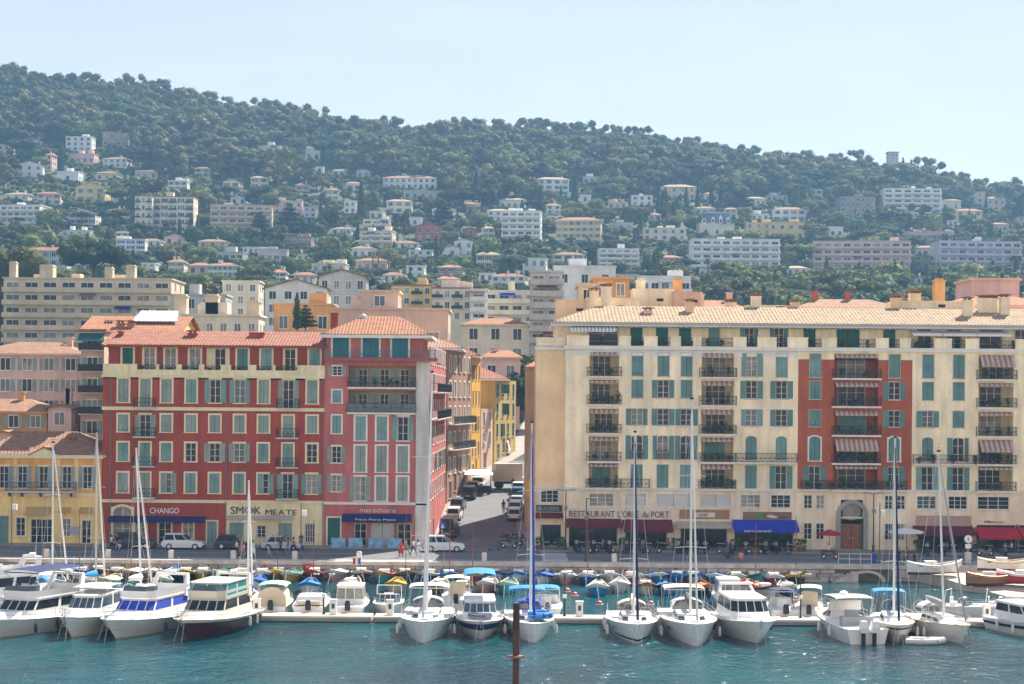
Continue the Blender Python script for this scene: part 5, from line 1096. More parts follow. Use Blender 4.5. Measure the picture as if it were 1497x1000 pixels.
# named single trees seen in the photograph: kind, x, y of base, depth (None: from the slope), height scale
SINGLE = [('umbrella', 137, 'pine', 520, 1.65, 'big dark umbrella pine spreading over the orange-roofed long villa'), ('broad1', 12, 440, 465, 2.7, 'large yellowish broadleaf tree beside the grey villa'),
          ('broad0', 233, 425, 425, 1.35, 'bright round bush-like tree above the concrete terraces'), ('broad2', 366, 478, 300, 1.5, 'tall dark evergreen behind the three chimney stacks'), ('cypress', 434, 480, 272, .52, 'small cypress on the orange flat-roofed block'),
          ('conifer', 447, 482, 275, .42, 'small conifer beside the roof cypress'), ('broad2', 672, 500, 300, 1.0, 'dark tree between the beige wall and the cream house'), ('broad2', 772, 620, 300, 1.6, 'dense dark tree at the top of the street'), ('broad0', 764, 605, 318, 1.6, 'green tree over the wall at the street end'), ('broad2', 702, 470, 390, 1.1, 'dark tree below the thin white balcony block')]
for kind, x, y, Y, s, lb in SINGLE:
    if y == 'pine': X = XP(x, Y, 400); put_tree(kind, X, Y, tz(X, Y), s, 1.0, lb, sz=2.45); HOUSES.append((95, 178, 356, 392, Y)); continue
    X, Z = PX(x, y, Y); put_tree(kind, X, Y, min(Z, tz(X, Y) + 6) if Y > 290 else Z, s, rnd.uniform(0, 6), lb)
for kind, pts in (('cypress', ((973, 306, 1.15), (1003, 310, 1.3), (1020, 309, 1.3), (1040, 303, 1.3), (1053, 303, 1.2), (277, 352, .9), (713, 392, .95), (692, 390, .9), (1208, 412, 1.0), (1320, 252, 1.3), (1332, 255, 1.25), (1342, 250, 1.0), (1441, 318, 1.2), (1417, 326, .8), (596, 338, .9), (668, 350, .9), (1477, 318, 1.2), (820, 290, .7), (838, 290, .7), (525, 312, .8))),
                  ('conifer', ((1083, 306, 1.6), (424, 345, 1.7), (648, 330, 1.4), (380, 350, 1.4), (545, 305, 1.0), (1290, 345, 1.6), (1355, 250, 1.0), (1378, 246, 1.1))),
                  ('palm', ((12, 330, 1.4), (25, 330, 1.5), (33, 330, 1.5), (95, 402, 1.0), (481, 428, 1.5), (545, 398, 1.2), (553, 400, 1.3), (568, 398, 1.3), (607, 405, 1.3), (590, 408, 1.2), (1078, 408, 1.0), (1035, 408, 1.3), (1425, 408, 1.3), (1345, 400, 1.2), (1362, 400, 1.2), (1452, 408, 1.3), (1483, 408, 1.6), (1490, 408, 1.6), (252, 350, 1.2), (350, 405, .9), (365, 408, .9), (858, 362, .8), (1265, 402, 1.1), (145, 300, .9), (1250, 325, 1.2))),
                  ('umbrella', ((75, 205, .8), (175, 330, .9), (85, 330, .8), (120, 330, .8), (160, 332, .9), (990, 290, .8), (1000, 405, .9), (735, 360, .6), (30, 335, .7), (900, 300, .9), (1150, 250, .9)))):
    for x, y, s in pts:
        Y = depth_on_hill(x, y); X = XP(x, Y, y); put_tree(kind, X, Y, tz(X, Y), s, rnd.uniform(0, 6))
HR = [(a, b, c, d, Y, XP(a, Y, (c + d) / 2), XP(b, Y, (c + d) / 2)) for a, b, c, d, Y in HOUSES]
# the wood: scattered stems; those that show largest become trees of their own, the rest one mass
pts = []; g = random.Random(11); cell = 8.8; Y = 432.0
while Y < 1236:
    half = .325 * Y + 25; X = -half
    while X < half:
        x, y = X + g.uniform(-.45, .45) * cell, Y + g.uniform(-.45, .45) * cell; z = tz(x, y); up = y > 900 + 60 * math.sin(x * .012)
        kind = g.choice(('pine0', 'pine1', 'pine2', 'pine0', 'pine1', 'broad2', 'pine2', 'broad1', 'umbrella', 'cypress' if g.random() < .4 else 'pine0')) if up and g.random() < .85 else g.choice(('broad0', 'broad1', 'broad2', 'pine0', 'broad1', 'broad0', 'cypress', 'pine2', 'umbrella' if g.random() < .5 else 'palm', 'broad2'))
        s = g.uniform(.8, 1.6) * (1.5 if up else 1.15) * (g.uniform(.55, .8) if (not up and g.random() < .35) else 1); s *= .8 if kind in ('umbrella', 'cypress', 'palm') else 1; hgt, wid = (9 if kind[:4] in ('pine', 'umbr', 'cypr') else 7) * s, (3 if kind == 'cypress' else 7) * s
        if g.random() < .97:
            if not blocked(x, y, z, hgt, wid): pts.append((x, y, z - (.3 if y < 1130 else 2.4 * s), s, g.uniform(0, 6.28), kind if y < 1130 or kind not in ('umbrella', 'pine2') else 'pine1', hgt))
            else:                                            # lower shrubs in the gardens before the houses
                for q in range(6):
                    x2, y2 = x + g.uniform(-.5, .5) * cell, y + g.uniform(-.5, .5) * cell; s2 = g.uniform(.25, .5); z2 = tz(x2, y2)
                    if not blocked(x2, y2, z2, 6 * s2, 6 * s2): pts.append((x2, y2, z2 - .6, s2, g.uniform(0, 6.28), g.choice(('broad0', 'broad1', 'broad2')), 6 * s2))
        X += cell * (.92 if Y < 900 else .95)
    Y += cell * (1.0 if Y < 900 else 1.05)
def town_line(px): return np.interp(px, [0, 250, 380, 480, 700, 780, 850, 1000, 1497], [400, 425, 425, 415, 425, 420, 430, 445, 440])
def score(p):
    x, y, z, s, r, k, h = p; px, pb = to_px(x, y, z); _, pt = to_px(x, y, z + h)
    if not (-5 < px < 1502) or pt > town_line(px) - 6: return -1
    return (pb - pt) * (1 if pb < town_line(px) + 8 else .6)
order = sorted(range(len(pts)), key=lambda i: -score(pts[i])); near = set(order[:290])
for i in near: x, y, z, s, r, k, h = pts[i]; put_tree(k, x, y, z, s, r)
def forest(rest):
    names = sorted({p[5] for p in rest}); coll = bpy.data.collections.new('wood_sources')
    for n in names:                                       # crown and trunk of each source in one mesh; not linked to the scene
        c, t = ARCH[n]; mb = MB(); mb.v = [v.co[:] for v in c.vertices]; k = len(mb.v); mb.f = [tuple(p.vertices) for p in c.polygons]; mb.m = [0] * len(mb.f)
        mb.v += [v.co[:] for v in t.vertices]; f2 = [tuple(k + q for q in p.vertices) for p in t.polygons]; mb.f += f2; mb.m += [1] * len(f2)
        coll.objects.link(bpy.data.objects.new(n, mb.mesh('wood_' + n, [c.materials[0], bark])))
    me = bpy.data.meshes.new('forest'); me.from_pydata([p[:3] for p in rest], [], [])
    for nm, ty, vals in (('sc', 'FLOAT', [p[3] for p in rest]), ('rt', 'FLOAT', [p[4] for p in rest]), ('ix', 'INT', [names.index(p[5]) for p in rest])):
        a = me.attributes.new(nm, ty, 'POINT'); a.data.foreach_set('value', vals)
    o = ob('forest', me, kind='stuff', label='dense green wood of pines and broadleaf trees covering the hill', cat='forest')
    ng = bpy.data.node_groups.new('forest', 'GeometryNodeTree'); ng.interface.new_socket('Geometry', in_out='INPUT', socket_type='NodeSocketGeometry'); ng.interface.new_socket('Geometry', in_out='OUTPUT', socket_type='NodeSocketGeometry')
    N, L = ng.nodes, ng.links; gi, go = N.new('NodeGroupInput'), N.new('NodeGroupOutput'); ip = N.new('GeometryNodeInstanceOnPoints'); ci = N.new('GeometryNodeCollectionInfo')
    ci.inputs['Collection'].default_value = coll; ci.inputs['Separate Children'].default_value = True; ci.inputs['Reset Children'].default_value = True
    def at(nm, ty): a = N.new('GeometryNodeInputNamedAttribute'); a.data_type = ty; a.inputs[0].default_value = nm; return a.outputs['Attribute']
    cx = N.new('ShaderNodeCombineXYZ'); L.new(at('rt', 'FLOAT'), cx.inputs[2])
    L.new(gi.outputs[0], ip.inputs['Points']); L.new(ci.outputs[0], ip.inputs['Instance']); ip.inputs['Pick Instance'].default_value = True; L.new(at('ix', 'INT'), ip.inputs['Instance Index']); L.new(cx.outputs[0], ip.inputs['Rotation']); L.new(at('sc', 'FLOAT'), ip.inputs['Scale'])
    L.new(ip.outputs[0], go.inputs[0]); md = o.modifiers.new('scatter', 'NODES'); md.node_group = ng
forest([p for i, p in enumerate(pts) if i not in near])
print('TREES', len(pts))
# ---------------------------------------------------------------- boats
def hull_mb(L, B, fb, fs, rake=1.0, sr=.8, stripe=None, dbl=False, n=12, flare=.82, draft=.45):
    """bow towards -y; materials 0 topsides, 1 stripe, 2 bottom. Returns mesh builder and the two sheer lines"""
    mb = MB(); rings = []; sh = []
    lev = [0, .10, .22, .5, .74, .84, 1.0]
    for k in range(n + 1):
        s = k / n; a = min(1, s / .42)
        b = B / 2 * ((sr + (1 - sr) * math.sin(a * math.pi / 2)) if not dbl else math.sin(math.pi * min(.5, max(.0, .02 + s * .62))) ** .6)
        if s > .42: b *= max(0.0, 1 - ((s - .42) / .58) ** 2.4) ** .8
        zs = fs + (fb - fs) * s ** 1.9
        if dbl: zs = fs + (fb - fs) * (abs(2 * s - .9) ** 2)
        R_ = []
        for t in lev:
            z = zs * t; kf = flare + (1 - flare) * t; kf *= 1 - (1 - t) * .45 * s ** 2
            y = L / 2 - s * (L - rake * (1 - t) ** 1.1); R_.append((b * kf, y, z))
        kl = (0, L / 2 - s * (L - rake * 1.05), -draft * (1 - s ** 3)); bl = (b * .72 * (1 - .5 * s * s), L / 2 - s * (L - rake * 1.02), -.12)
        half = [kl, bl] + R_
        rings.append([(-x, y, z) for x, y, z in half[:0:-1]] + half); sh.append(R_[-1])
    m = len(rings[0]); base = len(mb.v); nl = len(lev) + 2
    for r in rings: mb.v += r
    for k in range(n):
        for j in range(m - 1):
            mb.f.append((base + k * m + j, base + k * m + j + 1, base + (k + 1) * m + j + 1, base + (k + 1) * m + j))
            d = abs(j + .5 - (m - 1) / 2); mb.m.append(2 if d < 2.2 else (1 if stripe and stripe[0] < (d - 2) / 6 < stripe[1] else 0))
    mb.f.append(tuple(base + j for j in range(m))); mb.m.append(0)
    return mb, sh
def deck_mb(sh, drop=.05, inset=.0):
    mb = MB()
    for p in sh: mb.v += [(-p[0] + inset, p[1], p[2] - drop), (0, p[1], p[2] - drop + .05), (p[0] - inset, p[1], p[2] - drop)]
    for k in range(len(sh) - 1):
        for j in (0, 1): mb.f.append((3 * k + j, 3 * k + j + 1, 3 * k + 4 + j, 3 * k + 3 + j)); mb.m.append(0)
    return mb
def rail_mb(sh, a, b, h, r=.02, off=.06):
    mb = MB(); n = len(sh) - 1
    for sg in (-1, 1):
        P = [Vector((sg * (max(p[0] - off, 0)), p[1], p[2])) for p in sh[int(a * n):int(b * n) + 1]]
        for z in (h, h * .5): mb.path([p + Vector((0, 0, z)) for p in P], r, 4)
        for p in P[::2] + [P[-1]]: mb.tube(p, p + Vector((0, 0, h)), r, n=4)
    return mb
def gun_mb(sh, r=.05):
    mb = MB()
    for sg in (-1, 1): mb.path([(sg * p[0], p[1], p[2]) for p in sh], r, 5)
    return mb
def cring(yf, yb, w, z, c): return [(-w + c, yf, z), (w - c, yf, z), (w, yf + c * 1.2, z), (w, yb, z), (-w, yb, z), (-w, yf + c * 1.2, z)]
def cabin(root, r0, r1, mat, panes=None, gm=None, name='cabin', top=.08, t0=.25, t1=.88, skip=(3,)):
    """hexagonal house from ring r0 to r1, a roof lid, and each pane of glass a sub-part"""
    A, B = cring(*r0), cring(*r1); mb = MB().loft([A, B]); n = 6
    if top:
        k = 1.06; cyy = (r1[0] + r1[1]) / 2; C = [(x * k, cyy + (y - cyy) * k, z) for x, y, z in B]; mb.loft([C, [(x, y, z + top) for x, y, z in C], [(x * .8, cyy + (y - cyy) * .85, z + top * 1.6) for x, y, z in C]])
    o = mb.build(name, [mat], root)
    cen = Vector((0, (r0[0] + r0[1]) / 2, r0[3]))
    for e in range(6):
        if e in skip: continue
        a0, a1, b0, b1 = (Vector(p) for p in (A[e], A[(e + 1) % 6], B[e], B[(e + 1) % 6]))
        nn = (panes or {0: 3, 1: 1, 2: 2, 4: 2, 5: 1}).get(e, 1)
        nr = (a1 - a0).cross(b0 - a0).normalized(); nr = nr if nr.dot((a0 + a1) / 2 - cen) > 0 else -nr
        for k in range(nn):
            u0, u1 = (k + .06) / nn, (k + .94) / nn; P = lambda u, t: (a0.lerp(a1, u)).lerp(b0.lerp(b1, u), t) + nr * .012
            MB().face([P(u0, t0), P(u1, t0), P(u1, t1), P(u0, t1)]).build('pane', [gm or glass], o)
    return o
def fender(root, x, y, z, m): MB().lathe([(.03, .75), (.11, .62), (.13, .3), (.11, .05), (.03, 0)], 8).tube((0, 0, .7), (0, 0, 1.1), .012, n=3).build('fender', [m], root, (x, y, z))
navy_m = M('navy_canvas', (.012, .025, .09), .8, .1); blue_m = M('blue_canvas', (.02, .06, .42), .8, .12); sky_c = M('azure_canvas', (.02, .22, .55), .8, .12); tan_m = M('tan_canvas', (.62, .52, .40), .85, .1); grey_c = M('grey_canvas2', (.36, .36, .37), .85, .1); green_c = M('mint_canvas', (.30, .58, .48), .85, .1)
maroon = M('maroon_gelcoat', (.085, .02, .02), .25, .1, spec=.5); anti_b = M('antifoul_blue', (.02, .05, .12), .7); anti_r = M('antifoul_red', (.20, .03, .02), .7); teak = M('teak', (.42, .27, .14), .7, .15, 3); fend_w, fend_n = M('fender_white', (.74, .71, .64), .5), M('fender_navy', (.015, .02, .07), .6)
sail_w = M('sailcloth', (.78, .76, .72), .8, .06); wire = M('rigging_wire', (.45, .45, .46), .4, 0, metal=.5); rope_m = M('mooring_rope', (.45, .42, .33), .9)
def bow_rope(root, L, fb, out=2.2): MB().tube((.15, -L / 2 + .3, fb), (.3, -L / 2 - out * .35, -.4), .022, n=4).tube((-.2, -L / 2 + .4, fb), (-.5, -L / 2 - out * .2, -.4), .02, n=4).build('mooring_line', [rope_m], root)
def bimini(root, yf, yb, w, z0, z1, m, name='bimini', legs=True, arch=.18):
    rg = []
    for k in range(5):
        t = k / 4; y = yf + (yb - yf) * t; zz = z1 + .08 * math.sin(math.pi * t); rg.append([(w * math.cos(a) , y, zz - arch + arch * math.sin(a)) for a in [math.pi * j / 8 for j in range(9)]])
    mb = MB()
    base = 0
    for r in rg: mb.v += r
    for k in range(4):
        for j in range(8): mb.f.append((k * 9 + j, k * 9 + j + 1, k * 9 + 10 + j, k * 9 + 9 + j)); mb.m.append(0)
    mb.loft([[(-w, yf, z1 - arch - .07), (w, yf, z1 - arch - .07), (w, yf, z1 - arch), (-w, yf, z1 - arch)], [(-w, yf + .02, z1 - arch - .07), (w, yf + .02, z1 - arch - .07), (w, yf + .02, z1 - arch), (-w, yf + .02, z1 - arch)]])
    o = mb.build(name, [m], root)
    if legs:
        for sg in (-1, 1):
            for y in (yf, yb): MB().tube((sg * w, (yf + yb) / 2 + (y - (yf + yb) / 2) * .3, z0), (sg * w, y, z1 - arch), .022, n=4).build('pole', [steel], o)
    return o
def motor_yacht(label, X, Yc, L, B, hullm=gel, rz=0, bim=None, screen=None, topm=gel, stripe=None, stripem=None, fly=True, fens=None, bot=anti_b, arch=True, name='motor_yacht', k=1.0, radar=True, name_txt=None):
    root = thing(name, label, 'boat', (X, Yc, WL), rz); fb, fs = 1.75 * k, 1.15 * k
    h, sh = hull_mb(L, B, fb, fs, L * .13, .86, stripe); h.build('hull', [hullm, stripem or hullm, bot], root, smooth=False)
    deck_mb(sh).build('deck', [topm], root); gun_mb(sh, .055).build('rubbing_strake', [topm], root); rail_mb(sh, .5, 1, .62).build('bow_rail', [steel], root)
    yf, yb, w = -L * .16, L * .36, B * .37
    MB().loft([cring(-L * .38, L * .1, B * .30, fb - .25, B * .22), cring(-L * .30, L * .1, B * .27, fb + .28, B * .2)]).build('foredeck_trunk', [topm], root)
    cb = cabin(root, (yf - .9, yb, w, fs + .1, .5), (yf + .5, yb - .3, w * .86, fs + 1.75 * k, .45), topm, gm=screen or glass, t0=.48, t1=.92)
    zt = fs + 1.75 * k
    if fly:
        MB().loft([cring(yf + .3, yb - .2, w * .88, zt + .1, .5), cring(yf + .15, yb - .1, w * .92, zt + .65, .5)], cap=False).build('flybridge_coaming', [topm], root)
        MB().loft([cring(yf + .15, yf + 1.2, w * .85, zt + .65, .5)[:3] + [(w * .85, yf + 1.2, zt + .65)], [(x * .92, y + .2, z) for x, y, z in cring(yf + .15, yf + 1.2, w * .85, zt + 1.0, .5)[:3] + [(w * .85, yf + 1.2, zt + 1.0)]]], cap=False, closed=False).build('flybridge_screen', [M('smoked_screen', (.08, .11, .13), .1, spec=.6)], root)
        for x in (-.5, .5): MB().box(-.3, .3, 0, .5, 0, .35).box(-.3, .3, .4, .55, .35, .85).build('helm_seat', [white], root, (x, yf + 1.6, zt + .15))
    if arch:
        a = MB(); ya = yb - .6; za = zt + (1.35 if fly else .6)
        for sg in (-1, 1): a.loft([[(sg * w * .98, ya + .35, zt - .2), (sg * w * .98, ya - .35, zt - .2), (sg * w * .86, ya - .35, zt - .2), (sg * w * .86, ya + .35, zt - .2)], [(sg * w * .8, ya + .9, za), (sg * w * .8, ya + .5, za), (sg * w * .68, ya + .5, za), (sg * w * .68, ya + .9, za)]])
        a.box(-w * .8, w * .8, ya + .5, ya + .9, za - .05, za + .12); ao = a.build('radar_arch', [topm], root)
        if radar: MB().lathe([(.1, 0), (.3, .05), (.32, .18), (.2, .25)], 10).tube((.5, 0, 0), (.5, 0, 1.3), .015, n=4).build('radar', [white], ao, (0, ya + .7, za + .1))
    if bim: bimini(root, yf + .9, yb - .3, w * .9, zt + .6, zt + 2.15, bim)
    for sg in (-1, 1):
        for y in ((-.05, .2) if fens is None else fens[1]): fender(root, sg * (B / 2 + .1), L * y, .25, fend_w if fens is None else fens[0])
    MB().box(-.07, .07, -.35, .25, 0, .1).tube((0, -.3, .05), (0, -.1, -.5), .05, n=5).build('anchor', [steel], root, (0, -L / 2 + .2, fb)); bow_rope(root, L, fb)
    return root
def rig(root, L, B, fs, mast_h, mm=alu, furl=sail_w, boom_m=sail_w, ym=None, sprs=(.38, .68), lean=0, boom=True, furl_r=.085):
    ym = -L * .10 if ym is None else ym; zb = fs + .45
    m = MB().tube((0, ym, zb - .4), (lean, ym + .1, mast_h), .105, .07, 8); mo = m.build('mast', [mm], root)
    for t in sprs:
        z = mast_h * t; MB().tube((-B * .28, ym + .15, z - .05), (lean * t, ym, z + .05), .028, n=4).tube((B * .28, ym + .15, z - .05), (lean * t, ym, z + .05), .028, n=4).build('spreader', [mm], mo)
    MB().box(-.12, .12, -.1, .1, 0, .15).tube((0, 0, .1), (0, 0, .7), .012, n=3).tube((-.25, 0, .3), (.25, 0, .3), .01, n=3).build('masthead', [darkm], mo, (lean, ym + .1, mast_h))
    w = MB(); 
    for sg in (-1, 1):
        w.path([(sg * B * .44, ym + .3, fs + .1), (sg * B * .28, ym + .15, mast_h * sprs[0]), (lean, ym, mast_h * .97)], .016, 3); w.tube((sg * B * .4, ym - .3, fs + .1), (0, ym, mast_h * sprs[0]), .014, n=3)
    w.tube((0, L * .48, fs), (lean, ym + .1, mast_h), .016, n=3); w.build('shrouds', [wire], root)
    f0, f1 = Vector((0, -L * .47, fs + .65)), Vector((lean, ym - .1, mast_h * .95)); MB().tube(f0, f0.lerp(f1, .5), furl_r, furl_r * .8, 7).tube(f0.lerp(f1, .5), f1, furl_r * .8, .03, 7).build('furled_jib', [furl], root)
    if boom:
        b0, b1 = Vector((0, ym + .2, zb + .75)), Vector((.15, ym + L * .36, zb + .95)); bo = MB().tube(b0, b1, .07, n=6).build('boom', [alu], root)
        MB().loft([[(c.x + r * math.cos(a), c.y, c.z + .2 + r * 1.3 * math.sin(a)) for a in [math.pi * 2 * j / 8 for j in range(8)]] for c, r in ((b0, .24), (b0.lerp(b1, .3), .22), (b0.lerp(b1, .7), .17), (b1, .08))]).build('sail_cover', [boom_m], bo)
def sailboat(label, X, Yc, L, B, mast_h, hullm=gel, rz=0, stripe=None, stripem=None, furl=sail_w, boom_m=sail_w, hood=grey_c, bim=None, mm=alu, bot=anti_b, lean=0, fens=fend_w, boom=True, ports=True, dinghy=None, fbk=1.0, furl_r=.085, modern=True):
    root = thing('sailboat', label, 'boat', (X, Yc, WL), rz); fb, fs = 1.45 * fbk, 1.12 * fbk
    h, sh = hull_mb(L, B, fb, fs, L * (.03 if modern else .10), .88 if modern else .6, stripe); hl = h.build('hull', [hullm, stripem or hullm, bot], root)
    if ports and modern:
        for sg in (-1, 1):
            for y in (-.27, -.05):
                n = 12; i = min(n, int(round((.5 - y) * n))); p = sh[i]; q = sh[i - 1]; d = Vector((sg * p[0] * .96, p[1], p[2] * .62)); e = Vector((sg * q[0] * .96, q[1], q[2] * .62)); c = d.lerp(e, .6); z = Vector((0, 0, .13)); u = (e - d).normalized() * .3; o_ = Vector((sg * .05, -.03, 0))
                MB().face([c - u - z + o_, c + u - z + o_, c + u + z + o_, c - u + z + o_]).build('porthole', [glass], hl)
    deck_mb(sh).build('deck', [M('deck_offwhite', (.74, .72, .67), .5, .05)], root); gun_mb(sh, .035).build('toe_rail', [teak if not modern else alu], root); rail_mb(sh, .08, 1, .6, .016).build('guard_rail', [steel], root)
    cb = cabin(root, (-L * .26, L * .14, B * .27, fs + .05, B * .14), (-L * .16, L * .13, B * .22, fs + .55, B * .1), gel, {0: 1, 1: 1, 2: 3, 4: 3, 5: 1}, top=.04, t0=.3, t1=.75, skip=(3, 0) if modern else (3, 0, 1, 5))
    MB().box(-.28, .28, -.28, .28, 0, .06).build('hatch', [glass3], root, (0, -L * .33, fb - .14))
    if hood: bimini(root, L * .08, L * .20, B * .30, fs + .4, fs + 1.35, hood, 'sprayhood', False, .5); cabin(root, (L * .05, L * .09, B * .28, fs + .55, .3), (L * .09, L * .12, B * .2, fs + 1.15, .3), hood, {0: 2}, glass2, 'sprayhood_front', 0, .2, .85, (2, 3, 4))
    if bim: bimini(root, L * .24, L * .44, B * .38, fs + .3, fs + 2.05, bim)
    MB().loft([[(math.cos(a) * .5, L * .34, fs + .75 + math.sin(a) * .5) for a in [6.283 * k / 14 for k in range(14)]], [(math.cos(a) * .45, L * .34, fs + .75 + math.sin(a) * .45) for a in [6.283 * k / 14 for k in range(14)]]], cap=False).build('steering_wheel', [steel], root)
    rig(root, L, B, fs, mast_h, mm, furl, boom_m, lean=lean, boom=boom, furl_r=furl_r)
    for sg in (-1, 1):
        for y in (-.12, .12, .3): fender(root, sg * (B / 2 + .1), L * y, .15, fens)
    if dinghy: dinghy_ob(root, L, fb, B)
    bow_rope(root, L, fb); return root
def dinghy_ob(root, L, fb, B):
    g = MB()
    for k in range(10):
        a0, a1 = math.pi * k / 9 * 2, math.pi * (k + 1) / 9 * 2; g.tube((.75 * math.cos(a0), .95 * math.sin(a0), 0), (.75 * math.cos(a1), .95 * math.sin(a1), 0), .26, n=7)
    g.box(-.6, .6, -.8, .8, -.1, .1); g.build('cover_bundle', [sky_c], root, (B * .18, -L * .22, fb + .3))
# ---- the front row, bows towards us
def at(x, Y): return XP(x, Y, 920)
PB = 142.0
motor_yacht('white flybridge yacht under a navy bimini with windscreen panes', at(44, 135.5), 135.6, 13.0, 4.7, rz=R(-22), bim=navy_m, k=.88, fens=(fend_n, (-.2, .0)))
motor_yacht('white straight-stemmed launch with grey hardtop beside the navy-bimini yacht', at(132, 135.5), 135.8, 11.0, 3.7, rz=R(-7), fly=False, arch=False, k=.95, topm=gel, screen=glass3, name='motor_launch')
motor_yacht('white cruiser with royal blue windscreen cover and navy sunshade', at(212, 136), 136.0, 12.4, 4.6, rz=R(-16), screen=blue_m, k=.88, fens=(fend_n, (-.1,)))
motor_yacht('maroon-hulled yacht with cream upperworks and teal flybridge screens', at(310, 136), 136.0, 12.2, 4.6, maroon, R(-12), k=.9, topm=cream_gel, stripe=(.9, 1.01), stripem=cream_gel, fens=(fend_w, (.15, .28)))
t_ = motor_yacht  # hard top and posts for the launch
ht = bpy.data.objects['motor_launch']; bimini(ht, -.6, 3.2, 1.35, 2.6, 3.35, grey_c, 'hardtop', True, .06)
bm_ = [o for o in bpy.data.objects if o.name.startswith('motor_yacht') and 'maroon' in o.get('label', '')][0]
cabin(bm_, (-1.6, 3.6, 1.55, 2.75, .4), (-1.0, 3.4, 1.45, 3.75, .35), cream_gel, {0: 2, 2: 2, 4: 2}, M('teal_vinyl', (.02, .22, .24), .3), 'flybridge_enclosure', .06, .1, .92)
sailboat('white modern sloop with tall white mast and square hull windows beside the blue-canopied cruiser', at(624, 136), 136.0, 12.6, 4.1, ZP(545, 136, 622) - WL, bim=white, lean=.3, fbk=1.12)
motor_yacht('white sports cruiser with blue hull band and blue canopy', at(701, 137), 136.6, 10.8, 3.6, rz=R(2), stripe=(.52, .86), stripem=navy_m, bim=sky_c, fly=False, arch=False, k=.85, fens=(fend_n, (-.05, .2)), name='sports_cruiser', screen=glass3)
sc = bpy.data.objects['sports_cruiser']; MB().loft([cring(-4.2, -2.2, .95, 1.62, .5), cring(-4.0, -2.3, .85, 1.78, .5)]).build('sun_pad', [navy_m], sc)
sailboat('white sloop with bright blue furled jib, blue cover and azure bundle on deck', at(774, 136), 136.2, 11.6, 3.7, ZP(618, 136, 770) - WL, furl=blue_m, boom_m=blue_m, hood=blue_m, bim=sky_c, dinghy=True, furl_r=.11, rz=R(3))
sailboat('white sloop with navy waterline band and navy furled jib', at(925, 136), 136.2, 11.4, 3.8, ZP(632, 136, 922) - WL, stripe=(.12, .36), stripem=navy_m, furl=navy_m, boom_m=sail_w, hood=tan_m, furl_r=.11, fens=fend_w)
sailboat('large white sloop with the tallest bare white mast and cream bimini', at(1006, 136), 135.8, 13.4, 4.2, ZP(584, 136, 1012) - WL, bim=tan_m, hood=grey_c, boom_m=M('brown_cover', (.12, .09, .08), .8), fbk=1.15)
motor_yacht('white cabin cruiser with tan foredeck, three-pane windscreen and red bottom', at(1089, 136.4), 136.0, 11.4, 4.2, rz=R(4), fly=False, arch=True, k=1.0, bot=anti_r, radar=False, fens=(fend_n, (.1,)), name='cabin_cruiser')
sailboat('cream-hulled older sailboat with navy line, navy furled jib and azure awning', at(1305, 136.5), 136.6, 11.0, 3.3, ZP(640, 136.5, 1312) - WL, cream_gel, stripe=(.72, .9), stripem=navy_m, furl=navy_m, boom_m=navy_m, hood=None, bim=sky_c, modern=False, furl_r=.10, rz=R(-7))
sailboat('white slim sailboat with grey sail bundle beside the inflatable dinghy', at(1372, 136.5), 136.6, 10.6, 3.2, ZP(660, 136.5, 1372) - WL, boom_m=grey_c, furl=grey_c, hood=white, modern=False, rz=R(10), lean=-.5)
# outboard fishing boat, stern towards us
ob_ = motor_yacht('white fishing boat showing its stern with two big outboard engines', at(1238, 136), 136.6, 10.2, 3.7, rz=R(180 + 8), fly=False, arch=False, k=.95, name='outboard_boat', radar=False)
for sg in (-.42, .42):
    e = MB().loft([cring(-.35, .35, .26, .9, .1), cring(-.4, .4, .3, 1.3, .12), cring(-.3, .3, .22, 1.75, .1)]); e.box(-.1, .1, -.15, .2, -.7, .9, 1); e.build('outboard_engine', [gel, navy_m], ob_, (sg, 5.35, 0))
for c in [c for c in ob_.children if c.name.startswith(('cabin', 'foredeck'))]:
    for d in list(c.children): bpy.data.objects.remove(d)
    bpy.data.objects.remove(c)
cabin(ob_, (-3.2, -.2, 1.25, 1.2, .5), (-1.6, -.3, 1.0, 1.9, .4), gel, {0: 2, 2: 2, 4: 2}, glass3, 'cuddy', .05); cabin(ob_, (-.9, -.2, 1.3, 1.9, .4), (-.3, 0, 1.25, 2.7, .35), gel, {0: 3}, glass3, 'windscreen', 0, .1, .95, (2, 3, 4))
bimini(ob_, -.8, 2.2, 1.45, 1.4, 3.1, gel, 'hardtop', True, .05); MB().lathe([(.05, 0), (.3, .05), (.32, .25), (.1, .35)], 10).build('radar_dome', [white], ob_, (.3, .4, 3.1))
MB().box(-1.2, 1.2, 2.2, 2.9, 1.0, 1.75).box(-.5, .5, 1.2, 1.7, 1.1, 2.1).build('console', [grey_c], ob_)
motor_yacht('white motorboat with dark stripe at the far end of the pontoon', at(1503, 138), 137.8, 9.0, 3.2, rz=R(16), fly=False, arch=False, k=.8, stripe=(.5, .7), stripem=navy_m, name='small_cruiser')
motor_yacht('white yacht with open cockpit against the harbour edge beside the bimini yacht', at(-14, 147), 147.5, 10.5, 3.8, rz=R(-40), fly=True, name='motor_yacht')
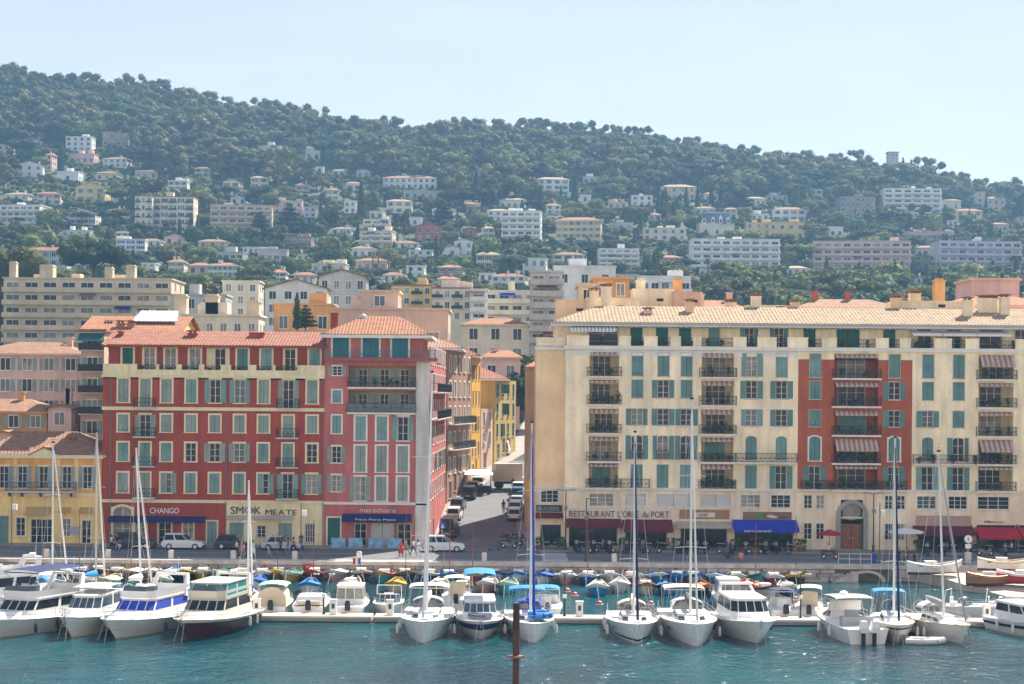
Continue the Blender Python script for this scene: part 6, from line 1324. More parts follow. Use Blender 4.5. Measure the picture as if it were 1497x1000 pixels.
# ---- pontoon with its fittings
pon = thing('pontoon', 'long low concrete pontoon with rounded white edge', 'pontoon', (0, PB + 1.3, WL))
for k in range(12): MB().box(-5.9, 5.9, -1.3, 1.3, .05, .42).tube((-5.9, -1.32, .36), (5.9, -1.32, .36), .16, n=8, m=1).box(-5.7, 5.7, -1.1, 1.1, -.3, .05, 2).build('section', [concrete, M('pontoon_edge', (.66, .60, .50), .7), darkm], pon, (-65 + 12 * k, 0, 0))
for x in (375, 487, 570, 847, 1442, 1215, 985): tag(MB().box(-.28, .28, -.2, .2, 0, 1.15).box(-.32, .32, -.24, .24, 1.15, 1.25).box(-.12, .12, -.21, -.2, .5, .9, 1).build('service_pedestal', [white, glass3], None, (at(x, 143.4), 143.4, WL + .42)), 'white power and water pedestal standing on the pontoon', 'pedestal', 'service pedestals on the pontoon')
for x, lab in ((473, 'double-armed dark lamp post on the pontoon beside the small motorboats'), (825, 'double-armed dark lamp post on the pontoon gap before the blue boats'), (1170, 'double-armed dark lamp post on the pontoon beside the tan-covered boat')):
    Xl = at(x, 143.6); hl = ZP(838, 143.6, x) - WL - .42; t = thing('lamp_post', lab, 'lamp post', (Xl, 143.6, WL + .42)); MB().tube((0, 0, 0), (0, 0, hl), .07, .045, 7).box(-.12, .12, -.12, .12, 0, .1).build('post', [darkm], t)
    for sg in (-1, 1):
        P = [Vector((sg * .62 * math.sin(a), 0, hl - .1 + .22 * math.sin(2 * a))) for a in (0, .4, .8, 1.2, 1.5)]; MB().path(P, .03, 5).build('arm', [darkm], t); MB().loft([cring(-.1, .1, .26, hl - .08, .03), cring(-.06, .06, .2, hl + .02, .03)]).build('lamp_head', [white], t, (sg * .62, 0, -.02))
    MB().lathe([(.0, 0), (.17, .02), (.17, .3), (.0, .32)], 8).build('life_ring', [white], t, (0, -.1, hl * .42))
pile = thing('mooring_pile', 'rusty round steel pile with ring collar standing in the water', 'pile', (XP(754.5, 101, 950), 101, WL)); ht_ = ZP(881, 101, 754) - WL
rust = M('rusty_steel', (.10, .045, .03), .85, .4, 2, streak=.3, bump=.4)
MB().lathe([(.19, -2), (.19, ht_ * .55), (.2, ht_ * .56), (.19, ht_ - .02), (.15, ht_)], 14).build('post', [rust], pile); MB().lathe([(.2, 0), (.36, .02), (.36, .14), (.2, .16)], 14).box(-.5, -.3, -.06, .06, .02, .14).box(.3, .5, -.06, .06, .02, .14).build('collar', [M('orange_rust', (.32, .14, .07), .8, .3, 4)], pile, (0, 0, ZP(962, 101, 754) - WL))
# ---- small craft
def craft_hull(L, B, hullm, trimm, inm, key, dbl):
    def mk():
        h, sh = hull_mb(L, B, 1.12, .68, L * .10 if not dbl else .5, .75, (.74, 1.01), dbl, 10, .8, .3); return h.mesh('hull', [hullm, trimm, anti_r if rnd.random() < .5 else anti_b]), deck_mb(sh, .24, .08).mesh('deck', [inm]), gun_mb(sh, .045).mesh('gunwale', [trimm])
    return cached(('craft', key), mk)
PAINT = {c: M('boat_paint_' + c, v, .4, .12, 1.2) for c, v in {'w': (.75, .73, .68), 'b': (.02, .10, .42), 'B': (.03, .24, .55), 'y': (.62, .36, .03), 'r': (.45, .03, .03), 'm': (.20, .04, .03), 'g': (.03, .16, .13), 'o': (.58, .20, .06), 'c': (.70, .60, .42), 't': (.05, .38, .40), 'n': (.015, .02, .07), 'k': (.26, .15, .07), 'p': (.70, .38, .32)}.items()}
CN = {'w': 'white', 'b': 'blue', 'B': 'light blue', 'y': 'yellow', 'r': 'red', 'm': 'maroon', 'g': 'dark green', 'o': 'orange', 'c': 'cream', 't': 'teal', 'n': 'navy', 'k': 'brown', 'p': 'pink'}
def pointu(x, y, hc, tc, cover=None, pole=0, L=6.0, rz=None, label=None, Y=None, mark=None):
    Y = Y or 18.1 * FPX / (y - ROLL * (x - CX) - HY); X = XP(x, Y, y)
    cw = {'w': 'under a white cover', 'b': 'under a blue cover', 'B': 'under a light blue cover', 'y': 'under a yellow cover', 'g': 'under a green cover', 'c': 'under a cream cover', 'p': 'under a pink cover', 'o': 'under an orange cover', 'n': 'under a navy cover', None: 'with open cockpit'}[cover]
    lab = label or f"small {CN[hc]} wooden boat with {CN[tc]} rim {cw}" + (' and pole mast' if pole else '')
    t = thing('fishing_boat', lab, 'boat', (X, Y + L / 2 - .4, WL), R(rnd.uniform(-10, 10)) if rz is None else rz, 'small wooden boats moored under the quay wall')
    h, d, g = craft_hull(L, 2.25, PAINT[hc], PAINT[tc], PAINT['c' if tc != 'c' else 'k'], (hc, tc, L), True); ob('hull', h, t); ob('deck', d, t); ob('gunwale', g, t)
    for yy in (-.8, .5, 1.6): ob('thwart', cached(('thw',), lambda: MB().box(-.85, .85, -.15, .15, .5, .58).mesh('thwart', [wood])), t, (0, yy, .08))
    ob('stem_post', cached(('stem', tc), lambda: MB().tube((0, 0, -.2), (0, -.06, .55), .06, .05, 6).mesh('stem_post', [PAINT[tc]])), t, (0, -L / 2 + .12, .75))
    if cover:
        def cv():
            rg = []
            for k in range(7):
                s = k / 6; yy = L * .42 - L * .80 * s; w = 1.0 * math.sin(math.pi * (.18 + .66 * s)) ** .7; zz = .66 + .16 * math.sin(math.pi * (.1 + .8 * s)); rg.append([(-w, yy, .62 + .15 * s * s), (-w * .55, yy, zz * .92), (0, yy, zz + .10), (w * .55, yy, zz * .92), (w, yy, .62 + .15 * s * s)])
            mb = MB(); mb.loft(rg, closed=False); return mb.mesh('cover', [PAINT[cover]], True)
        ob('cover', cached(('cover', cover, L), cv), t, (0, 0, .06))
    else: ob('engine_box', cached(('ebox',), lambda: MB().box(-.45, .45, -.5, .5, .45, 1.0).box(-.5, .5, -.55, .55, 1.0, 1.06).mesh('engine_box', [PAINT['w']])), t, (0, .4, 0))
    if pole: ob('pole_mast', cached(('pole', pole), lambda: MB().tube((0, 0, .2), (0, .05, pole), .05, .03, 6).tube((-.6, 0, pole * .7), (.6, 0, pole * .7 + .2), .025, n=4).mesh('pole_mast', [wood])), t, (0, -.6, .4))
    MB().tube((0, -L / 2 + .1, .9), (.2, -L / 2 - 2.2, -.1), .018, n=3).build('mooring_line', [rope_m], t)
    return t
ROW1 = [(8, 'w', 'w', None), (30, 'y', 'o', None), (55, 'o', 'r', None), (82, 'b', 'w', 'B'), (108, 'w', 'b', None), (134, 'g', 'k', None), (160, 'y', 'k', None), (186, 'k', 'c', 'w'), (214, 'o', 'w', 'p'), (240, 'B', 'w', 'B'), (264, 'n', 'y', None), (290, 'y', 'w', None), (318, 't', 'w', 'g'), (345, 'w', 'B', None),
        (378, 'b', 'w', None), (402, 'y', 'y', None), (422, 'y', 'w', 'g'), (455, 'm', 'r', None), (490, 'p', 'w', 'w'), (525, 'm', 'w', None), (558, 't', 'o', None), (590, 'g', 'k', None), (625, 'b', 'w', None), (655, 't', 'B', None), (690, 'r', 'y', None), (722, 'w', 'b', None), (758, 'w', 'B', None), (795, 'w', 'b', 'b'), (829, 'p', 'w', None), (861, 'b', 'w', None), (893, 'c', 'w', None), (928, 'r', 'w', None), (962, 'B', 'w', 'B'), (993, 'b', 'B', None), (1018, 'w', 'b', None), (1050, 'B', 'w', 'B'), (1081, 'c', 'w', None), (1108, 't', 'g', None), (1137, 'r', 'w', None), (1170, 'n', 'y', None)]
polex = {402: 4.2, 455: 5.5, 590: 6.0, 655: 5.8, 690: 5.2, 625: 5.0, 861: 6.5, 108: 6.5, 186: 5, 1108: 5.5, 1170: 6.2}
for x, hc, tc, cv in ROW1: pointu(x, 853 + rnd.uniform(-1, 2) + .008 * (x - 748), hc, tc, cv, polex.get(x, 0))
ROW2 = [(20, 'r', 'w', 'c'), (70, 'n', 'w', 'n'), (120, 'g', 'k', None), (150, 'w', 'c', 'c'), (230, 'o', 'w', None), (368, 'w', 'b', 'b'), (448, 'w', 'B', 'B'), (508, 'n', 'w', None), (576, 'c', 'y', 'y'), (640, 'k', 'w', None), (673, 'c', 'k', None), (712, 'p', 'w', None), (742, 't', 'w', 'g'), (876, 'B', 'w', None), (908, 'w', 'w', 'w'), (947, 'c', 'k', None), (978, 'B', 'n', 'B'), (1034, 'n', 'o', 'o'), (1096, 'w', 'r', 'c'), (1125, 'w', 'm', None), (1158, 'b', 'w', None)]
for x, hc, tc, cv in ROW2: pointu(x, 868 + rnd.uniform(-2, 4) + .008 * (x - 748), hc, tc, cv, 0, 5.6)
# motorboats with their sterns on the far side of the pontoon
def runabout(label, x, L, B, kind, rz=180, hullm=gel, Y=None, canopy=None):
    Yc = Y or 145.0 + L / 2; t = thing('motorboat', label, 'boat', (at(x, Yc), Yc, WL), R(rz)); h, sh = hull_mb(L, B, 1.05, .85, L * .12, .9); h.build('hull', [hullm, hullm, anti_b], t); deck_mb(sh, .04).build('deck', [gel], t); gun_mb(sh, .05).build('gunwale', [gel], t); rail_mb(sh, .6, 1, .45, .018).build('bow_rail', [steel], t)
    if kind == 'tent':
        rg = [[(w * math.cos(a) ** 1 , y, .85 + z * math.sin(a) ** .6) for a in [math.pi * j / 8 for j in range(9)]] for y, w, z in ((L * .46, B * .46, 1.5), (L * .1, B * .46, 1.75), (-L * .05, B * .42, 1.2))]; mb = MB().loft(rg, closed=False); mb.face(rg[0]); mb.build('canopy', [tan_m], t); bimini(t, -L * .02, L * .42, B * .44, .9, 2.62, green_c, 'canopy_top', False, .25)
    if kind == 'cabin': cabin(t, (-L * .2, L * .22, B * .40, .85, .4), (-L * .1, L * .24, B * .36, 2.35, .35), gel, {0: 3, 3: 3, 2: 2, 4: 2}, glass2, skip=(), t0=.3)
    if kind == 'open':
        cabin(t, (-L * .12, -L * .02, B * .42, .9, .3), (-L * .03, L * .02, B * .38, 1.6, .3), gel, {0: 3}, glass3, 'windscreen', 0, .1, .95, (2, 3, 4)); MB().box(-.4, .4, 0, .5, .8, 1.2).box(-.4, .4, .4, .5, 1.2, 1.6).build('seat', [white], t, (0, L * .1, 0))
        MB().path([(-B * .42, L * .25, .9), (-B * .40, L * .22, 2.2), (B * .40, L * .22, 2.2), (B * .42, L * .25, .9)], .035, 5).build('arch', [gel], t)
    if kind == 'sport': MB().loft([cring(-L * .25, L * .42, B * .42, .9, .4), cring(-L * .05, L * .36, B * .36, 1.55, .4)]).build('superstructure', [gel], t); MB().box(-B * .32, B * .32, L * .3, L * .44, .95, 1.25).build('sun_pad', [tan_m], t)
    if kind == 'tan': cabin(t, (-L * .1, L * .05, B * .3, .9, .2), (-L * .05, L * .05, B * .28, 2.0, .2), tan_m, {0: 1}, tan_m, 'console_cover', 0); bimini(t, -L * .1, L * .3, B * .42, .9, 2.6, M('cream_canvas', (.70, .62, .46), .85), 'bimini')
    if canopy: bimini(t, -L * .1, L * .3, B * .42, .9, 2.4, canopy)
    MB().loft([cring(-.2, .25, .2, .4, .08), cring(-.25, .3, .22, .9, .08), cring(-.15, .2, .15, 1.2, .06)]).build('outboard_engine', [darkm], t, (0, L / 2 + .25, .2)); return t
runabout('little white launch with tan sun pad beside the tented boat', 350, 6.4, 2.3, 'sport'); runabout('motorboat under a beige tent with mint green top', 404, 7.0, 2.7, 'tent'); runabout('white low sports boat with tan sun pad between tented boat and cabin boat', 458, 7.4, 2.9, 'sport'); runabout('white cabin boat with curtained wheelhouse at the pontoon', 514, 7.2, 2.9, 'cabin'); runabout('white open motorboat with wraparound windscreen and light arch', 567, 6.2, 2.5, 'open', 0)
runabout('white centre-console boat under a navy bimini beside the cabin cruiser', 1140, 6.0, 2.3, 'open', 180, canopy=navy_m); runabout('white boat with tan console cover and cream bimini', 1183, 6.8, 2.4, 'tan', 170); runabout('white small cabin boat behind the large sloop with cream roof', 1062, 7, 2.6, 'cabin', 180, Y=156, canopy=None); runabout('white runabout with navy hull side beyond the pontoon end', 1408, 5.6, 2.1, 'open', 60, Y=149); runabout('white dinghy-like runabout by the slipway water', 1462, 4.8, 1.9, 'open', 75, Y=149.5)
runabout('white day boat with blue canopy behind the blue sloop', 798, 7.0, 2.6, 'open', 180, canopy=sky_c); runabout('white launch with cream arch behind the sports cruiser', 668, 6.8, 2.6, 'tan', 180, Y=154)
dg = thing('inflatable_dinghy', 'pale grey inflatable dinghy floating beside the slim sailboat', 'dinghy', (at(1352, 132), 132.2, WL), R(80))
tb = MB(); [tb.path([(sg * .55, 1.4, .2), (sg * .58, 0, .2), (sg * .5, -.9, .25), (0, -1.45, .32)], .22, 8) for sg in (-1, 1)]; tb.build('tube', [M('hypalon_grey', (.62, .62, .62), .6)], dg); MB().box(-.5, .5, -.9, 1.3, .05, .15).build('floor', [grey_c], dg); MB().box(-.5, .5, 1.3, 1.38, 0, .5).build('transom', [wood], dg)
# lone thin masts of boats moored behind
sailboat('white small sailboat with pale sail bundle behind the navy bimini yacht', at(70, 152), 152, 8.5, 2.7, ZP(648, 152, 70) - WL, boom_m=sail_w, hood=sky_c, modern=False, rz=R(170))
sailboat('small sailboat with beige mast behind the hardtop launch', at(136, 153), 153, 9, 2.8, ZP(632, 153, 136) - WL, boom_m=sky_c, hood=None, modern=False, rz=R(180), mm=M('beige_spar', (.55, .50, .42), .4))
sailboat('small sailboat with leaning white mast and big white sail bundle', at(200, 150), 150.5, 8.6, 2.7, ZP(655, 150, 197) - WL, hood=None, modern=False, rz=R(176), lean=.5)
sailboat('little white sailboat with blue canvas beside the pontoon end', at(360, 149), 149.2, 6.8, 2.3, ZP(702, 149, 360) - WL, boom_m=blue_m, hood=blue_m, modern=False, rz=R(180))
# boats hauled out on the slipway
for x, hc, tc, Y, z, rz, lab in ((1366, 'w', 'w', 173.5, -.25, 92, 'white rowing boat hung along the quay wall by the slipway'), (1470, 'w', 'c', 174.5, .05, 80, 'long white boat laid up on the upper slipway'), (1500, 'r', 'w', 168, -.55, 70, 'red-bottomed boat propped on the slipway'), (1452, 'k', 'o', 168.5, -.75, 100, 'brown skiff lying on the slipway')):
    t = pointu(x, 860, hc, tc, None, 0, 5.4, R(rz), lab, Y=Y); t.location = (XP(x, Y, 850), Y, z); t['group'] = 'boats hauled out by the slipway'
    [bpy.data.objects.remove(c) for c in list(t.children) if c.name.startswith('mooring')]
for k, (x, y) in enumerate(((829, 866), (876, 885), (951, 885), (840, 872), (1102, 868), (1163, 878))):
    Yb = 18.1 * FPX / (y - ROLL * (x - CX) - HY); b = thing('mooring_buoy', 'small red and white mooring buoy floating among the wooden boats', 'buoy', (XP(x, Yb, y), Yb, WL), 0, 'mooring buoys'); MB().lathe([(.05, -.25), (.28, -.1), (.33, .1), (.25, .32), (.05, .42)], 10).build('float', [M('buoy_red', (.55, .06, .05), .5)], b); MB().lathe([(.34, .04), (.345, .1), (.32, .16)], 10).build('band', [white], b)
# ---------------------------------------------------------------- vehicles
def paint(n, c): return M('car_' + n, c, .25, .03, spec=.6)
CARC = {'white': (.74, .74, .73), 'silver': (.45, .48, .50), 'black': (.015, .016, .018), 'navy': (.02, .035, .08), 'grey': (.12, .125, .13), 'red': (.30, .02, .02), 'blue': (.05, .12, .25)}
def car_parts(kind):
    L, W, H = {'suv': (4.5, 1.86, 1.65), 'sedan': (4.4, 1.78, 1.45), 'hatch': (3.9, 1.72, 1.5), 'van': (4.9, 1.95, 2.2)}[kind]
    h = H * (.58 if kind != 'van' else .52); prof = [(-.5, .62), (-.47, .80), (-.30, .93), (-.18, 1.0), (.30, 1.0), (.46, .97), (.5, .75)]
    mb = MB(); w = W / 2; rg = []
    for t, k in prof:
        e = 1 - .12 * max(0, abs(t) - .38) / .12; z0 = .22 + .06 * (abs(t) > .45); zb = h * k; rg.append([(-w * e, t * L, z0), (-w * e, t * L, zb * .72), (-w * e * .94, t * L, zb), (w * e * .94, t * L, zb), (w * e, t * L, zb * .72), (w * e, t * L, z0)])
    return L, W, H, h, mb.loft(rg)
def car(label, X, Y, Z, rz, colr, kind='suv', pitch=0, group=None):
    key = ('car', kind); L, W, H, h, mb = cached(key, lambda: car_parts(kind)); pm = paint(colr, CARC[colr])
    t = thing({'van': 'van', 'suv': 'parked_car'}.get(kind, 'parked_car'), label, 'van' if kind == 'van' else 'car', (X, Y, Z), rz, group); t.rotation_euler = (pitch, 0, rz)
    ob('body', cached(key + (colr,), lambda: mb.mesh('body', [pm])), t)
    f = {'suv': (-.18, .44, -.02, .40), 'sedan': (-.16, .36, .0, .24), 'hatch': (-.20, .46, -.04, .38), 'van': (-.36, .49, -.24, .485)}[kind]
    cabin(t, (f[0] * L, f[1] * L, W * .47, h - .02, .16), (f[2] * L, f[3] * L, W * .38, H, .14), pm, {0: 1, 1: 1, 2: 2, 3: 1, 4: 2, 5: 1}, glass, 'greenhouse', .03, .12, .88, () if kind != 'van' else (2, 4))
    for sx_ in (-1, 1):
        for sy in (-.31, .30):
            wl = ob('wheel', cached(('tyre',), lambda: MB().tube((-.11, 0, 0), (.11, 0, 0), .33, n=16).mesh('wheel', [rubber])), t, (sx_ * (W / 2 - .08), sy * L, .33)); ob('rim', cached(('rim',), lambda: MB().tube((-.125, 0, 0), (.125, 0, 0), .2, n=10).mesh('rim', [steel])), wl)
        ob('headlight', cached(('hl',), lambda: MB().box(-.17, .17, -.04, .04, -.07, .07).mesh('headlight', [glass2])), t, (sx_ * W * .34, -L * .485, h * .74)); ob('tail_light', cached(('tl',), lambda: MB().box(-.12, .12, -.04, .04, -.11, .11).mesh('tail_light', [M('tail_red', (.4, .01, .01), .3)])), t, (sx_ * W * .38, L * .495, h * .76))
        ob('mirror', cached(('mir', colr), lambda: MB().box(-.09, .09, -.05, .05, 0, .12).mesh('mirror', [pm])), t, (sx_ * (W / 2 + .06), f[0] * L + .35, h + .02))
    ob('bumper', cached(('bump', kind), lambda: MB().box(-W * .46, W * .46, -L * .5 - .04, -L * .47, .25, .42).box(-W * .46, W * .46, L * .47, L * .5 + .04, .25, .45).mesh('bumper', [darkm])), t)
    ob('number_plate', cached(('plate',), lambda: MB().box(-.26, .26, -.01, .01, 0, .11).mesh('number_plate', [white])), t, (0, L * .5 + .045, .5)); return t
Yq = 189.5
car('white SUV parked on the quay before the red cafe front', XP(268, Yq, 790), Yq, .0, R(90), 'white', 'suv'); car('dark navy car parked by the arched cafe window', XP(196, 190, 790), 190, 0, R(92), 'navy', 'suv')
car('black hatchback parked between the two restaurant signs', XP(342, 190, 790), 190, 0, R(88), 'black', 'hatch'); car('silver sedan parked before the cream restaurant front', XP(412, 189.6, 790), 189.6, 0, R(90), 'silver', 'sedan')
car('white SUV turning at the street mouth beside the pink corner', XP(649, 189, 792), 189.2, .0, R(90), 'white', 'suv')
def scar_(label, x, y, c, k, rz=0):
    Y = 200.0                                # depth where the rising street shows at this pixel
    for _ in range(60):
        Z = ZP(y, Y, x)
        if Z > tz(0, Y): Y += 1.6
        else: Y -= .8
    X = XP(x, Y, y); s = (tz(0, Y + 3) - tz(0, Y - 3)) / 6; return car(label, X, Y + 1.8, tz(0, Y + 1.8) + .02, R(180 - 5 + rz) if x > 720 else R(175 + rz), c, k, -math.atan(s))
scar_('black van parked first in the row along the street pavement', 656, 786, 'black', 'van'); scar_('white hatchback parked behind the black van in the street', 664, 765, 'white', 'hatch'); scar_('grey car parked third in the street row', 669, 748, 'grey', 'hatch'); scar_('black SUV parked up the street by the cafe stall', 686, 731, 'black', 'suv'); scar_('red car parked beside the black SUV up the street', 692, 722, 'red', 'hatch'); scar_('white car parked last before the cafe stall', 699, 716, 'white', 'sedan')
for x, y, c, k, lab in ((753, 766, 'white', 'hatch', 'white small car parked nearest the motorbikes in the street'), (754, 754, 'white', 'suv', 'pale car parked second along the shaded side of the street'), (756, 743, 'silver', 'sedan', 'silver sedan parked third along the shaded side of the street'), (757, 733, 'blue', 'hatch', 'blue hatchback parked fourth along the shaded side of the street'), (758, 725, 'white', 'sedan', 'white sedan parked below the delivery truck')): scar_(lab, x, y, c, k, 1)
scar_('white van driving up the far end of the street', 737, 668, 'white', 'van')
# delivery truck standing across the street
Yt = 241; tk = thing('delivery_truck', 'beige box truck standing across the upper street', 'truck', (XP(744, Yt, 700), Yt, tz(0, Yt) + .1), R(12)); box_m = M('truck_box', (.46, .39, .31), .6, .06)
MB().box(-2.1, 1.6, -1.15, 1.15, .95, 3.35).box(-2.12, -2.0, -1.17, 1.17, .93, 3.37).box(-.26, -.22, -1.16, -1.14, .95, 3.35).box(-2.1, 1.6, -1.16, -1.14, 2.1, 2.15).build('cargo_box', [box_m], tk); MB().loft([cring(1.75 - 1.75, 1.0, .9, .6, .1)[:6], cring(0, 1.0, .9, 1.5, .1)]).build('cab', [white], tk, (2.5, -.5, 0)); MB().box(-2.0, 3.2, -.5, .5, .6, .95).build('chassis', [darkm], tk)
for x in (-1.4, 2.5):
    for sg in (-1, 1): ob('wheel', cached(('tkw',), lambda: MB().tube((0, -.15, 0), (0, .15, 0), .45, n=14).mesh('wheel', [rubber])), tk, (x, sg * .95, .45))
# scooters
def scooter(label, X, Y, Z, rz, c, group='motor scooters parked on the quay and street'):
    t = thing('scooter', label, 'scooter', (X, Y, Z), rz, group); pm = paint('sc' + c, CARC[c])
    for y in (-.62, .62): wl = ob('wheel', cached(('scw',), lambda: MB().tube((-.06, 0, 0), (.06, 0, 0), .27, n=12).mesh('wheel', [rubber])), t, (0, y, .27)); ob('rim', cached(('scr',), lambda: MB().tube((-.065, 0, 0), (.065, 0, 0), .14, n=8).mesh('rim', [steel])), wl)
    ob('body', cached(('scb', c), lambda: MB().loft([[(x * .2, .85, .55 + z) for x, z in ((-1, 0), (1, 0), (.7, .2), (-.7, .2))], [(x * .24, .35, .35 + z) for x, z in ((-1, 0), (1, 0), (.9, .42), (-.9, .42))], [(x * .18, -.1, .25 + z) for x, z in ((-1, 0), (1, 0), (.9, .15), (-.9, .15))], [(x * .22, -.45, .3 + z) for x, z in ((-1, 0), (1, 0), (.9, .6), (-.9, .6))], [(x * .1, -.66, .5 + z) for x, z in ((-1, 0), (1, 0), (.9, .3), (-.9, .3))]]).mesh('body', [pm])), t)
    ob('saddle', cached(('scs',), lambda: MB().loft([cring(-.05, .85, .15, .78, .06), cring(0, .8, .12, .9, .05)]).mesh('saddle', [rubber])), t); ob('handlebar', cached(('sch',), lambda: MB().tube((-.34, -.42, 1.05), (.34, -.42, 1.05), .025, n=5).tube((0, -.6, .4), (0, -.42, 1.05), .035, n=5).tube((-.3, -.42, 1.05), (-.34, -.46, 1.25), .012, n=4).tube((.3, -.42, 1.05), (.34, -.46, 1.25), .012, n=4).mesh('handlebar', [darkm])), t)
    ob('windshield', cached(('scws',), lambda: MB().box(-.18, .18, -.5, -.48, .95, 1.35).mesh('windshield', [glass2])), t); return t
for k, x in enumerate((855, 868, 892, 905, 993, 1004, 1060, 1072, 1090, 1104, 1118, 1132)): scooter('scooter parked in the dark row before the restaurant terraces', XP(x, 189, 800), 188.9 + .3 * (k % 2), 0, R(rnd.uniform(-30, 30) + 90 * (k % 3 == 0)), rnd.choice(('black', 'grey', 'navy', 'black')), 'scooters before the terraces')
for x, y in ((741, 782), (746, 778), (752, 784), (757, 776), (744, 790)): Z = 0; scooter('scooter parked at the shaded street corner', XP(x, 193.5 + (790 - y) * .4, y), 193.5 + (790 - y) * .4, tz(0, 193.5 + (790 - y) * .4) + .02, R(rnd.uniform(60, 120)), rnd.choice(('black', 'grey', 'black', 'navy')), 'scooters at the street corner')
Xr, Yr = XP(1213, 183.5, 810), 183.5; scooter('dark motor scooter being ridden along the quay road', Xr, Yr, .01, R(90), 'black', None)
# ---------------------------------------------------------------- people
def body_mesh(pose):
    """skeleton of joints with radii, skinned to one continuous surface"""
    J = {'pel': (0, 0, .95), 'wai': (0, 0, 1.10), 'che': (0, .01, 1.32), 'nek': (0, 0, 1.47), 'hd0': (0, -.02, 1.55), 'hd1': (0, -.02, 1.70)}; Rr = {'pel': (.15, .115), 'wai': (.13, .10), 'che': (.165, .115), 'nek': (.06, .06), 'hd0': (.075, .085), 'hd1': (.075, .09)}
    sw = {'walk': .28, 'walk2': -.22, 'stand': 0.03, 'sit': 0}[pose]
    for s, n in ((-1, 'l'), (1, 'r')):
        q = sw * s
        J['sh' + n] = (s * .18, 0, 1.41); J['el' + n] = (s * .24, .02 + q * .5, 1.15); J['wr' + n] = (s * .25, -.10 + q * .9, .92); J['ha' + n] = (s * .25, -.13 + q * .95, .83)
        J['hi' + n] = (s * .095, 0, .90); J['kn' + n] = (s * .10, -.05 - q * .7, .50); J['an' + n] = (s * .10, -q * 1.15 + max(0, q) * -.0, .09 + (.06 if q < -.1 else 0)); J['to' + n] = (s * .11, -q * 1.15 - .17, .04 + (.0 if q >= -.1 else .0))
        if pose == 'sit':
            J['hi' + n] = (s * .1, 0, .92); J['kn' + n] = (s * .12, -.42, .92); J['an' + n] = (s * .12, -.40, .52); J['to' + n] = (s * .12, -.58, .47); J['el' + n] = (s * .25, -.10, 1.16); J['wr' + n] = (s * .17, -.34, 1.12); J['ha' + n] = (s * .14, -.43, 1.13)
        for k, r in (('sh', (.075, .075)), ('el', (.05, .05)), ('wr', (.034, .034)), ('ha', (.045, .025)), ('hi', (.095, .10)), ('kn', (.062, .065)), ('an', (.042, .045)), ('to', (.045, .03))): Rr[k + n] = r
    names = list(J); E = [('pel', 'wai'), ('wai', 'che'), ('che', 'nek'), ('nek', 'hd0'), ('hd0', 'hd1')] + [(a + n, b + n) for n in 'lr' for a, b in (('sh', 'el'), ('el', 'wr'), ('wr', 'ha'), ('hi', 'kn'), ('kn', 'an'), ('an', 'to'))] + [('che', 'sh' + n) for n in 'lr'] + [('pel', 'hi' + n) for n in 'lr']
    me = bpy.data.meshes.new('person'); me.from_pydata([J[n] for n in names], [(names.index(a), names.index(b)) for a, b in E], [])
    o = bpy.data.objects.new('person', me); COL.objects.link(o); md = o.modifiers.new('skin', 'SKIN'); md.use_smooth_shade = True
    for i, n in enumerate(names): me.skin_vertices[0].data[i].radius = Rr[n]; me.skin_vertices[0].data[i].use_root = n == 'pel'
    o.modifiers.new('sub', 'SUBSURF').levels = 1
    dg = bpy.context.evaluated_depsgraph_get(); res = bpy.data.meshes.new_from_object(o.evaluated_get(dg)); bpy.data.objects.remove(o)
    idx = []
    dz = -.47 if pose == 'sit' else 0
    for p in res.polygons:
        c = p.center; arm = abs(c.x) > .195 and c.z > .75 and pose != 'sit' or (pose == 'sit' and c.z > 1.0 and (abs(c.x) > .2 or c.y < -.2))
        idx.append(3 if c.z < (.11 if pose != 'sit' else .56) else 0 if c.z > 1.47 else (0 if arm and c.z < 1.24 else 1) if c.z > 1.0 else (0 if arm else 2))
    for _ in range(4): res.materials.append(None)
    res.polygons.foreach_set('material_index', idx)
    if pose == 'sit':
        for v in res.vertices: v.co.z += dz
    return res
skin_ms = [M('skin_a', (.52, .30, .21), .6, .03), M('skin_b', (.36, .19, .12), .6, .03)]; CL = {'w': (.75, .74, .72), 'k': (.02, .02, .025), 'n': (.03, .045, .10), 'r': (.48, .04, .04), 'b': (.20, .36, .55), 'g': (.25, .25, .25), 't': (.45, .36, .25), 'p': (.60, .28, .26), 'o': (.55, .22, .08), 'd': (.08, .12, .09)}
def cloth(c): return M('cloth_' + c, CL[c], .85, .1, 3)
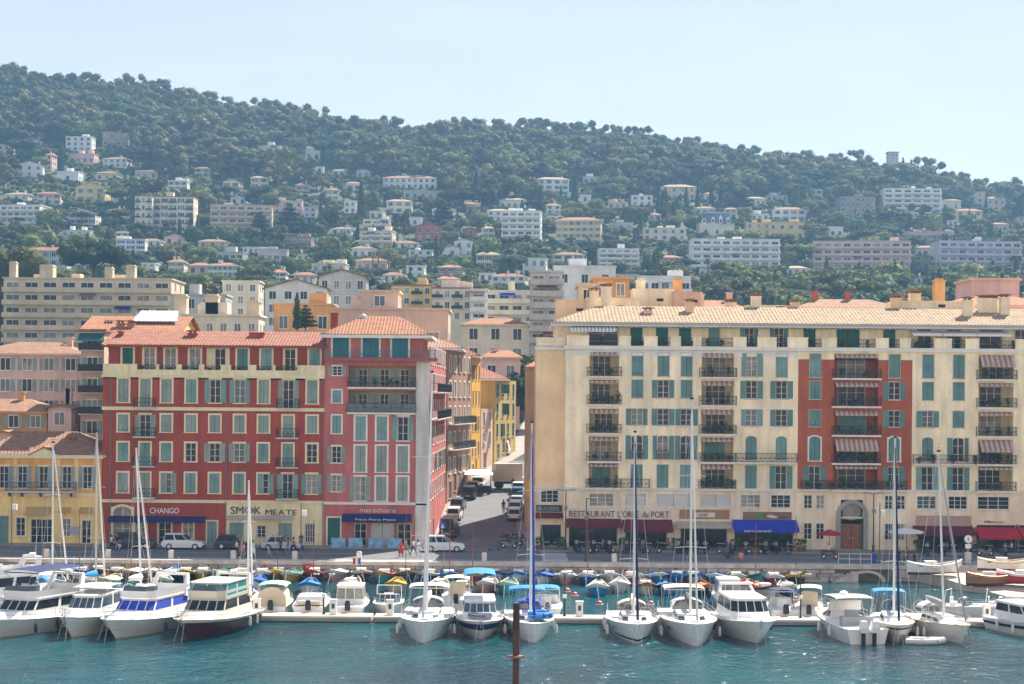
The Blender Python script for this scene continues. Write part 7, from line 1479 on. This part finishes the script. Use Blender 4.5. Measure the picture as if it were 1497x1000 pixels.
def person(label, X, Y, Z, pose, top, leg, face=0, s=1.0, skirt=False, hair=None, group=None, skin=None):
    base = cached(('pose', pose), lambda: body_mesh(pose)); sk = skin or rnd.choice(skin_ms)
    def mk():
        m = base.copy(); 
        for i, mm in enumerate((sk, cloth(top), cloth(leg), rubber)): m.materials[i] = mm
        return m
    t = thing('person', label, 'person', (X, Y, Z), face, group); t.scale = (s, s, s); ob('body', cached(('pm', pose, top, leg, sk.name), mk), t)
    dz = -.47 if pose == 'sit' else 0; hm = hair or rnd.choice((M('hair_dark', (.03, .02, .015), .7), M('hair_brown', (.10, .055, .03), .7), M('hair_fair', (.30, .20, .09), .7)))
    ob('hair', cached(('hair', hm.name), lambda: MB().lathe([(.07, -.12), (.098, -.03), (.10, .04), (.075, .10), (.02, .125)], 10).mesh('hair', [hm], True)), t, (0, .012, 1.66 + dz))
    ob('face', cached(('face', sk.name), lambda: MB().box(-.012, .012, -.125, -.09, -.02, .02).box(-.045, -.02, -.108, -.09, .02, .032, 1).box(.02, .045, -.108, -.09, .02, .032, 1).box(-.025, .025, -.108, -.09, -.055, -.045, 2).mesh('face', [sk, rubber, M('lips', (.35, .1, .09), .6)])), t, (0, 0, 1.61 + dz))
    if skirt: ob('dress_skirt', cached(('skirt', top), lambda: MB().lathe([(.15, 1.08), (.19, .95), (.25, .7), (.30, .45)], 12).mesh('dress_skirt', [cloth(top)], True)), t)
    return t
def ped(label, x, y, pose, top, leg, face, **k):
    Y = CAMZ * FPX / (y - ROLL * (x - CX) - HY); Z = 0
    return person(label, XP(x, Y, y), Y, .006, pose, top, leg, R(face), **k)
ped('walker in white top and dark shorts beside the navy car', 163, 806, 'walk', 'w', 'k', 80); ped('walker in dark vest and pale shorts passing the arched window', 171, 806, 'walk2', 'k', 't', 85)
ped('man in white shirt walking on the quay past the black hatchback', 346, 814, 'walk', 'w', 'n', -80); ped('woman in pink dress beside the man in white shirt', 353, 813, 'walk2', 'p', 'p', -80, skirt=True); ped('walker in dark clothes following the pink dress', 365, 814, 'walk', 'k', 'n', -85); ped('woman in long white dress walking with the dark-clad walker', 370, 815, 'walk2', 'w', 'w', -80, skirt=True)
ped('small child in beige on the quay before the silver sedan', 393, 816, 'walk', 't', 't', 80, s=.72); ped('walker in black shirt stepping out before the silver sedan', 410, 812, 'walk', 'k', 'k', -75); ped('walker in red shirt and blue shorts before the silver sedan', 421, 811, 'walk2', 'r', 'b', -75); ped('bare-shouldered walker in tan clothes next to the red shirt', 429, 810, 'walk', 'o', 'n', -80)
ped('person in dark navy standing by the dark green door', 440, 803, 'stand', 'n', 'n', 20)
ped('woman in red dress walking in the sunlit patch', 586, 815, 'walk2', 'r', 'r', 70, skirt=True); ped('man in brown shirt walking beside the red dress in the sun', 593, 811, 'walk', 't', 'g', 75); ped('man in white shirt and dark shorts in the sunlit patch', 604, 812, 'walk', 'w', 'n', 60); ped('woman in white top and shorts beside the man in dark shorts', 611, 814, 'walk2', 'w', 'w', 60)
def sped(label, x, y, *a, **k):
    Y = 205.0
    for _ in range(60): Y += 1.6 if ZP(y, Y, x) > tz(0, Y) else -.8
    return person(label, XP(x, Y, y), Y, tz(0, Y) + .15, *a, **k)
sped('person in dark clothes standing against the pink house side wall', 634, 773, 'stand', 'k', 'd', R(-60)); sped('person in dark clothes walking up the shaded street', 736, 754, 'walk', 'n', 'k', R(175)); sped('person in red beside the parked white car in the street', 744, 752, 'stand', 'r', 'n', R(120)); sped('person standing before the delivery truck', 750, 718, 'stand', 'k', 'n', R(10))
ped('walker with dark top and bare legs leading a small dog', 1068, 815, 'walk', 'n', 'k', -70); t = ped('person in orange sitting on the quay edge', 1083, 824, 'sit', 'o', 'r', 170); t.location.z = .05
for x, c, l in ((1314, 'k', 'first of three friends in black on the quay crossing'), (1325, 'n', 'middle one of three friends on the quay crossing, in navy'), (1337, 'd', 'last of three friends on the quay crossing, in dark green')): ped(l, x, 827, 'walk' if x != 1325 else 'walk2', c, 'k', -75)
ped('person in dark clothes standing by the red parasol', 1228, 803, 'stand', 'n', 'k', 10); ped('waiter in light blue shirt on the restaurant terrace', 1052, 802, 'stand', 'b', 'k', 0)
person('rider in white sitting on the dark motor scooter', Xr - .1, Yr, .42, 'sit', 'w', 'n', R(90))
dog = thing('dog', 'small dark dog on the quay beside the walker', 'dog', (XP(1064, 182.3, 818), 182.2, .006), R(-80))
MB().loft([[(w * math.cos(a), y, z + h_ * math.sin(a)) for a in [6.283 * j / 8 for j in range(8)]] for y, z, w, h_ in ((.26, .30, .03, .04), (.22, .30, .08, .09), (.0, .29, .09, .10), (-.18, .31, .10, .12), (-.27, .40, .06, .08), (-.34, .47, .06, .065), (-.45, .45, .03, .03))]).tube((.06, -.16, .28), (.06, -.17, 0), .03, .02, 5).tube((-.06, -.16, .28), (-.06, -.15, 0), .03, .02, 5).path([(.06, .18, .28), (.065, .14, .16), (.06, .2, .08), (.06, .18, 0)], .025).path([(-.06, .18, .28), (-.065, .2, .16), (-.06, .26, .08), (-.06, .24, 0)], .025).path([(0, .25, .32), (0, .36, .42), (0, .38, .5)], .018).box(-.07, -.03, -.36, -.32, .5, .58).box(.03, .07, -.36, -.32, .5, .58).build('body', [M('dog_coat', (.05, .035, .025), .9)], dog)
# ---------------------------------------------------------------- terraces
chair_m = [M('rattan', (.28, .15, .07), .8), M('red_chair', (.28, .04, .04), .6), M('dark_chair', (.03, .04, .05), .6)]
def chair(X, Y, rz, m, label, group):
    t = thing('cafe_chair', label, 'chair', (X, Y, .13), rz, group)
    ob('seat', cached(('cs', m.name), lambda: MB().box(-.21, .21, -.21, .21, .42, .46).mesh('seat', [m])), t); ob('backrest', cached(('cb', m.name), lambda: MB().box(-.2, .2, .18, .21, .55, .88).mesh('backrest', [m])), t)
    for a in (-.19, .19):
        for b in (-.19, .19): ob('leg', cached(('cl', b > 0, m.name), lambda: MB().box(-.018, .018, -.018, .018, 0, .42 if b < 0 else .86).mesh('leg', [m])), t, (a, b, 0))
def table(X, Y, label, group):
    t = thing('cafe_table', label, 'table', (X, Y, .13), 0, group); ob('table_top', cached(('tt',), lambda: MB().box(-.35, .35, -.35, .35, .71, .74).mesh('table_top', [M('table_cream', (.55, .48, .38), .6)])), t); ob('leg', cached(('tl2',), lambda: MB().tube((0, 0, 0), (0, 0, .71), .035, n=6).mesh('leg', [darkm])), t); ob('base', cached(('tb',), lambda: MB().lathe([(.25, 0), (.24, .03), (.04, .05)], 8).mesh('base', [darkm])), t)
zone = [(792, 822, chair_m[0], 'small brasserie terrace'), (840, 905, chair_m[0], 'terrace under the first burgundy awning'), (915, 978, chair_m[2], 'terrace under the deep burgundy awning'), (995, 1062, chair_m[2], 'terrace under the sand awning'), (1078, 1160, chair_m[1], 'terrace under the royal blue awning'), (1340, 1418, chair_m[2], 'terrace by the dusty pink board'), (1430, 1495, chair_m[2], 'terrace under the scarlet awnings')]
dn = 0
for a, b, m, lab in zone:
    n = max(2, int((b - a) / 17))
    for k in range(n):
        X = sx(a + (b - a) * (k + .5) / n); Y = 192.0 - .5 * (k % 2); table(X, Y, 'small square cafe table on the ' + lab, 'cafe tables on the ' + lab)
        for sg in (-1, 1): chair(X + sg * .62, Y, R(-90 * sg), m, 'cafe chair drawn up to a table on the ' + lab, 'cafe chairs on the ' + lab)
        if (k + a) % 2 and dn < 16:
            top = 'wbkrgntpod'[dn % 10]; person('seated diner in %s at a table on the %s' % ({'w': 'white', 'b': 'light blue', 'k': 'black', 'r': 'red', 'g': 'grey', 'n': 'navy', 't': 'tan', 'p': 'pink', 'o': 'orange', 'd': 'dark green'}[top], lab), X + .62, Y, .13, 'sit', top, 'n', R(-90)); dn += 1
def parasol(label, X, Y, mat, r=1.5, h=2.4):
    t = thing('parasol', label, 'parasol', (X, Y, .13)); MB().tube((0, 0, 0), (0, 0, h), .03, n=6).lathe([(.3, 0), (.28, .08), (.05, .1)], 10).build('pole', [darkm], t)
    mb = MB(); n = 8
    for k in range(n):
        a0, a1 = 6.283 * k / n, 6.283 * (k + 1) / n; mb.face([(0, 0, h), (r * math.cos(a0), r * math.sin(a0), h - .45), (r * math.cos(a1), r * math.sin(a1), h - .45)]); mb.face([(r * math.cos(a0), r * math.sin(a0), h - .45), (r * math.cos(a0), r * math.sin(a0), h - .62), (r * math.cos(a1), r * math.sin(a1), h - .62), (r * math.cos(a1), r * math.sin(a1), h - .45)])
    mb.build('canopy', [mat], t)
parasol('red parasol on the pavement beside the stone portal', sx(1207), 191.2, MATS['scarlet_awning'], 1.3); parasol('wide white parasol on the pavement near the portal', sx(1317), 191, MATS['white_canvas'], 1.9, 2.7)
st = thing('market_canopy', 'white canvas terrace canopy on posts up the street', 'canopy', (XP(700, 238, 700), 238, tz(0, 238)))
for x in (-1.6, 1.6):
    for y in (-2, 2): MB().tube((x, y, 0), (x, y, 2.5), .04, n=5).build('post', [darkm], st)
MB().loft([[(-1.9, -2.3, 2.4), (1.9, -2.3, 2.4), (1.9, 2.3, 2.6), (-1.9, 2.3, 2.6)], [(-1.2, -1.6, 2.75), (1.2, -1.6, 2.75), (1.2, 1.6, 2.95), (-1.2, 1.6, 2.95)]]).build('canvas', [MATS['white_canvas']], st); MB().box(-1.7, 1.7, -2.1, -2.05, .1, .95).box(1.65, 1.7, -2.1, 2.1, .1, .95).build('fence', [darkm], st)
for x, lab in ((790, 'leafy planter beside the brasserie door'), (820, 'bushy planter under the first street lamp'), (910, 'planter hedge between the two burgundy awnings'), (986, 'planter hedge at the edge of the sand awning terrace'), (1072, 'planter hedge beside the royal blue awning'), (1166, 'planter hedge closing the blue awning terrace'), (1334, 'planter hedge beside the dusty pink board'), (1424, 'planter hedge between burgundy and scarlet awnings')):
    t = thing('planter', lab, 'planter', (sx(x), 190.8, .13)); MB().box(-.45, .45, -.2, .2, 0, .45).build('trough', [M('planter_brown', (.12, .09, .07), .8)], t); g_ = random.Random(x); mb = MB()
    for _ in range(150):
        c = Vector((g_.uniform(-.5, .5), g_.uniform(-.25, .25), .45 + g_.random() ** .7 * .9)); d = Vector((g_.uniform(-1, 1), g_.uniform(-1, 1), g_.uniform(-.4, 1))) * .12; e = d.orthogonal() * .6; mb.face([c - d, c + e, c + d, c - e])
    mb.build('foliage', [leafy], t)
for k, x in enumerate((842, 880, 918, 938, 955, 1018, 1032, 1146, 1352, 1376, 1440, 1468)): scooter('scooter parked in the dark row before the restaurant terraces', XP(x, 189.2, 800), 189.1 + .3 * (k % 2), 0, R(rnd.uniform(-35, 35) + 90 * (k % 3 == 1)), rnd.choice(('black', 'grey', 'navy', 'black')), 'scooters before the terraces')
# ---------------------------------------------------------------- street furniture
for x in (68, 158, 250, 341, 431, 525, 708, 898): tag(MB().loft([cring(-.2, .2, .26, 0, .08), cring(-.2, .2, .26, .75, .08), cring(-.14, .14, .2, .88, .06)]).build('stone_bollard', [M('bollard_stone', (.66, .60, .52), .8)], None, (XP(x, 178.2, 815), 178.2, 0)), 'squat pale stone bollard at the quay edge', 'bollard', 'stone bollards along the quay')
def lamp(label, x, Y, yt, arms=2, z=.13):
    X = XP(x, Y, 760); h = ZP(yt, Y, x) - z; t = thing('street_lamp', label, 'street lamp', (X, Y, z)); MB().tube((0, 0, 0), (0, 0, h), .09, .05, 7).lathe([(.14, 0), (.14, .7), (.09, .8)], 8).build('post', [M('lamp_green', (.05, .06, .055), .5)], t)
    for sg in ((-1, 1) if arms == 2 else (1,)): MB().tube((0, 0, h - .1), (sg * .75, 0, h - .02), .03, n=5).build('arm', [darkm], t); MB().box(-.28, .28, -.12, .12, -.05, .06).build('lamp_head', [M('lamp_grey', (.3, .3, .3), .5)], t, (sg * .8, 0, h))
    MB().loft([cring(-.16, .16, .16, 0, .04), cring(-.2, .2, .2, .35, .04), cring(-.05, .05, .05, .5, .01)]).build('lantern', [glass2], t, (0, -.22, h * .66))
lamp('double-headed street lamp before the small brasserie', 827, 191, 716); lamp('double-headed street lamp beside the stone portal', 1277, 191, 721); lamp('plain lamp pole on the quay edge before the first burgundy awning', 857, 178.4, 728, 1, 0); lamp('slim lamp pole on the quay edge before the cream restaurant', 440, 178.6, 736, 1, 0) if 0 else None
for x, yt, lab in ((17, 726, 'dark pole with pale box on the quay before the yellow house'), (440, 735, 'thin pole with lantern box on the quay before the cream restaurant'), (1286, 735, 'thin dark pole by the quay rail near the slipway')):
    t = thing('pole', lab, 'pole', (XP(x, 178.3, 780), 178.3, 0)); h = ZP(yt, 178.3, x); MB().tube((0, 0, 0), (0, 0, h), .06, .045, 6).build('post', [M('pole_brown', (.12, .10, .08), .6)], t); MB().box(-.22, .22, -.18, .18, 0, .55).build('box', [white], t, (.3, 0, h - 1.3))
sg_t = thing('road_sign', 'round white road sign on a short post with panel beneath', 'sign', (XP(1415, 180, 820), 180, 0)); h = ZP(788, 180, 1415)
MB().tube((0, 0, 0), (0, 0, h + .3), .04, n=6).build('post', [steel], sg_t); d = MB().lathe([(0, 0), (.4, 0), (.4, .04), (0, .04)], 20).build('disc', [white], sg_t, (0, -.06, h)); d.rotation_euler = (R(90), 0, 0); MB().box(-.3, .3, -.07, -.05, h - .95, h - .5).build('panel', [white], sg_t); MB().box(-.32, .32, -.1, .1, 0, 1.15).build('plinth', [M('plinth_pink', (.6, .5, .46), .7)], sg_t); MB().box(-.07, .07, -.11, -.09, h - .2, h + .2).build('arrow', [M('sign_tan', (.45, .33, .25), .6)], sg_t)
gr = thing('guard_rail', 'white tube guard rail at the head of the quay steps', 'railing', (XP(1255, 178.4, 822), 178.4, 0))
for x in (-2, -.9, .2, 1.3): MB().tube((x, 0, 0), (x, 0, 1.0), .03, n=5).build('post', [white], gr)
for z in (.5, 1.0): MB().tube((-2, 0, z), (1.3, 0, z), .028, n=5).build('bar', [white], gr)
tag(MB().lathe([(.2, 0), (.24, .05), (.24, .85), (.16, .95)], 10).build('litter_bin', [M('bin_blue', (.02, .07, .35), .5)], None, (XP(1278, 179.5, 822), 179.5, 0)), 'blue cylindrical litter bin beside the guard rail', 'bin')
lr = thing('life_ring_case', 'red life ring case hung on the quay wall', 'life ring', (XP(452, 176.7, 828), 176.7, -.75)); MB().loft([cring(-.1, .12, .48, -.45, .1), cring(-.1, .12, .48, .45, .1)]).build('case', [M('case_red', (.55, .03, .02), .5)], lr)
rg = MB(); [rg.tube((.27 * math.cos(6.283 * k / 14), -.14, .27 * math.sin(6.283 * k / 14)), (.27 * math.cos(6.283 * (k + 1) / 14), -.14, .27 * math.sin(6.283 * (k + 1) / 14)), .055, n=5, m=(k // 2) % 2) for k in range(14)]; rg.build('ring', [white, MATS['case_red']], lr); MB().box(-.55, .55, -.1, .1, -.75, -.5).build('base_box', [MATS['navy_canvas']], lr)
tag(MB().box(-.2, .2, -.06, .06, -.5, .4).box(-.14, .14, -.08, -.06, -.1, .3, 1).build('hose_cabinet', [MATS['case_red'], M('case_dark_red', (.3, .02, .02), .5)], None, (XP(387, 176.6, 832), 176.6, -.8)), 'narrow red cabinet fixed to the quay wall', 'cabinet')
fl = thing('flag', 'small French tricolour on a stern pole among the wooden boats', 'flag', (XP(527, 168, 850), 168, WL + .6)); MB().tube((0, 0, 0), (0, 0, 2.2), .02, n=4).build('pole', [wood], fl)
for k, c in enumerate(('b', 'w', 'r')): MB().box(-.25 * (k + 1), -.25 * k, -.005 + .02 * k, .005 + .02 * k, 1.55, 2.15).build('stripe', [PAINT[c]], fl)
bs = thing('shop_banner', 'bright orange banner sign on the corner of the shaded street', 'sign', (2.3, 199, 5.3)); MB().box(-.6, .5, -.04, .04, 0, 1.9).build('panel', [M('banner_orange', (.75, .36, .02), .6)], bs); MB().box(-.1, .6, -.03, .03, 1.9, 1.96).build('bracket', [darkm], bs)
rs = thing('road_sign', 'blue square crossing sign on the street corner pavement', 'sign', (XP(647, 196, 770), 196, .2)); MB().tube((0, 0, 0), (0, 0, 2.4), .03, n=5).build('post', [steel], rs); MB().box(-.35, .35, -.03, 0, 1.7, 2.4).prism([(-.2, 1.8), (.2, 1.8), (0, 2.2)], -.045, -.03, 1).build('panel', [M('sign_blue2', (.02, .08, .4), .5), white], rs)
es = thing('electric_scooter', 'thin kick scooter left standing on the zebra crossing', 'scooter', (XP(722, 190.5, 798), 190.5, .02), R(80)); MB().box(-.07, .07, -.5, .5, .1, .15).build('deck', [rubber], es); MB().tube((0, -.5, .12), (0, -.42, 1.1), .03, n=5).tube((-.25, -.42, 1.1), (.25, -.42, 1.1), .02, n=5).build('stem', [darkm], es)
for y in (-.55, .5): MB().tube((-.03, y, .1), (.03, y, .1), .1, n=10).build('wheel', [rubber], es)
for x in (652, 657, 662): tag(MB().tube((0, 0, 0), (0, 0, .95), .05, n=7).lathe([(.06, .95), (.07, 1.0), (.03, 1.08)], 7).build('iron_bollard', [darkm], None, (XP(x, 193.4, 790), 193.4, .13)), 'slim dark iron bollard at the street corner', 'bollard', 'iron bollards at the corner')
# garden wall closing the street
tag(MB().box(-6, 12, 0, .5, -1, 3.2).box(-6.1, 12.1, -.05, .55, 3.2, 3.4).build('garden_wall', [stucco('garden_wall_ochre', (.52, .30, .17))], None, (0, 331, tz(0, 331))), 'ochre garden wall closing the top of the street', 'wall')
# ---------------------------------------------------------------- the air
hz = bpy.data.materials.new('haze_air'); hz.use_nodes = True; nt = hz.node_tree; nt.nodes.clear()
out = nt.nodes.new('ShaderNodeOutputMaterial'); pv = nt.nodes.new('ShaderNodeVolumePrincipled'); pv.inputs['Color'].default_value = (.34, .64, 1.0, 1); pv.inputs['Density'].default_value = .00016; pv.inputs['Anisotropy'].default_value = .2
nt.links.new(pv.outputs[0], out.inputs['Volume'])
MB().box(-950, 950, -260, 1760, -5.5, 262).build('haze', [hz], kind='stuff', label='thin blue summer haze filling the air over harbour and hill', cat='haze')
